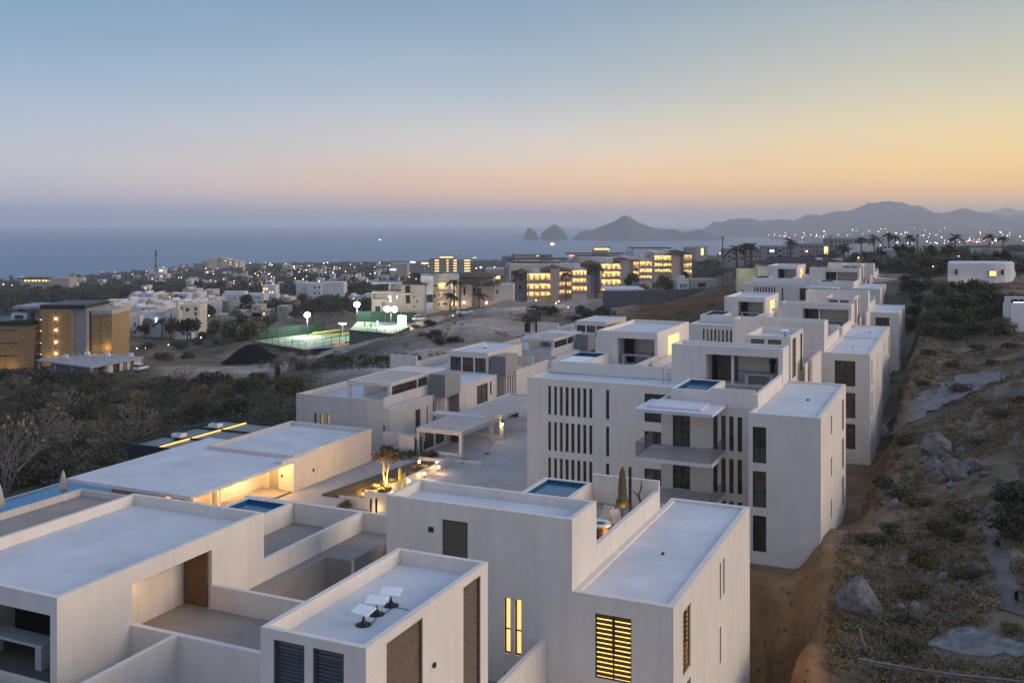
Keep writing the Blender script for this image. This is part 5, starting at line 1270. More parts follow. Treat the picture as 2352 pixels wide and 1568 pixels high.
for f0, f1 in ((.3, .42), (.55, .62), (.7, .76), (.84, 1)):
    a_, b_ = p.lerp(q, f0), p.lerp(q, f1); d = (q - p).normalized(); n_ = Vector((d.y, -d.x, 0)) * .2
    k = MB(); k.add([(a_.x, a_.y, zt - 4.5), (b_.x, b_.y, zt - 4.5), (b_.x - n_.x, b_.y - n_.y, zt - 4.5), (a_.x - n_.x, a_.y - n_.y, zt - 4.5), (a_.x, a_.y, zt - .36), (b_.x, b_.y, zt - .36), (b_.x - n_.x, b_.y - n_.y, zt - .36), (a_.x - n_.x, a_.y - n_.y, zt - .36)], [(0, 1, 5, 4), (1, 2, 6, 5), (2, 3, 7, 6), (3, 0, 4, 7)]); k.build('front_wall', M.cream, t)
for i, (u, v) in enumerate(((150, 822), (168, 818), (183, 825), (200, 815), (215, 826), (228, 822), (246, 818), (262, 821), (285, 817), (300, 818), (190, 812), (240, 828))):
    p = on(u, v, zt); h = .5 + .35 * (i % 4)
    if i % 3 == 0: part('roof_tank', M.wht, t, (p.x - .6, p.x + .6, p.y - .5, p.y + .5, zt, zt + .9))
    else: part('starter_column', M.conc, t, (p.x - .12, p.x + .12, p.y - .12, p.y + .12, zt, zt + h + .5))

# cars ---------------------------------------------------------------
def car(u, v, rz, m, lab, suv=True, s=1.0, lights=False):
    p = hit(u, v); t = thing('parked_car', lab, 'car', xyz=p, rot=rz, group='cars parked on the open ground'); REF[t.name] = (0, 0, 0); t.scale = (s,) * 3
    h = 1.0 if suv else .85
    prof = [(-2.25, .35), (-2.28, .75), (-2.2, h), (-1.0 if not suv else -2.1, h + .05), (1.15, h), (2.05, h - .12), (2.28, .68), (2.25, .35)]
    k = MB(); n = len(prof)
    for y in (-.9, .9): k.add([(x, y, z) for x, z in prof], [])
    k.f += [(i, (i + 1) % n, n + (i + 1) % n, n + i) for i in range(n)] + [tuple(range(n)), tuple(range(n, 2 * n))]; k.mi += [0] * (n + 2)
    k.build('body', m, t)
    top = h + (.72 if suv else .55)
    cab = [(-2.05 if suv else -1.5, h), (-1.75 if suv else -.95, top), (.35, top), (1.15, h)]
    k = MB(); vs = []
    for y, sh in ((-.86, .12), (.86, -.12)): vs += [(x, y + (sh if z > h else 0), z) for x, z in cab]
    k.add(vs, [(0, 1, 5, 4), (2, 3, 7, 6), (0, 3, 2, 1), (4, 5, 6, 7)]); k.build('window', M.glass, t)
    k = MB(); k.box(cab[1][0] - .03, cab[2][0] + .03, -.76, .76, top - .06, top + .03)
    k.build('roof', m, t)
    for x in ((cab[0][0] + .35), -.35):
        for y in (-.83, .83):
            MB().tube((x, y, h), (x, y * .91, top), .05, n=4).build('pillar', m, t)
    for x in (-1.4, 1.4):
        for y in (-.86, .86):
            w = MB().tube((x, y - .11, .34), (x, y + .11, .34), .34, n=14).build('wheel', M.rubber, t)
            MB().tube((x, y - .12, .34), (x, y + .12, .34), .19, n=10).build('rim', M.counter, w)
    for y in (-.65, .65):
        part('headlight', M.white, t, (2.2, 2.3, y - .18, y + .18, .62, .78)); part('tail_light', M.carr, t, (-2.3, -2.22, y - .15, y + .15, .65, .85))
    return t
car(1068, 722, .15, M.carw, 'white estate car parked on the sand below the white apartments', True, 1.0)
car(1222, 737, -.12, M.carr, 'maroon estate car parked on the sand track', True, 1.05)
car(1228, 727, .35, M.card, 'dark pickup with a loaded roof parked behind the maroon car', True, 1.1)
car(963, 736, .5, M.carw, 'white car nosing out from behind the court mound', True, .95)
car(323, 850, 1.35, M.carw, 'white car parked beside the concrete shell', True, 1.0)

# heap under black sheeting, dirt heap
def heap(pts, foot_z, m, name, lab, cat, seed):
    rg = np.random.default_rng(seed); n = 26; P_ = [on(u, v, foot_z) for u, v in pts['foot']]; pk = [at(u, v, Y) for u, v, Y in pts['ridge']]
    cx = sum(P_, Vector()) / len(P_)
    xs = np.linspace(min(p.x for p in P_), max(p.x for p in P_), n); ys = np.linspace(min(p.y for p in P_) - 3, max(p.y for p in P_) + 16, n)
    vs = []
    for y in ys:
        for x in xs:
            h = 0
            for i in range(len(pk) - 1):
                a_, b_ = pk[i], pk[i + 1]; ab = (b_ - a_).to_2d(); tt = max(0, min(1, (Vector((x, y)) - a_.to_2d()).dot(ab) / max(ab.length_squared, 1e-6)))
                c = a_.lerp(b_, tt); dd = (Vector((x, y)) - c.to_2d()).length
                h = max(h, c.z - dd * .72 - ground(x, y))
            vs.append((x, y, ground(x, y) - .4 + max(h, 0) + .25 * math.sin(x * .9 + seed) * math.sin(y * .8) * (h > 0)))
    fs = [(j * n + i, j * n + i + 1, (j + 1) * n + i + 1, (j + 1) * n + i) for j in range(n - 1) for i in range(n - 1)]
    fs = [f for f in fs if max(vs[i][2] - ground(vs[i][0], vs[i][1]) for i in f) > -.39]
    used = sorted({i for f in fs for i in f}); mp_ = {q: i for i, q in enumerate(used)}
    o = MB().add([vs[i] for i in used], [tuple(mp_[i] for i in f) for f in fs]).build(name, m, smooth=True); tag(o, lab, cat); return o
heap({'foot': [(490, 848), (665, 852), (650, 800), (540, 800)], 'ridge': [(528, 822, 280), (570, 784, 286), (592, 786, 285), (628, 808, 283)]}, 51.0, M.tarp, 'sheeted_heap', 'big heap under black sheeting beside the sports courts', 'heap', 3)
heap({'foot': [(620, 845), (740, 848), (730, 805), (640, 800)], 'ridge': [(640, 812, 281), (668, 803, 284), (690, 812, 283)]}, 54, M.dirt, 'dirt_heap', 'brown dirt heap leaning on the black sheeting', 'heap', 8)

# sports courts --------------------------------------------------------
zc = 53.2
ct = thing('sports_court', 'floodlit green and blue ball court behind the black heap', 'court', xyz=on(715, 785, zc), rot=0); REF[ct.name] = tuple(ct.location)
def flat(P, name, m, uv, z0, z1):
    MB().prism([tuple(on(u, v, z1).to_2d()) for u, v in uv], z0, z1).build(name, m, P)
flat(ct, 'court_floor', M.court, [(580, 783), (703, 803), (860, 772), (747, 762)], zc - .1, zc); flat(ct, 'base', M.dirt, [(579.5, 783), (703, 803.6), (861, 772), (747, 761.8)], zc - 5, zc - .1)
flat(ct, 'play_area', M.courtb, [(707, 798), (752, 792), (772, 797.5), (722, 801)], zc, zc + .02)
flat(ct, 'play_area', M.courtb, [(790, 785), (832, 777), (845, 773.5), (808, 781)], zc, zc + .02)
flat(ct, 'play_area', M.courto, [(752, 792), (782, 785), (800, 789), (772, 797.5)], zc, zc + .021)
for uv in ([(640, 784), (735, 771), (737, 771.4), (642, 784.6)], [(660, 790), (790, 775), (791, 775.5), (661, 790.8)], [(640, 784), (642, 784), (680, 794), (678, 794)]): flat(ct, 'court_line', M.line, uv, zc, zc + .015)
zc2 = 58.0                       # the farther court lies on its own higher terrace
ct2 = thing('sports_court', 'farther floodlit court with players, beside the sandy mound', 'court', xyz=on(880, 750, zc2), rot=0); REF[ct2.name] = tuple(ct2.location)
flat(ct2, 'court_floor', M.court, [(803, 757), (905, 766), (958, 742), (822, 738)], zc2 - .1, zc2); flat(ct2, 'base', M.teal, [(802.5, 757), (905, 766.4), (959, 742), (822, 737.8)], zc2 - 7, zc2 - .1)
flat(ct2, 'play_area', M.courtb, [(850, 752), (900, 748), (930, 743), (870, 744)], zc2, zc2 + .02)
for uv in ([(828, 753), (940, 745), (941, 745.6), (828, 753.8)], [(862, 741), (905, 758), (907, 758), (864, 741)]): flat(ct2, 'court_line', M.line, uv, zc2, zc2 + .025)
def fence(lab, pts, h, m, gap, group=None, wall=False, name='court_fence', rails=True):
    t = thing(name, lab, 'fence', xyz=pts[0], rot=0, group=group); REF[t.name] = tuple(pts[0])
    for i in range(len(pts) - 1):
        a_, b_ = pts[i], pts[i + 1]; L_ = (b_ - a_).length; n = max(1, int(L_ / gap))
        for j in range(n + 1 if i == len(pts) - 2 else n):
            p = a_.lerp(b_, j / n); MB().tube(p - Vector((0, 0, .3)), p + Vector((0, 0, h)), .07, n=5).build('post', M.steel, t)
        if wall:
            d = (b_ - a_).normalized(); q = Vector((-d.y, d.x, 0)) * .06
            for j in range(n):
                c0, c1 = a_.lerp(b_, (j + .03) / n), a_.lerp(b_, (j + .97) / n)
                k = MB(); k.add([c0 - q, c1 - q, c1 + q, c0 + q] + [w + Vector((0, 0, h)) for w in (c0 - q, c1 - q, c1 + q, c0 + q)], [(0, 1, 5, 4), (1, 2, 6, 5), (2, 3, 7, 6), (3, 0, 4, 7), (4, 5, 6, 7)]); k.build('panel', m, t)
        elif rails:
            for z in (h - .05, h * .5, .25): MB().tube(a_ + Vector((0, 0, z)), b_ + Vector((0, 0, z)), .035, n=4).build('rail', M.steel, t)
    return t
G = 'fences round the sports courts'
fence('dark post and rail fence along the near side of the floodlit court', [on(583, 784, zc), on(640, 793, zc), on(703, 803.5, zc), on(780, 790, zc), on(850, 775, zc)], 2.4, M.steel, 3.2, G)
fence('low dark fence dividing the floodlit court lengthwise', [on(672, 788, zc), on(720, 781, zc), on(800, 772, zc)], 1.3, M.steel, 3.5, G)
fence('green windscreen fence behind the floodlit court', [on(588, 780, zc), on(660, 771, zc), on(747, 762, zc)], 3.2, M.screen, 4.0, G, True)
fence('low dark rail fence along the near edge of the farther court', [on(845, 761, zc2), on(905, 766, zc2), on(935, 753, zc2)], 1.5, M.steel, 3.0, G)
fence('green windscreen fence behind the farther court', [on(820, 738.5, zc2), on(885, 740, zc2), on(957, 741.5, zc2)], 3.4, M.screen, 4.5, G, True)
for i, (a_, b_, lab) in enumerate((((717, 774), (782, 766), 'court net with a yellow top band, farther of the two'), ((748, 780), (822, 771), 'court net with a yellow top band, nearer of the two'))):
    p, q = on(*a_, zc), on(*b_, zc); t = thing('court_net', lab, 'net', xyz=p, rot=0, group='court nets'); REF[t.name] = tuple(p)
    k = MB(); k.quad(p, q, q + Vector((0, 0, .95)), p + Vector((0, 0, .95))); k.build('mesh_panel', M.balglass, t)
    MB().tube(p + Vector((0, 0, 1.2)), q + Vector((0, 0, 1.2)), .26, n=5).build('top_band', M.yellow, t)
    for c in (p, q): MB().tube(c, c + Vector((0, 0, 1.3)), .06, n=5).build('post', M.steel, t)
for i, (u, v0, vb, Y, heads, e, lab) in enumerate(((706, 727, 778, 322, (0,), 5200, 'tall floodlight mast over the near court, brightest of the masts'), (820, 703, 748, 318, (0,), 2400, 'floodlight mast behind the brown pavilion roof'), (898, 714, 757, 306, (-8, 8), 1500, 'floodlight mast with a pair of lamps over the farther court'))):
    p = at(u, vb, Y); t = thing('floodlight_mast', lab, 'floodlight', xyz=p, rot=0, group='floodlight masts of the courts'); REF[t.name] = (0, 0, 0)
    h = (vb - v0) * Y / F
    MB().tube((0, 0, -2), (0, 0, h), .12, .08, 8).build('pole', M.steel, t)
    for du in heads:
        x = du * Y / F
        MB().box(x - .7, x + .7, -.35, .2, h - .2, h - .12).build('crossarm', M.steel, t)
        MB().lathe([(.05, -.85), (.5, -.72), (.85, -.38), (1.0, 0), (.85, .38), (.5, .72), (.05, .85)], 14, (x, -.25, h + .55)).build('lamp_head', M.bulbw, t)
        lamp('floodlight', p + Vector((x, -.6, h - 1.4)), e, (1.0, .98, .82), .5)
p = at(787, 790, 303); t = thing('light_mast', 'slim white lamp mast standing inside the near court', 'lamp', xyz=p, rot=0); REF[t.name] = (0, 0, 0)
MB().tube((0, 0, -1), (0, 0, 6.1), .1, .08, 8).build('pole', M.white, t); MB().box(-1.0, 1.0, -.2, .2, 6.1, 6.3).build('lamp_head', M.bulbw, t)
part('board', M.white, None, (0, 2.6, 0, .15, 0, 3.2)).name = 'practice_board'; o = bpy.data.objects['practice_board']; o.location = on(834, 776, zc); tag(o, 'pale practice board at the corner between the courts', 'board')
o2 = o.copy(); COL.objects.link(o2); o2.location = on(914, 748, zc2); o2['label'] = 'white practice board under the paired floodlights'
def person(u, v, top, lower, lab):
    p = on(u, v, zc2); t = thing('person', lab, 'person', xyz=p, rot=random.uniform(0, 3), group='players on the courts'); REF[t.name] = (0, 0, 0)
    me = bpy.data.meshes.new('body'); vs = [(0, 0, .95), (0, 0, 1.2), (0, 0, 1.45), (0, 0, 1.58), (0, 0, 1.7), (.12, 0, .9), (.16, .05, .5), (.17, -.02, .06), (-.12, 0, .9), (-.18, -.12, .5), (-.2, .02, .06), (.22, 0, 1.42), (.34, .12, 1.18), (.3, .34, 1.1), (-.22, 0, 1.42), (-.33, .05, 1.15), (-.36, .16, .92)]
    es = [(0, 1), (1, 2), (2, 3), (3, 4), (0, 5), (5, 6), (6, 7), (0, 8), (8, 9), (9, 10), (2, 11), (11, 12), (12, 13), (2, 14), (14, 15), (15, 16)]
    rr = [.15, .15, .16, .06, .11, .1, .075, .055, .1, .075, .055, .06, .05, .04, .06, .05, .04]
    me.from_pydata(vs, es, []); o = link('body', me, t); sk = o.modifiers.new('skin', 'SKIN')
    for i, r in enumerate(rr): me.skin_vertices[0].data[i].radius = (r, r)
    me.skin_vertices[0].data[0].use_root = True
    sb = o.modifiers.new('smooth', 'SUBSURF'); sb.levels = 1; sb.render_levels = 1
    me.materials.append(top); MB().lathe([(.125, .78), (.19, .82), (.17, 1.0)], 10).build('shorts', lower, t)
    MB().lathe([(.02, 1.83), (.1, 1.8), (.122, 1.72), (.1, 1.68)], 8).build('hair', M.steel, t)
M.shirtr = mat('red_shirt', (.55, .10, .07), .9)
person(867, 748, M.white, M.white, 'player in white on the farther court'); person(838, 753, M.shirtr, M.line, 'player in red near the edge of the farther court'); person(852, 755, M.steel, M.steel, 'player in dark clothes near the court net')

# brown-roofed pavilion by the courts
b = FB('pavilion', 'low clubhouse with brown hipped roof behind the courts', 'pavilion', 720, 752, 395)
b.vol(722, 835, 741, 756, 1, 16, M.beige, wins=[(760, 772, 744, 752, 'lit')]); b.hip(716, 832, 741, 716, -1.5, 22, M.tile)
b = FB('pavilion', 'long low brown roofed shed left of the clubhouse', 'pavilion', 655, 762, 372)
b.vol(658, 745, 752, 764, 1, 10, M.beige); b.hip(655, 748, 752, 739, -.8, 14, M.tile)

# white apartments with umbrella roof
b = FB('apartment_building', 'white apartment house with a wide umbrella roof and lit galleries beside the court mound', 'apartment building', 985, 722, 328, rot=0.10)
cx_ = lambda x: 823.2 + x * .16667
cy_ = lambda y: 588 + y * .16667
b.vol(cx_(780), cx_(915), cy_(395), cy_(830), 0, 8, M.beige, wins=[(cx_(755 + 0), cx_(780), cy_(420), cy_(445), 'dark')] and [(cx_(800), cx_(815), cy_(600), cy_(640), 'dark')])
b.vol(cx_(590), cx_(780), cy_(395), cy_(830), 2.5, 12, M.beige, wins=[(cx_(645), cx_(715), cy_(410), cy_(510), 'dark'), (cx_(655), cx_(715), cy_(545), cy_(655), 'dark'), (cx_(757), cx_(780), cy_(555), cy_(580), 'dark'), (cx_(757), cx_(780), cy_(690), cy_(715), 'dark')])
for y in (520, 662): b.box('balcony', M.wht, cx_(605), cx_(728), cy_(y), cy_(y) + 1.4, 1.0, 2.5)
b.vol(cx_(180), cx_(590), cy_(500), cy_(860), 5, 14, M.beige, wins=[(cx_(400), cx_(455), cy_(555), cy_(640), 'dark'), (cx_(520), cx_(545), cy_(550), cy_(600), 'dark'), (cx_(230), cx_(300), cy_(700), cy_(780), 'dark'), (cx_(480), cx_(530), cy_(690), cy_(770), 'dark')], rec=[(cx_(195), cx_(385), cy_(525), cy_(600), 1.8), (cx_(195), cx_(215), cy_(640), cy_(690), 1.0), (cx_(320), cx_(385), cy_(640), cy_(690), 1.6)])
b.box('deck_room', M.grey, cx_(420), cx_(590), cy_(400), cy_(500), 7, 12); b.box('deck_post', M.beige, cx_(415), cx_(435), cy_(400), cy_(500), 5.2, 5.6)
b.hip(cx_(590), cx_(955), cy_(392), cy_(335), -.8, 12, M.dtile)
b.box('umbrella_roof', M.conc, cx_(180), cx_(610), cy_(372), cy_(390), 3.5, 14)
b.vol(cx_(862), cx_(1030), cy_(275), cy_(800), 1.2, 16, M.wht)
b.vol(cx_(1030), cx_(1400), cy_(270), cy_(800), 5.0, 16, M.cream, wins=[(cx_(1040), cx_(1095), cy_(412), cy_(432), 'dark'), (cx_(1040), cx_(1065), cy_(540), cy_(590), 'dark'), (cx_(1105), cx_(1125), cy_(535), cy_(560), 'dark'), (cx_(1165), cx_(1235), cy_(530), cy_(552), 'dark'), (cx_(1105), cx_(1130), cy_(670), cy_(695), 'dark'), (cx_(1165), cx_(1235), cy_(665), cy_(690), 'dark')],
      rec=[(cx_(1105), cx_(1225), cy_(385), cy_(495), 1.6), (cx_(1290), cx_(1365), cy_(395), cy_(495), 1.6), (cx_(1290), cx_(1365), cy_(520), cy_(620), 1.6), (cx_(1290), cx_(1365), cy_(645), cy_(730), 1.6)])
for (x0, x1, y0, y1, e) in ((1105, 1225, 385, 495, .8), (1290, 1365, 395, 495, .8), (1290, 1365, 520, 620, 1.0), (1290, 1365, 645, 730, 1.0)): b.balcony(cx_(x0), cx_(x1), cy_(y0), cy_(y1), 5.0, M.cream, e, wins=((.35, .6),))
for y in (500, 632): b.box('gallery_slab', M.beige, cx_(1030), cx_(1400), cy_(y), cy_(y) + 1.6, 3.4, 5.0)
lamp('gallery_light', (b.X(cx_(1150)), 3.2, b.Z(cy_(520))), 40, (1, .75, .45), .15, parent=b.P); lamp('gallery_light', (b.X(cx_(1150)), 3.2, b.Z(cy_(650))), 55, (1, .75, .45), .15, parent=b.P)
b.box('low_door', M.frame, cx_(945), cx_(1025), cy_(535), cy_(640), .9, 1.15)
b.box('roof_pergola', M.steel, cx_(720), cx_(1180), cy_(238), cy_(248), 4, 12); b.box('pergola_post', M.steel, cx_(725), cx_(738), cy_(248), cy_(330), 4, 4.4); b.box('pergola_wall', M.grey, cx_(735), cx_(860), cy_(250), cy_(325), 8, 9)

# cream villa with dark hipped turrets
b = FB('house', 'cream house with dark hipped roofs and warm garden uplights', 'house', 1060, 715, 333, rot=-.05)
b.vol(cx_(1400), cx_(1560), cy_(395), cy_(770), 2, 12, M.beige, wins=[(cx_(1440), cx_(1470), cy_(430), cy_(545), 'dark')])
b.vol(cx_(1530), cx_(1880), cy_(425), cy_(770), 4, 14, M.beige, wins=[(cx_(1550), cx_(1605), cy_(450), cy_(515), 'dark'), (cx_(1620), cx_(1690), cy_(455), cy_(560), 'dark')])
b.vol(cx_(1870), cx_(2130), cy_(395), cy_(770), 1.5, 13, M.cream, wins=[(cx_(1898), cx_(1920), cy_(460), cy_(525), 'dark')])
b.hip(cx_(1380), cx_(1640), cy_(388), cy_(338), 0, 12, M.dtile); b.hip(cx_(1650), cx_(1950), cy_(412), cy_(360), 1, 13, M.dtile); b.hip(cx_(1330), cx_(1870), cy_(310), cy_(240), 9, 26, M.tile)
b.vol(cx_(1350), cx_(1830), cy_(318), cy_(420), 12, 24, M.cream); b.vol(cx_(1680), cx_(1975), cy_(215), cy_(400), 22, 34, M.cream, wins=[(cx_(1830), cx_(1900), cy_(320), cy_(365), 'lit'), (cx_(1915), cx_(1965), cy_(330), cy_(350), 'dark')])
b.vol(cx_(1965), cx_(2040), cy_(175), cy_(700), 18, 30, M.grey)
for x in (1455, 1765):
    part('uplight', M.bulb, b.P, (b.X(cx_(x)) - .2, b.X(cx_(x)) + .2, .3, .5, b.Z(cy_(650)), b.Z(cy_(632)))); lamp('uplight_lamp', (b.X(cx_(x)), .3, b.Z(cy_(648))), 45, (1, .55, .2), .12, parent=b.P)
gw = FB('garden_wall', 'scalloped grey garden wall below the lit apartments', 'wall', 1180, 722, 318)
pts = [(1128, 700), (1150, 692), (1175, 688), (1200, 694), (1225, 690), (1262, 696), (1262, 724), (1128, 724)]
k = MB(); n = len(pts); k.add([(gw.X(u), 0, gw.Z(v)) for u, v in pts] + [(gw.X(u), .4, gw.Z(v)) for u, v in pts], [tuple(range(n))[::-1], tuple(range(n, 2 * n))] + [(i, (i + 1) % n, n + (i + 1) % n, n + i) for i in range(n)]); k.build('wall', M.beige, gw.P)

# the three lit apartment blocks
ax = lambda x: 1176 + x * .18333
ay = lambda y: 548.8 + y * .18333
AG = 'lit cream apartment blocks stepping up the hill'
def lit_block(b, x0, x1, rows_, y0=0.0, bays=2, m=None, deep=16, top=None, e=1.0):
    m = m or M.cream
    t_ = (top if top is not None else rows_[0][0] - 14)
    rec = []; us = np.linspace(ax(x0) + .3, ax(x1) - .3, bays + 1)
    for r0, r1 in rows_:
        for i in range(bays): rec.append((us[i] + .12, us[i + 1] - .12, ay(r0), ay(r1), 1.8))
    b.vol(ax(x0), ax(x1), ay(t_), b.v, y0, y0 + deep, m, rec=rec)
    for q in rec: b.balcony(q[0], q[1], q[2], q[3], y0, m, e, dp=1.8, wins=((.1, .25), (.55, .75)))
    for r0, r1 in rows_: b.box('gallery_slab', M.beige, ax(x0) - .5, ax(x1) + .5, ay(r1) + .2, ay(r1) + 1.9, y0 - .6, y0 + .0)
b = FB('apartment_building', 'lit cream apartment block with two tiled roofs, nearest of the three', 'apartment building', 1187, 692, 378, rot=0.06, group=AG)
b.vol(ax(60), ax(200), ay(430), 692, 3, 14, M.grey, wins=[(ax(90), ax(130), ay(480), ay(530), 'dark'), (ax(90), ax(130), ay(590), ay(640), 'dark')])
lit_block(b, 190, 480, [(430, 530), (560, 640), (660, 725)], 0, 2)
b.vol(ax(480), ax(592), ay(375), 692, -2.0, 14, M.beige)
lit_block(b, 592, 750, [(415, 520), (540, 610), (640, 705)], 1.5, 2, M.beige, top=385)
lit_block(b, 750, 940, [(390, 470), (490, 560), (590, 660)], -.4, 2, top=375)
b.vol(ax(940), ax(1000), ay(465), 692, 1, 12, M.grey)
b.hip(ax(340), ax(760), ay(405), ay(335), -1.0, 14, M.tile); b.hip(ax(30), ax(260), ay(430), ay(385), 1, 14, M.tile)
b.vol(ax(0), ax(860), ay(335), ay(400), 14, 40, M.cream); b.box('parapet_block', M.wht, ax(270), ax(352), ay(380), ay(430), -1.2, 3); b.box('parapet_block', M.wht, ax(770), ax(858), ay(318), ay(385), -.6, 6)
b.box('roof_pergola', M.steel, ax(0), ax(820), ay(278), ay(292), 30, 40)
for i in range(7): b.box('roof_tank', M.grey, ax(230 + i * 78), ax(265 + i * 78), ay(338 - i * 6), ay(362 - i * 6), 15, 17)
b = FB('apartment_building', 'lit cream apartment block with four gallery floors, middle of the three', 'apartment building', 1372, 678, 425, rot=0.06, group=AG)
b.vol(ax(1050), ax(1120), ay(330), 678, 3, 14, M.grey)
lit_block(b, 1110, 1360, [(310, 395), (405, 490), (505, 590), (605, 660)], 0, 2)
b.vol(ax(1360), ax(1462), ay(272), 678, -2.0, 14, M.beige); b.vol(ax(1462), ax(1522), ay(270), 678, -.5, 12, M.grey)
lit_block(b, 1522, 1600, [(285, 380), (400, 500)], 1.2, 1, M.beige, top=262)
lit_block(b, 1600, 1760, [(280, 350), (370, 430), (455, 500)], -.2, 2, top=262)
b.hip(ax(1240), ax(1560), ay(280), ay(235), -1, 14, M.tile); b.hip(ax(900), ax(1120), ay(320), ay(275), 1, 14, M.tile); b.vol(ax(900), ax(1660), ay(240), ay(300), 14, 40, M.cream)
b.box('parapet_block', M.wht, ax(1180), ax(1262), ay(235), ay(300), -1.2, 3); b.box('parapet_block', M.wht, ax(1610), ax(1668), ay(195), ay(270), -.6, 6); b.box('roof_pergola', M.steel, ax(790), ax(1580), ay(205), ay(218), 30, 40)
sg = b.box('roof_sign', M.redsign, ax(812), ax(878), ay(226), ay(246), 28, 28.3)
b = FB('apartment_building', 'lit cream apartment block with a broad tiled corner roof, farthest of the three', 'apartment building', 1500, 640, 470, rot=0.06, group=AG)
lit_block(b, 1780, 1995, [(205, 280), (300, 350), (375, 425)], 0, 3, top=165)
b.vol(ax(1995), ax(2092), ay(180), 640, -2, 14, M.beige); b.vol(ax(2092), ax(2146), ay(182), 640, -1, 12, M.grey)
lit_block(b, 2146, 2250, [(195, 280), (300, 370), (385, 450)], -1.5, 2, M.beige, top=178)
b.hip(ax(1920), ax(2270), ay(190), ay(140), -3, 16, M.dtile); b.vol(ax(1580), ax(2000), ay(150), ay(230), 12, 34, M.wht); b.box('roof_pergola', M.steel, ax(1575), ax(2095), ay(120), ay(132), 16, 30); b.box('pergola_post', M.steel, ax(1578), ax(1588), ay(132), ay(190), 16, 16.4)
for u, v, Y in ((1215, 694, 374), (1238, 694, 374), (1274, 695, 372), (1298, 695, 373), (1330, 694, 374), (1385, 680, 420), (1410, 680, 420), (1436, 680, 418), (1462, 676, 420), (1485, 668, 420), (1515, 646, 464), (1535, 646, 464), (1552, 644, 463), (1575, 642, 463)):
    lamp('facade_fill', at(u, v - 4, Y - 2.2), 42, (1.0, .64, .27), .15)  # added lamps that spread a warm wash over the columns
# grey retaining wall, white roof, small white gate house
w_ = thing('retaining_wall', 'long dark grey block wall on the bare brown slope', 'wall', xyz=at(1420, 700, 292), rot=0); REF[w_.name] = (0, 0, 0)
wv = [(1385, 668, 702), (1440, 668, 704), (1500, 666, 702), (1560, 664, 698), (1620, 662, 692), (1690, 655, 684), (1725, 652, 680)]
for i in range(len(wv) - 1):
    (u0, t0, b0), (u1, t1, b1) = wv[i], wv[i + 1]; o_ = w_.location
    P4 = [at(u0, b0 + 12, 292) - o_, at(u1, b1 + 12, 292) - o_, at(u1, t1, 292) - o_, at(u0, t0, 292) - o_]
    k = MB(); q = Vector((0, .5, 0)); k.add(P4 + [p + q for p in P4], [(0, 1, 2, 3), (7, 6, 5, 4), (3, 2, 6, 7), (0, 3, 7, 4), (1, 5, 6, 2)]); k.build('wall_section', M.stonew, w_)
b = FB('house', 'low house under a flat white roof above the grey block wall', 'house', 1400, 676, 300); b.vol(1402, 1475, 668, 682, 0, 12, M.grey); b.box('roof', M.wht, 1392, 1480, 663.5, 667.5, -1, 14)
b = FB('gatehouse', 'small white gatehouse with four slit openings on the block wall', 'building', 1556, 664, 300); b.vol(1556, 1582, 641, 666, 0, 6, M.wht, wins=[(1562, 1564.5, 652, 661, 'dark'), (1566, 1568.5, 652, 661, 'dark'), (1571, 1573.5, 652, 661, 'dark'), (1575, 1577.5, 652, 661, 'dark')])
b.box('roof_room', M.wht, 1562, 1575, 634, 641, 1, 4)
b = FB('house', 'low grey garage house beside the white gatehouse', 'house', 1585, 664, 303); b.vol(1588, 1650, 642, 668, 1, 9, M.beige, wins=[(1604, 1622, 650, 660, 'dark')])

# right side: rounded white house, corner house, low houses between the palms
b = FB('house', 'rounded white house with slit windows and one amber window above the thicket', 'house', 2177, 652, 200)
n = 14; k = MB(); ring = [(b.X(2177), 0), (b.X(2285), -.3), (b.X(2310), .2), (b.X(2330), 1.4), (b.X(2346), 3.4), (b.X(2352) + 4.4, 12), (b.X(2177) + 5.4, 12)]
MB().prism(ring, -3, b.Z(606)).build('wall', M.wht, b.P)
MB().prism([(x * .96 + .3, y * .96 + .3) for x, y in ring], b.Z(606), b.Z(604.5)).build('roof', M.roof, b.P)
for u0, u1, v0, v1, m in ((2194, 2196.5, 619, 630, M.glass), (2299, 2302.5, 620, 630, M.glass), (2270, 2286, 622, 634, M.litw)):
    w = part('window', M.frame, b.P, (b.X(u0) - .08, b.X(u1) + .08, -.42, -.2, b.Z(v1) - .08, b.Z(v0) + .08)); part('pane', m, w, (b.X(u0), b.X(u1), -.45, -.425, b.Z(v1), b.Z(v0)))
lamp('porch_light', at(2190, 650, 198.5), 8, (1, .6, .2), .1); lamp('porch_light', at(2232, 646, 198.5), 5, (1, .7, .4), .1)
b = FB('house', 'white house with a glass pergola roof, cut by the right picture edge', 'house', 2320, 765, 147)
b.vol(2322, 2440, 697, 775, 0, 2.4, M.wht); b.box('side_wall', M.wht, 2319, 2322, 682, 735, .2, 1.6); b.box('pergola_roof', M.counter, 2326, 2440, 683, 686, .3, 2.4)
for i in range(6): b.box('pergola_beam', M.wht, 2328 + i * 14, 2330 + i * 14, 686, 690, .4, 2.3)
b.box('light_strip', M.cool, 2327, 2440, 693.5, 694.6, -.06, -.02); b.vol(2347, 2440, 766, 870, -5, -4, M.wht)
b = FB('house', 'long low house with a dark tiled roof behind the top of the row', 'house', 1800, 625, 300, rot=.05)
b.vol(1757, 1950, 607, 630, 0, 10, M.cream, wins=[(1762, 1772, 611, 618, 'dark'), (1776, 1788, 611, 618, 'dark'), (1880, 1886, 612, 624, 'dark')]); b.hip(1752, 1960, 606.5, 592, -1, 12, M.dtile); b.box('skylight', M.wht, 1883, 1897, 593, 598, 2, 4)
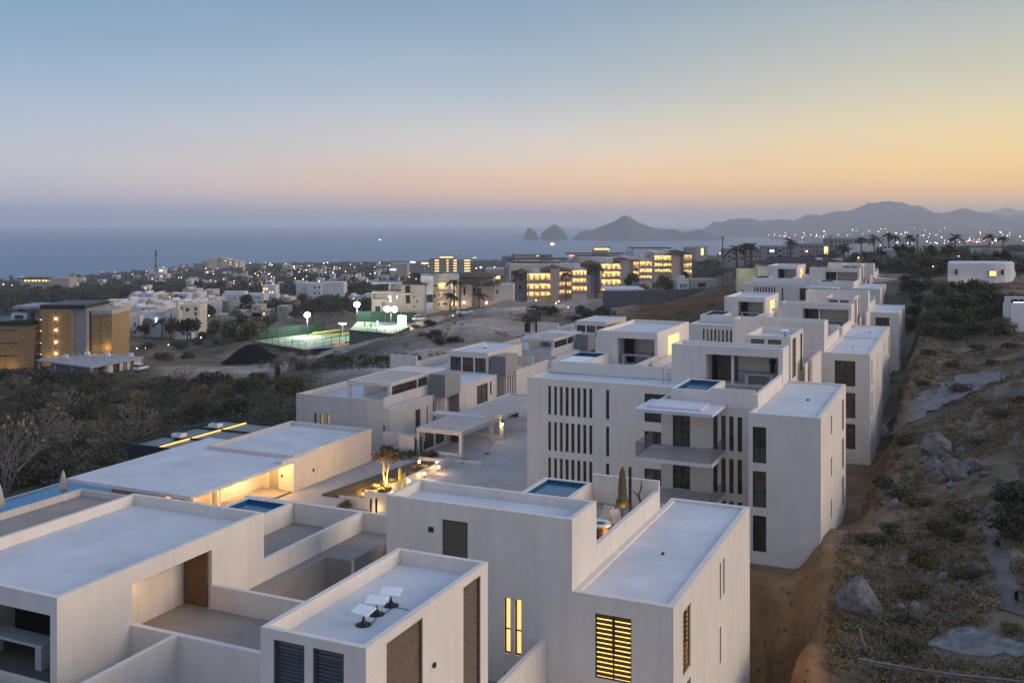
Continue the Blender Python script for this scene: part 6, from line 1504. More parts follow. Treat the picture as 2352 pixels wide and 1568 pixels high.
b = FB('garden_wall', 'low garden wall lit yellow green at the top of the row', 'wall', 1690, 640, 262); b.vol(1694, 1740, 617, 640, 0, 2, M.cream); b.vol(1738, 1772, 613, 640, -1, 3, M.cream); lamp('garden_light', at(1715, 632, 259), 40, (.85, 1, .35), .15); lamp('garden_light', at(1755, 630, 257), 50, (.85, 1, .35), .15)
M.haz = M.wht
for (u0, u1, vt, vb, Y, m, lab, ws) in ((1950, 2012, 560, 605, 520, M.wht, 'white house among the palms behind the row', [(1995, 2005, 578, 592, 'dark')]), (1905, 1998, 548, 585, 700, M.grey, 'grey flat roofed house on the ridge behind the palms', []), (1925, 1955, 596, 604, 330, M.wht, 'low white arch roofed house between the poles', []),
                                        (2075, 2130, 608, 630, 330, M.beige, 'low beige house in the trees right of the tallest pole', [(2082, 2090, 612, 620, 'lit')]), (2040, 2075, 610, 632, 320, M.wht, 'narrow white house hidden by shrubs near the tallest pole', []), (2225, 2250, 586, 600, 520, M.wht, 'small pale house among dark trees above the rounded house', []), (2330, 2420, 590, 604, 330, M.wht, 'white flat roofed house at the right picture edge', []),
                                        (1668, 1760, 572, 606, 560, M.grey, 'grey concrete apartment block left of the fan palms', [(1680, 1690, 580, 584, 'dark'), (1700, 1710, 580, 584, 'dark'), (1720, 1730, 580, 584, 'dark'), (1680, 1690, 592, 596, 'dark'), (1700, 1710, 592, 596, 'dark')]),
                                        (1758, 1835, 565, 606, 600, M.grey, 'unlit grey apartment block behind the round palm', [(1768, 1778, 574, 579, 'cool'), (1785, 1795, 574, 579, 'dark'), (1768, 1778, 588, 593, 'dark')]), (1835, 1905, 560, 604, 640, M.grey, 'grey apartment block with a few lit rooms by the second pole', [(1850, 1856, 575, 579, 'lit'), (1870, 1880, 587, 592, 'lit'), (1893, 1902, 566, 590, 'lit')]),
                                        (1600, 1625, 566, 590, 900, M.beige, 'small block with a lit stairwell beyond the third lit apartments', [(1610, 1616, 570, 586, 'lit')]), (1575, 1602, 568, 584, 950, M.grey, 'dim grey block beside the lit stairwell block', [])):
    if m is M.grey and u1 - u0 > 50:
        ws = list(ws) + [(u0 + 4 + 9 * j, u0 + 8.5 + 9 * j, vt + 5 + 10 * i_, vt + 9.5 + 10 * i_, 'dark') for j in range(int((u1 - u0 - 6) // 9)) for i_ in range(3) if not any(a_ - 3 < u0 + 6 + 9 * j < b_ + 3 and c_ - 4 < vt + 7 + 10 * i_ < d_ + 4 for a_, b_, c_, d_, _ in ws)]
    b = FB('house' if m is not M.grey else 'apartment_building', lab, 'house' if m is not M.grey else 'apartment building', u0, vb, Y); b.vol(u0, u1, vt, vb, 0, 14 if m is M.grey else 9, m, wins=ws)

# ================================================================== the town towards the sea
# resort block and other big far buildings
b = FB('hotel', 'grey hotel with four columns of lit balconies by the shore', 'hotel', 985, 627, 1150)
for u0, u1 in ((985, 997), (1009, 1024), (1031, 1040), (1050, 1065)): b.vol(u0, u1, 593 if u0 < 1050 else 595, 630, 0, 20, M.grey)
for u0, u1 in ((997, 1009), (1024, 1031), (1040, 1050), (1065, 1080)):
    b.vol(u0, u1, 595, 630, 3, 20, M.beige)
    for v in (597, 603, 609, 615, 621):
        w = b.box('balcony', M.beige, u0 + .6, u1 - .6, v + 4.0, v + 4.9, 1.2, 3.0); b.box('lit_room', M.warm, u0 + 1.2, u1 - 1.2, v + .4, v + 2.6, 2.9, 2.99, w)
b.box('roof_lights', M.warm, 1010, 1040, 590, 592, 2, 3); b.box('roof_room', M.grey, 1008, 1050, 592, 594, 3, 12)
b = FB('hall', 'long white hall with a lit corner seen over the apartment roofs', 'building', 1152, 612, 900)
b.vol(1152, 1182, 588, 618, 6, 30, M.grey); b.vol(1182, 1240, 587, 618, 0, 30, M.cream, wins=[(1188, 1192, 597, 601, 'dark'), (1232, 1238, 586.8, 588.6, 'lit')]); b.vol(1240, 1268, 588, 618, 4, 28, M.beige); b.box('roof_slab', M.grey, 1182, 1270, 585, 586.6, -1, 30); b.box('chimney', M.grey, 1176, 1182, 583, 590, 8, 12)
b = FB('tower_block', 'squat block with a glowing orange roof terrace above the lit apartments', 'building', 1364, 600, 850)
b.vol(1364, 1396, 574, 606, 0, 20, M.beige); b.vol(1396, 1406, 576, 606, 4, 18, M.wht); b.box('terrace_lights', M.redsign, 1368, 1396, 570, 571.6, 0, 8); b.box('lit_ceiling', M.warm, 1367, 1400, 572, 573.6, .2, 8); b.box('roof_slab', M.grey, 1364, 1404, 568, 569.6, -1, 14)
b = FB('building', 'blue lit shop building left of the grey hotel', 'building', 935, 612, 1000); b.vol(935, 975, 600, 614, 0, 14, M.grey); b.box('roof_sign', M.bluesign, 942, 954, 600.5, 603.5, -.4, 0); b.box('shop_front', M.warm, 968, 984, 603, 606, -.3, 0)
b = FB('building', 'pale hall in front of the blue lit shop', 'building', 890, 622, 900); b.vol(895, 935, 605, 626, 0, 20, M.beige); b.box('sign', M.bluesign, 895, 910, 618, 620.5, -.6, -.3)
b = FB('building', 'pastel cliff hotel with stepped towers standing out against the sea', 'hotel', 444, 614, 1700)
for u0, u1, vt, m in ((444, 468, 604, M.grey), (466, 480, 599, M.beige), (480, 498, 592, M.cream), (498, 512, 591.5, M.beige), (512, 524, 594, M.cream), (524, 538, 597, M.beige), (538, 552, 601, M.cream)):
    b.vol(u0, u1, vt, 622, 0, 30, m, wins=[(u0 + 4, u0 + 7, vt + 4, vt + 6, 'lit' if u0 > 500 else 'dark'), (u0 + 4, u0 + 7, vt + 9, vt + 11, 'lit' if u0 > 520 else 'dark')])
b = FB('building', 'low resort with a row of orange lit arches near the left shore', 'resort', 50, 655, 1000)
b.vol(50, 130, 641, 660, 0, 20, M.beige, par=.1); b.box('roof', M.tile, 45, 135, 638, 641, -1, 20); b.vol(120, 165, 637, 660, -6, 12, M.beige)
for u in (56, 64, 73, 80, 88, 97, 104, 113, 120): b.box('lit_arch', M.warm, u, u + 4.5, 643, 646, -.3, -.1)
b = FB('building', 'white shore houses with one brightly lit front below the aerial mast', 'house', 340, 628, 1350); b.vol(362, 376, 617, 628, 0, 14, M.wht, wins=[(366, 374, 619, 624, 'lit')]); b.vol(340, 360, 620, 630, 2, 14, M.wht)
m_ = thing('aerial_mast', 'thin lattice aerial mast rising above the shore', 'mast', xyz=at(358, 618, 1320), rot=0); REF[m_.name] = (0, 0, 0)
s = 1320 / F
for dx, dy in ((-1, -1), (1, -1), (0, 1)): MB().tube((dx * 1.4, dy * 1.4, -3), (dx * .5, dy * .5, 44 * s), .38, .3, 4).build('leg', M.steel, m_)
for i in range(5): MB().tube((-1.2, -1, 4 + i * 4.6), (1.2, 1, 6 + i * 4.6), .22, n=4).build('brace', M.steel, m_)
MB().box(-1.4, 1.4, -1.2, 1.2, 30 * s, 33 * s).build('antenna_panel', M.steel, m_); MB().box(-1.2, 1.2, -1, 1, 37 * s, 40 * s).build('antenna_panel', M.steel, m_)

# white estate: individual houses
def house(u0, u1, vt, vb, Y, m, lab, wins=(), group='white flat roofed houses of the estate', up=None, roof=None, d=9.0):
    b = FB('house', lab, 'house', u0, vb, Y, group=group); b.vol(u0, u1, vt, vb, 0, d, m, wins=wins)
    if up: b.vol(up[0], up[1], up[2], vt + .5, 1.5, d - 1.5, m, wins=[(up[0] + 2, up[0] + 4.5, up[2] + 2, up[2] + 5, 'dark')] if up[1] - up[0] > 8 else ())
    if roof: b.hip(u0 - 1, u1 + 1, vt - .2, vt - roof, -.6, d + .5, M.tile)
    return b
b = house(378, 412, 712, 765, 352, M.cream, 'tall cream house with a chimney tower, beside the big estate palm', [(391, 395, 722, 731, 'dark'), (400, 405, 735, 743, 'dark')], up=(400, 406, 694))
b.vol(404, 452, 701, 757, 3, 12, M.cream, wins=[(409, 414, 708, 716, 'dark'), (440, 446, 707, 715, 'dark'), (440, 446, 719, 726, 'dark'), (420, 428, 709, 717, 'dark')]); b.vol(408, 441, 732, 762, -2.5, 4, M.wht, wins=[(411, 419, 741, 749, 'dark'), (424, 430, 739, 747, 'dark')]); lamp('wall_light', (b.X(415), -3.2, b.Z(736)), 25, (1, .75, .4), .1, parent=b.P)
b = house(290, 322, 725, 772, 350, M.wht, 'white two storey house left of the brown canopied house', [(297, 305, 741, 751, 'dark'), (308, 312, 741, 750, 'dark'), (307, 312, 759, 766, 'dark')])
b = house(318, 378, 716, 772, 354, M.wht, 'white house with a brown tiled canopy and loggia', [(326, 343, 745, 753, 'dark'), (326, 343, 758, 768, 'dark'), (350, 355, 745, 752, 'dark')]); b.hip(320, 358, 740, 729, -2.2, 6, M.tile); b.box('wall_lamp', M.cool, 357, 361, 730, 742, -.3, -.1)
house(273, 292, 720, 758, 345, M.beige, 'narrow beige house wedged beside the brown brick building')
house(236, 290, 722, 740, 375, M.beige, 'gabled house with dark brown roofs behind the brick building', roof=9)
house(452, 480, 692, 722, 430, M.wht, 'white house with a pleated front, left end of the long white terrace', [(460, 463, 700, 705, 'dark')])
house(480, 505, 692, 720, 432, M.wht, 'white house in the middle of the long white terrace')
house(505, 522, 690, 716, 436, M.grey, 'grey fronted house at the right end of the white terrace')
b = house(510, 606, 675, 708, 455, M.wht, 'long white house with stepped roof and small windows up the lane', [(586, 589, 681, 685, 'dark'), (592, 597, 681, 685, 'dark'), (538, 541, 682, 687, 'dark')], up=(512, 560, 670))
b = house(602, 632, 655, 676, 500, M.wht, 'white house with brightly lit ground floor windows', [(605, 609, 661, 666, 'lit'), (611, 615, 661, 666, 'lit'), (603, 607, 669, 672.5, 'lit'), (618, 621, 669, 672.5, 'lit'), (624, 628, 669, 672.5, 'lit')])
b = house(680, 712, 650, 682, 520, M.wht, 'white block house with grey side, behind the dark tree', [], up=(684, 700, 647)); b.vol(708, 740, 650, 684, -3, 8, M.wht, wins=[(723, 728, 657, 661, 'dark'), (734, 738, 657, 661, 'dark'), (723, 728, 670, 674, 'dark'), (734, 738, 670, 674, 'dark')]); b.vol(739, 790, 648, 678, -1, 10, M.wht)
house(632, 680, 693, 706, 470, M.beige, 'low beige house with a vaulted roof above the courts', roof=4)
house(604, 634, 676, 697, 480, M.wht, 'small bluish house below the lit house')
for i, (u0, u1, vt, vb, lab) in enumerate(((495, 528, 722, 745, 'beige house with an open yard at the left end of the beige row'), (530, 566, 714, 742, 'beige flat roofed house second in the beige row'), (566, 598, 718, 746, 'beige house with a stepped top in the beige row'), (598, 620, 712, 748, 'narrow beige house with lit porch in the beige row'), (578, 600, 700, 716, 'small grey house behind the beige row'), (636, 660, 703, 735, 'teal grey house with a wall lamp behind the courts'))):
    b = house(u0, u1, vt, vb, 402, M.beige if i != 5 else M.grey, lab, [(u0 + 6, u0 + 10, vt + 6, vt + 11, 'dark' if i != 3 else 'lit')], group='beige houses above the courts')
bk = [(297, 322, 676, 690), (324, 352, 674, 690), (352, 370, 675, 688), (384, 402, 677, 690), (404, 432, 674, 690), (444, 458, 672, 688), (236, 262, 690, 704), (262, 285, 694, 708), (286, 304, 688, 702), (305, 330, 686, 700), (332, 352, 690, 704), (352, 376, 694, 708), (246, 276, 702, 716), (300, 326, 704, 718), (330, 360, 705, 718), (360, 384, 698, 712), (384, 408, 690, 702), (410, 440, 692, 704), (440, 460, 688, 700), (466, 500, 684, 696), (180, 214, 698, 708), (420, 452, 664, 672), (466, 490, 666, 674), (640, 668, 683, 693), (800, 830, 680, 692), (828, 856, 690, 702), (852, 880, 684, 696), (836, 858, 676, 684), (780, 806, 700, 708), (735, 770, 705, 714)]
rgh = random.Random(3)
for i, (u0, u1, vt, vb) in enumerate(sorted(bk)):
    Y = 520 - (vb - 672) * 3.4 if u0 < 600 else 470
    w = [(u0 + 4 + 7 * j, u0 + 6.5 + 7 * j, vt + 3.5, vt + 7, 'lit' if rgh.random() < .12 else 'dark') for j in range(int((u1 - u0 - 4) // 8)) if rgh.random() < .8]
    house(u0, u1, vt, vb + 4, Y, rgh.choice([M.wht, M.wht, M.cream]), f'{ordn(i)} low white roofed house of the estate back rows, counted from the sea side', w, 'back rows of the white estate', up=(u0 + 3, u0 + 12, vt - 4) if rgh.random() < .6 else None, d=11)

# scattered houses of the wide town
rg = random.Random(11); us = []; n_t = 0
zz = [('above the left shore', 20, 330, 622, 668, 24), ('below the cliff hotel', 330, 640, 616, 664, 48), ('in the town towards the grey hotel', 640, 985, 612, 672, 68), ('under the shore beyond the lit apartments', 1090, 1660, 585, 606, 22), ('on the ridge behind the palms', 2010, 2352, 575, 604, 9)]
for zn, u0, u1, v0, v1, n in zz:
    q = sorted((rg.uniform(u0, u1), rg.uniform(v0, v1)) for _ in range(n))
    for i, (u, v) in enumerate(q):
        p = hit(u, v); wpx = rg.uniform(7, 18); hh = rg.uniform(3, 6.5) if 'ridge' not in zn else 2.8; hp = hh / (p.y / F)
        m = rg.choice([M.wht, M.cream, M.beige, M.wht, M.grey]); k_ = 'lit' if rg.random() < .12 else 'dark'
        b = FB('house', f'{ordn(i)} small {"pale" if m is not M.grey else "grey"} house {zn}, counted from the left', 'house', u, v + 1, p.y, group='scattered town houses')
        b.vol(u, u + wpx, v - hp, v + 1, 0, 9, m, wins=[(u + wpx * .3, u + wpx * .55, v - hp * .75, v - hp * .3, k_)])
        if rg.random() < .3 and 'ridge' not in zn: b.hip(u - .8, u + wpx + .8, v - hp - .2, v - hp * 1.5, -.8, 10, M.tile)

# trees of the town: individuals, then the mass between
TK = []
for s, m in ((41, M.leafd), (42, M.leafd), (43, M.leaf)):
    rgn = np.random.default_rng(s); c = []; rr = []
    for i in range(8): a = rgn.random() * 6.28; r = .75 * rgn.random(); c.append((r * math.cos(a), r * math.sin(a), .75 + .55 * rgn.random())); rr.append(.26 + .2 * rgn.random())
    v, f = leaf_cloud(rgn, c, rr, 420, .13); k = MB(); tips = []; limbs(k, rgn, Vector((0, 0, -.2)), Vector((0, 0, 1)), .6, .08, 1, tips); TK.append((k.mesh('trunk', M.bark), cloud_mesh('crown', m, v, f)))
trg = np.random.default_rng(77); cn = {}
tz = [('on the left shore', 0, 330, 640, 700, 40), ('in the wood below the cliff hotel', 330, 640, 612, 672, 52), ('in the town before the grey hotel', 640, 985, 610, 690, 62), ('round the white estate', 250, 640, 690, 790, 46), ('between the courts and the white apartments', 640, 880, 690, 742, 18), ('along the lit apartments', 1130, 1620, 640, 690, 16), ('on the ridge behind the row', 1690, 2352, 588, 640, 40)]
for zn, u0, u1, v0, v1, n in tz:
    us = np.sort(trg.uniform(u0, u1, n)); vv = trg.uniform(v0, v1, n); P = hits(us, vv)
    for i, p in enumerate(P):
        a, b_ = AB(p[0], p[1])
        if near_complex(p, 2) or (190 < a < 245 and -45 < b_ < -8): continue
        o = bpy.data.objects.new('tree', None); COL.objects.link(o); REF[o.name] = (0, 0, 0); o.location = p; s = trg.uniform(2.6, 4.4) * (.62 if zn.startswith('on the ridge') else 1); o.scale = (s, s, s * trg.uniform(.8, 1.25)); o.rotation_euler = (0, 0, trg.random() * 6)
        tag(o, f'{ordn(i)} dark bushy tree from the left {zn}', 'tree', 'dark trees of the town'); tm, cm = TK[int(trg.integers(3))]; link('trunk', tm, o); link('crown', cm, o)
us = trg.uniform(-40, 1000, 2600); vv = 608 + 110 * trg.random(2600) ** 1.2; P = hits(us, vv); P = P[(P[:, 1] > 395) & (P[:, 2] > .5)]
mass('town_trees', P, trg.uniform(2.0, 4.2, len(P)), M.leafd, 26, .24, 91, hs=.8)
us = np.concatenate([trg.uniform(1000, 1700, 500), trg.uniform(1650, 2400, 900)]); vv = np.concatenate([trg.uniform(588, 640, 500), trg.uniform(572, 612, 900)]); P = hits(us, vv); P = P[(P[:, 1] > 420) & (P[:, 2] > .5)]
mass('town_trees', P, trg.uniform(1.4, 2.6, len(P)), M.leafd, 26, .24, 92, hs=.8)

us = np.concatenate([trg.uniform(1985, 2420, 420), trg.uniform(1690, 1990, 160)]); vv = np.concatenate([trg.uniform(586, 640, 420), trg.uniform(604, 640, 160)]); P = hits(us, vv); P = np.array([p for p in P if 235 < p[1] < 430 and not near_complex(p, 3) and not (190 < AB(p[0], p[1])[0] < 262 and -48 < AB(p[0], p[1])[1] < -8)])
mass('town_trees', P, trg.uniform(1.0, 2.4, len(P)), M.leafd, 60, .15, 93, hs=.8)
# palms
def palm_kind(seed, fan):
    rgn = np.random.default_rng(seed); k = MB(); p = Vector((0, 0, -.3)); lean = Vector((rgn.normal() * .03, rgn.normal() * .03, 0))
    for i in range(6): q = p + Vector((0, 0, 1.25)) + lean * (i * .6); k.tube(p, q, .24 - .014 * i, .23 - .016 * i, 7, i in (0, 5)); p = q
    tm = k.mesh('trunk', M.bark); c = MB()
    for i in range(26 if fan else 20):
        a = 2 * pi * (i + rgn.random() * .6) / (13 if fan else 10); up = rgn.uniform(-.5, 1.1); L_ = rgn.uniform(1.5, 2.1) if fan else rgn.uniform(2.0, 2.8)
        d = Vector((math.cos(a), math.sin(a), 0)); side = Vector((-d.y, d.x, 0)); pts = []
        for j in range(7):
            t = j / 6; pts.append(p + d * (L_ * t * math.cos(up * (1 - t * .3))) + Vector((0, 0, L_ * (math.sin(up) * t - .55 * t * t))))
        for j in range(6):
            for sgn in (-1, 1):
                w = (.42 if fan else .55) * math.sin(pi * (j + .8) / 7); e = side * sgn * w + Vector((0, 0, -.25 * w)) + d * .25
                c.quad(pts[j], pts[j + 1], pts[j + 1].lerp(pts[j], .3) + e, pts[j].lerp(pts[j + 1], .25) + e)
    return tm, c.mesh('crown', M.leafd)
PK = [palm_kind(s, s % 2 == 0) for s in range(4)]
def palm(u, v, vt, Y, lab, kind=0, ht=None):
    p = at(u, v, Y); o = bpy.data.objects.new('palm_tree', None); COL.objects.link(o); REF[o.name] = (0, 0, 0); o.location = p; s = (v - vt + (9 if u > 1690 else 0)) * Y / F / 8.0
    w = max(s, 1.45 if ht is None else ht); o.scale = (w, w, s); o.rotation_euler = (0, 0, u * 1.3); tag(o, lab, 'palm tree', 'palm trees'); tm, cm = PK[kind % 4]; link('trunk', tm, o); link('crown', cm, o)
for a in ((1043, 700, 640, 322, 'fan palm against the lit gallery of the white apartments', 0), (1183, 690, 620, 365, 'palm at the left corner of the nearest lit block', 0), (1300, 688, 622, 366, 'palm in front of the lit stairwell of the nearest block', 2), (1369, 690, 605, 400, 'tall palm between the nearest and middle lit blocks', 0), (1034, 720, 672, 318, 'small palm by the car below the white apartments', 1), (1100, 712, 670, 322, 'bushy palm before the cream hipped house', 1),
          (373, 772, 730, 345, 'big feathery palm before the white estate', 1), (264, 800, 744, 310, 'slim palm beside the brown brick building, left of the pair', 0), (274, 800, 748, 312, 'slim palm beside the brown brick building, right of the pair', 2),
          (1725, 625, 566, 300, 'fan palm left of the dark tiled house', 0), (1712, 628, 564, 296, 'fan palm between the first pole and the dark tiled house', 2), (1693, 632, 572, 300, 'short palm beside the first pole', 1), (1815, 606, 556, 420, 'broad round palm behind the dark tiled house', 1), (1978, 600, 552, 420, 'palm left of the white palm house', 0), (2008, 598, 548, 420, 'feathery palm over the white palm house', 1),
          (2042, 598, 542, 400, 'tall palm of the close pair beside the white palm house', 0), (2056, 600, 546, 402, 'second palm of the close pair beside the white palm house', 2), (2090, 600, 546, 410, 'lone fan palm left of the tallest pole', 0), (2193, 598, 546, 400, 'palm above the left end of the rounded white house', 1), (2180, 612, 568, 350, 'bushy palm low over the rounded white house', 1), (2272, 592, 545, 430, 'palm on the right ridge, first of the last pair', 0), (2304, 592, 550, 430, 'palm on the right ridge, second of the last pair', 2),
          (1938, 620, 568, 330, 'bushy palm right of the second pole', 1), (2065, 640, 600, 260, 'low leafy palm beside the top roof block', 1), (1625, 628, 596, 420, 'small palm below the farthest lit block', 1), (1985, 606, 588, 330, 'low palm by the bright street lamp', 1)): palm(*a)
for (u, v, s, kd, lab) in ((1265, 722, 3.2, 'dark', 'wide bush beside the garden wall lamps'), (1230, 716, 2.6, 'green', 'bush between the scalloped wall and the lamps'), (1345, 728, 2.8, 'dark', 'dark bush at the foot of the brown slope'), (1385, 724, 3.0, 'dark', 'broad dark bush right of the sand track'), (1320, 735, 2.0, 'green', 'small bush in the sand track bend'), (1330, 712, 2.2, 'olive', 'olive bush behind the sand track'), (1061, 727, 1.2, 'olive', 'small dry bush in front of the white estate car'),
                           (955, 752, 2.0, 'olive', 'warm lit bush on the crest of the court mound'), (985, 748, 2.4, 'dark', 'dark bush on the crest of the court mound'), (925, 762, 1.5, 'olive', 'dry bush at the left end of the court mound'), (1000, 775, 2.4, 'dark', 'dark bush on the face of the court mound'), (1015, 790, 2.2, 'dark', 'dark bush at the foot of the court mound'), (1045, 785, 1.8, 'dark', 'small dark bush right of the court mound'), (975, 770, 1.8, 'dry', 'dry bush in the middle of the court mound'), (900, 772, 1.6, 'dry', 'bare dry bush near the court fence corner'),
                           (795, 828, 2.0, 'olive', 'yellow green bush patch on the sand behind the villas'), (830, 825, 1.8, 'olive', 'olive bush right of the yellow green patch'), (880, 830, 1.8, 'dark', 'dark bush behind the pergola villa'), (920, 828, 2.0, 'olive', 'olive bush beside the tall villa wall'), (950, 826, 1.8, 'olive', 'olive bush touching the tall villa wall'), (760, 826, 1.8, 'dark', 'dark bush at the left of the sandy rise'), (726, 815, 1.7, 'dark', 'dark bush on the edge of the sandy gully'),
                           (535, 775, 4.2, 'olive', 'big yellow green tree at the corner of the floodlit court'), (560, 782, 3.6, 'olive', 'yellow green bush pressed against the court fence'), (505, 790, 3.0, 'green', 'green bush left of the court corner tree'), (455, 790, 3.0, 'green', 'green bush by the track below the estate'), (410, 800, 3.2, 'dark', 'dark bush beside the concrete shell track'), (375, 826, 3.0, 'dark', 'broad dark bush right of the concrete shell'), (430, 822, 2.6, 'dark', 'dark bush along the dirt track'), (470, 776, 3.4, 'green', 'green tree below the beige row'), (340, 800, 2.6, 'dark', 'dark bush behind the concrete shell'),
                           (95, 855, 2.6, 'dark', 'dark bush at the left corner of the concrete shell'), (140, 868, 2.6, 'green', 'green bush in front of the concrete shell'), (200, 872, 2.4, 'dark', 'dark bush before the concrete shell corner'), (250, 868, 2.2, 'green', 'green bush hiding the concrete shell wall'), (295, 862, 2.2, 'dry', 'dry bush near the white car'), (1560, 720, 2.0, 'dry', 'dry bush on the bare brown slope'), (1640, 700, 2.0, 'dry', 'dry bush high on the bare brown slope'), (1725, 640, 2.6, 'green', 'green bush by the yellow lit garden wall'), (1700, 634, 2.4, 'olive', 'olive bush by the yellow lit garden wall')):
    p = hit(u, v); plant('bush', lab, 'bush', kd, p - Vector((0, 0, .2)), s, 'bushes of the middle distance', prg, .85)
for (u, v, h, ar, lab) in ((1212, 766, 4.2, 3, 'tall columnar cactus cluster in front of the maroon car'), (1232, 768, 2.8, 1, 'small columnar cactus right of the tall cluster'), (638, 870, 4.0, 2, 'dark columnar cactus on the scrub edge behind the villa')):
    cactus(hit(u, v), h, lab, ar, .3, 'columnar cacti')
# poles and lamps
for (u, vt, vb, Y, lab) in ((1660, 542, 640, 285, 'bare utility pole, leftmost of the three tall ones'), (1908, 540, 606, 330, 'bare utility pole rising behind the dark tiled house'), (2107, 537, 630, 265, 'thickest utility pole, rising from the trees on the ridge')):
    p = at(u, vb + 8, Y); t = thing('utility_pole', lab, 'pole', xyz=p, rot=0, group='utility poles'); REF[t.name] = (0, 0, 0); h = (vb + 8 - vt) * Y / F
    MB().tube((0, 0, -1), (0, 0, h), .22 if u > 2000 else .17, .14, 7).build('pole', M.bark, t); MB().box(-.8, .8, -.06, .06, h - .5, h - .38).build('crossarm', M.bark, t)
    for x in (-.7, 0, .7): MB().lathe([(.06, 0), (.09, .08), (.04, .2)], 6, (x, 0, h - .38)).build('insulator', M.white, t)
for (u, vt, vb, Y, lab) in ((1166, 640, 716, 310, 'slim grey lamp post by the scalloped wall'), (1106, 650, 712, 322, 'thin pole before the cream hipped house'), (1030, 622, 720, 325, 'thin wooden pole before the lit galleries')):
    p = at(u, vb, Y); t = thing('lamp_post', lab, 'pole', xyz=p, rot=0, group='thin poles of the middle distance'); REF[t.name] = (0, 0, 0); h = (vb - vt) * Y / F
    MB().tube((0, 0, -1), (0, 0, h), .12, .08, 6).build('pole', M.counter, t); MB().box(-.1, .7, -.08, .08, h - .1, h).build('arm', M.counter, t)
SL = [(1231, 690, 2, 'w'), (1277, 696, 2, 'w'), (1283, 692, 1.4, 'c'), (1305, 706, 1.2, 'w'), (1972, 592, 2.4, 'w'), (1735, 594, 1.6, 'w'), (2143, 612, 2, 'w'), (2163, 625, 1.6, 'c'), (2213, 604, 1.3, 'w'), (2190, 652, 1.8, 'w'), (2202, 588, 1.2, 'c'), (480, 725, 2, 'w'), (462, 741, 1.8, 'w'), (462, 775, 1.8, 'c'), (387, 792, 1.8, 'w'), (368, 807, 1.6, 'w'), (294, 803, 2, 'w'), (314, 800, 2, 'w'), (334, 799, 1.8, 'w'), (655, 707, 2, 'w'), (622, 730, 1.8, 'w'), (104, 673, 1.8, 'c'), (154, 690, 2.0, 'c'), (238, 684, 1.6, 'c'), (28, 655, 1.8, 'w'), (8, 653, 1.6, 'w'), (843, 685, 2.2, 'c'), (791, 692, 1.6, 'c'), (872, 678, 1.4, 'w'), (1040, 725, 1.3, 'w'), (905, 627, 1.6, 'w'), (1016, 631, 1.6, 'c'), (1104, 614, 2.4, 'w'), (1106, 615, 1.6, 'r'), (1094, 616, 1.8, 'o'), (1136, 614, 2, 'c'), (1165, 606, 1.6, 'c'), (1182, 604, 1.6, 'c'), (1228, 601, 1.3, 'c'), (556, 640, 1.4, 'w'), (500, 609, 1.4, 'c'), (435, 629, 1.4, 'c'), (534, 608, 1.2, 'w'), (676, 612, 1.4, 'c'), (765, 626, 2, 'w'), (696, 641, 2.2, 'o'), (682, 642, 1.6, 'o'), (815, 632, 1.3, 'c'), (864, 626, 1.6, 'o'), (380, 627, 1.4, 'w'), (400, 628, 1.2, 'w'), (326, 669, 1.2, 'c'), (470, 653, 1.4, 'c')]
LM = {'w': mat('amber_lamp', (1, .7, .4), .5, emit=(1, .62, .26), estr=9.0), 'c': mat('cool_lamp', (1, 1, 1), .5, emit=(.92, .95, 1), estr=9.0), 'r': mat('red_lamp', (1, .2, .3), .5, emit=(1, .25, .3), estr=5.0), 'o': mat('orange_lamp', (1, .5, .1), .5, emit=(1, .45, .08), estr=6.0)}
LMd = {'w': mat('dim_amber_lamp', (1, .7, .4), .5, emit=(1, .66, .34), estr=5.0), 'c': mat('dim_white_lamp', (1, 1, 1), .5, emit=(.95, .95, .9), estr=5.0)}
CN = {'w': 'amber', 'c': 'white', 'r': 'red', 'o': 'orange'}; ci = {}
for (u, v, r, k_) in sorted(SL):
    zn = 'near the left shore' if u < 260 else 'round the white estate' if u < 640 and v > 640 else 'below the cliff hotel' if u < 640 else 'towards the grey hotel' if u < 1050 else 'along the lit apartments' if u < 1400 else 'behind the palms on the ridge'
    i = ci.get((zn, k_), 0); ci[(zn, k_)] = i + 1
    p0 = hit(u, min(v + 5, 800)); Y = p0.y; s = Y / F; p = at(u, v, Y)
    t = thing('street_lamp', f'{ordn(i)} glowing {CN[k_]} street lamp from the left {zn}', 'street lamp', xyz=Vector((p.x, p.y, min(p0.z, p.z - .5))), rot=0, group='street lamps of the town'); REF[t.name] = (0, 0, 0); h = p.z - t.location.z
    MB().tube((0, 0, -.5), (0, 0, h), .08 * max(1, s * 3), n=5).build('pole', M.steel, t); rr = r * s * .62; MB().lathe([(.05 * rr, -rr), (.75 * rr, -.6 * rr), (rr, 0), (.75 * rr, .6 * rr), (.05 * rr, rr)], 8, (0, 0, h)).build('bulb', LM[k_], t)
for (u, v, e, c) in ((1231, 692, 60, (1, .55, .2)), (1277, 697, 60, (1, .5, .2)), (304, 806, 40, (1, .7, .3)), (1972, 596, 60, (1, .75, .5)), (655, 712, 30, (1, .75, .4)), (480, 730, 40, (1, .6, .2))):
    p = hit(u, v + 6); lamp('street_light', p + Vector((0, -1.0, 2.0)), e, c, .2)
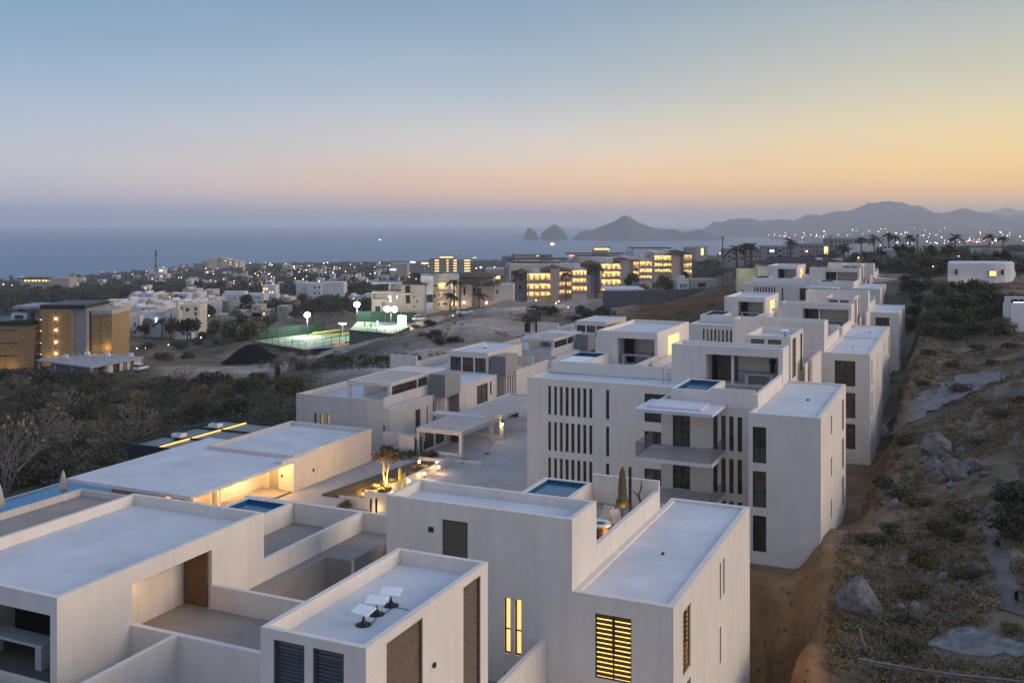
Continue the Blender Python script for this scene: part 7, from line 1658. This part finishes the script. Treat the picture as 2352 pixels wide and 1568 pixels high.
# countless small lights of the far town
lg = np.random.default_rng(55)
def dots(name, n, ur, vr, m, smin, smax, seed, conc=None):
    g_ = np.random.default_rng(seed); us = g_.uniform(*ur, n); vv = g_.uniform(*vr, n)
    if conc is not None: us = np.clip(g_.normal(conc, (ur[1] - ur[0]) / 5, n), *ur)
    P = hits(us, vv); k = MB()
    for p in P:
        if p[2] < .3 or p[1] < 420: continue
        r = g_.uniform(smin, smax) * p[1] / F; c = Vector(p) + Vector((0, 0, r + 3.0 + .002 * p[1]))
        k.add([c + Vector(d) * r for d in ((1, 0, 0), (0, 1, 0), (-1, 0, 0), (0, -1, 0), (0, 0, 1), (0, 0, -1))], [(0, 1, 4), (1, 2, 4), (2, 3, 4), (3, 0, 4), (1, 0, 5), (2, 1, 5), (3, 2, 5), (0, 3, 5)])
    o = k.build(name, m); o['kind'] = 'stuff'
dots('town_lights', 70, (1700, 2400), (536, 580), LMd['c'], .5, 1.2, 1); dots('town_lights', 45, (1650, 2400), (528, 570), LMd['w'], .45, 1.05, 2); dots('town_lights', 22, (1700, 2400), (530, 580), LM['c'], .45, 1.1, 11); dots('town_lights', 26, (1640, 1960), (544, 549), LMd['w'], .5, 1.0, 3)
dots('town_lights', 60, (200, 985), (608, 672), LM['w'], .4, .8, 4); dots('town_lights', 34, (600, 985), (608, 650), LM['c'], .4, .75, 5); dots('town_lights', 14, (2190, 2300), (556, 564), LM['r'], .6, 1.2, 6, 2240); dots('town_lights', 40, (1085, 1660), (585, 602), LM['w'], .5, .9, 7)
# boats
def boat(u, v, L_, lab, m, mast=True, lit=None, sail=None):
    p = on(u, v, 0.0); t = thing('boat', lab, 'boat', xyz=p, rot=.3, group='boats on the bay'); REF[t.name] = (0, 0, 0); h = L_ * .12
    k = MB(); n = 7; pr = [(-.5, .8), (-.45, 1), (-.1, 1), (.2, .85), (.38, .5), (.5, .05)]
    for z, q in ((0, .75), (h, 1)): k.add([(x * L_ * (q * .1 + .9), w * q * L_ * .14, z) for x, w in pr] + [(x * L_ * (q * .1 + .9), -w * q * L_ * .14, z) for x, w in pr[::-1]], [])
    k.f += [(i, (i + 1) % 12, 12 + (i + 1) % 12, 12 + i) for i in range(12)] + [tuple(range(12, 24))]; k.mi += [0] * 13; k.build('hull', m, t)
    MB().box(-.3 * L_, .1 * L_, -.08 * L_, .08 * L_, h, h * 1.9).build('cabin', lit or M.white, t)
    if mast: MB().tube((.05 * L_, 0, h), (.05 * L_, 0, L_ * 1.2), .012 * L_, n=5).build('mast', M.white, t)
    if sail: k = MB(); k.add([(0, -.1, h * 2), (.45 * L_, -.1, h * 2), (.03 * L_, -.1, L_ * 1.15), (0, .1, h * 2), (.45 * L_, .1, h * 2), (.03 * L_, .1, L_ * 1.15)], [(0, 1, 2), (5, 4, 3), (0, 3, 4, 1), (1, 4, 5, 2), (2, 5, 3, 0)]); k.build('sail', sail, t)
M.bluesail = mat('blue_lit_sail', (.05, .08, .6), .6, emit=(.05, .12, 1.0), estr=.9)
boat(873, 552, 16, 'brightly lit white motor boat out on the open sea', M.white, False, LM['c']); boat(896, 557, 14, 'sailing boat glowing blue on the open sea', M.steel, True, None, M.bluesail); boat(1270, 563, 30, 'white yacht outlined with lights below the sea rocks', M.white, True, LM['w'])
for i, (u, v) in enumerate(((1655, 556), (1690, 553), (1712, 558), (1730, 554), (1762, 556), (1790, 554), (1812, 557), (1050, 588), (1745, 551), (1245, 560))): boat(u, v, 24, f'{ordn(i)} small dark boat at anchor, counted across the bay', M.grey, i % 2 == 0)
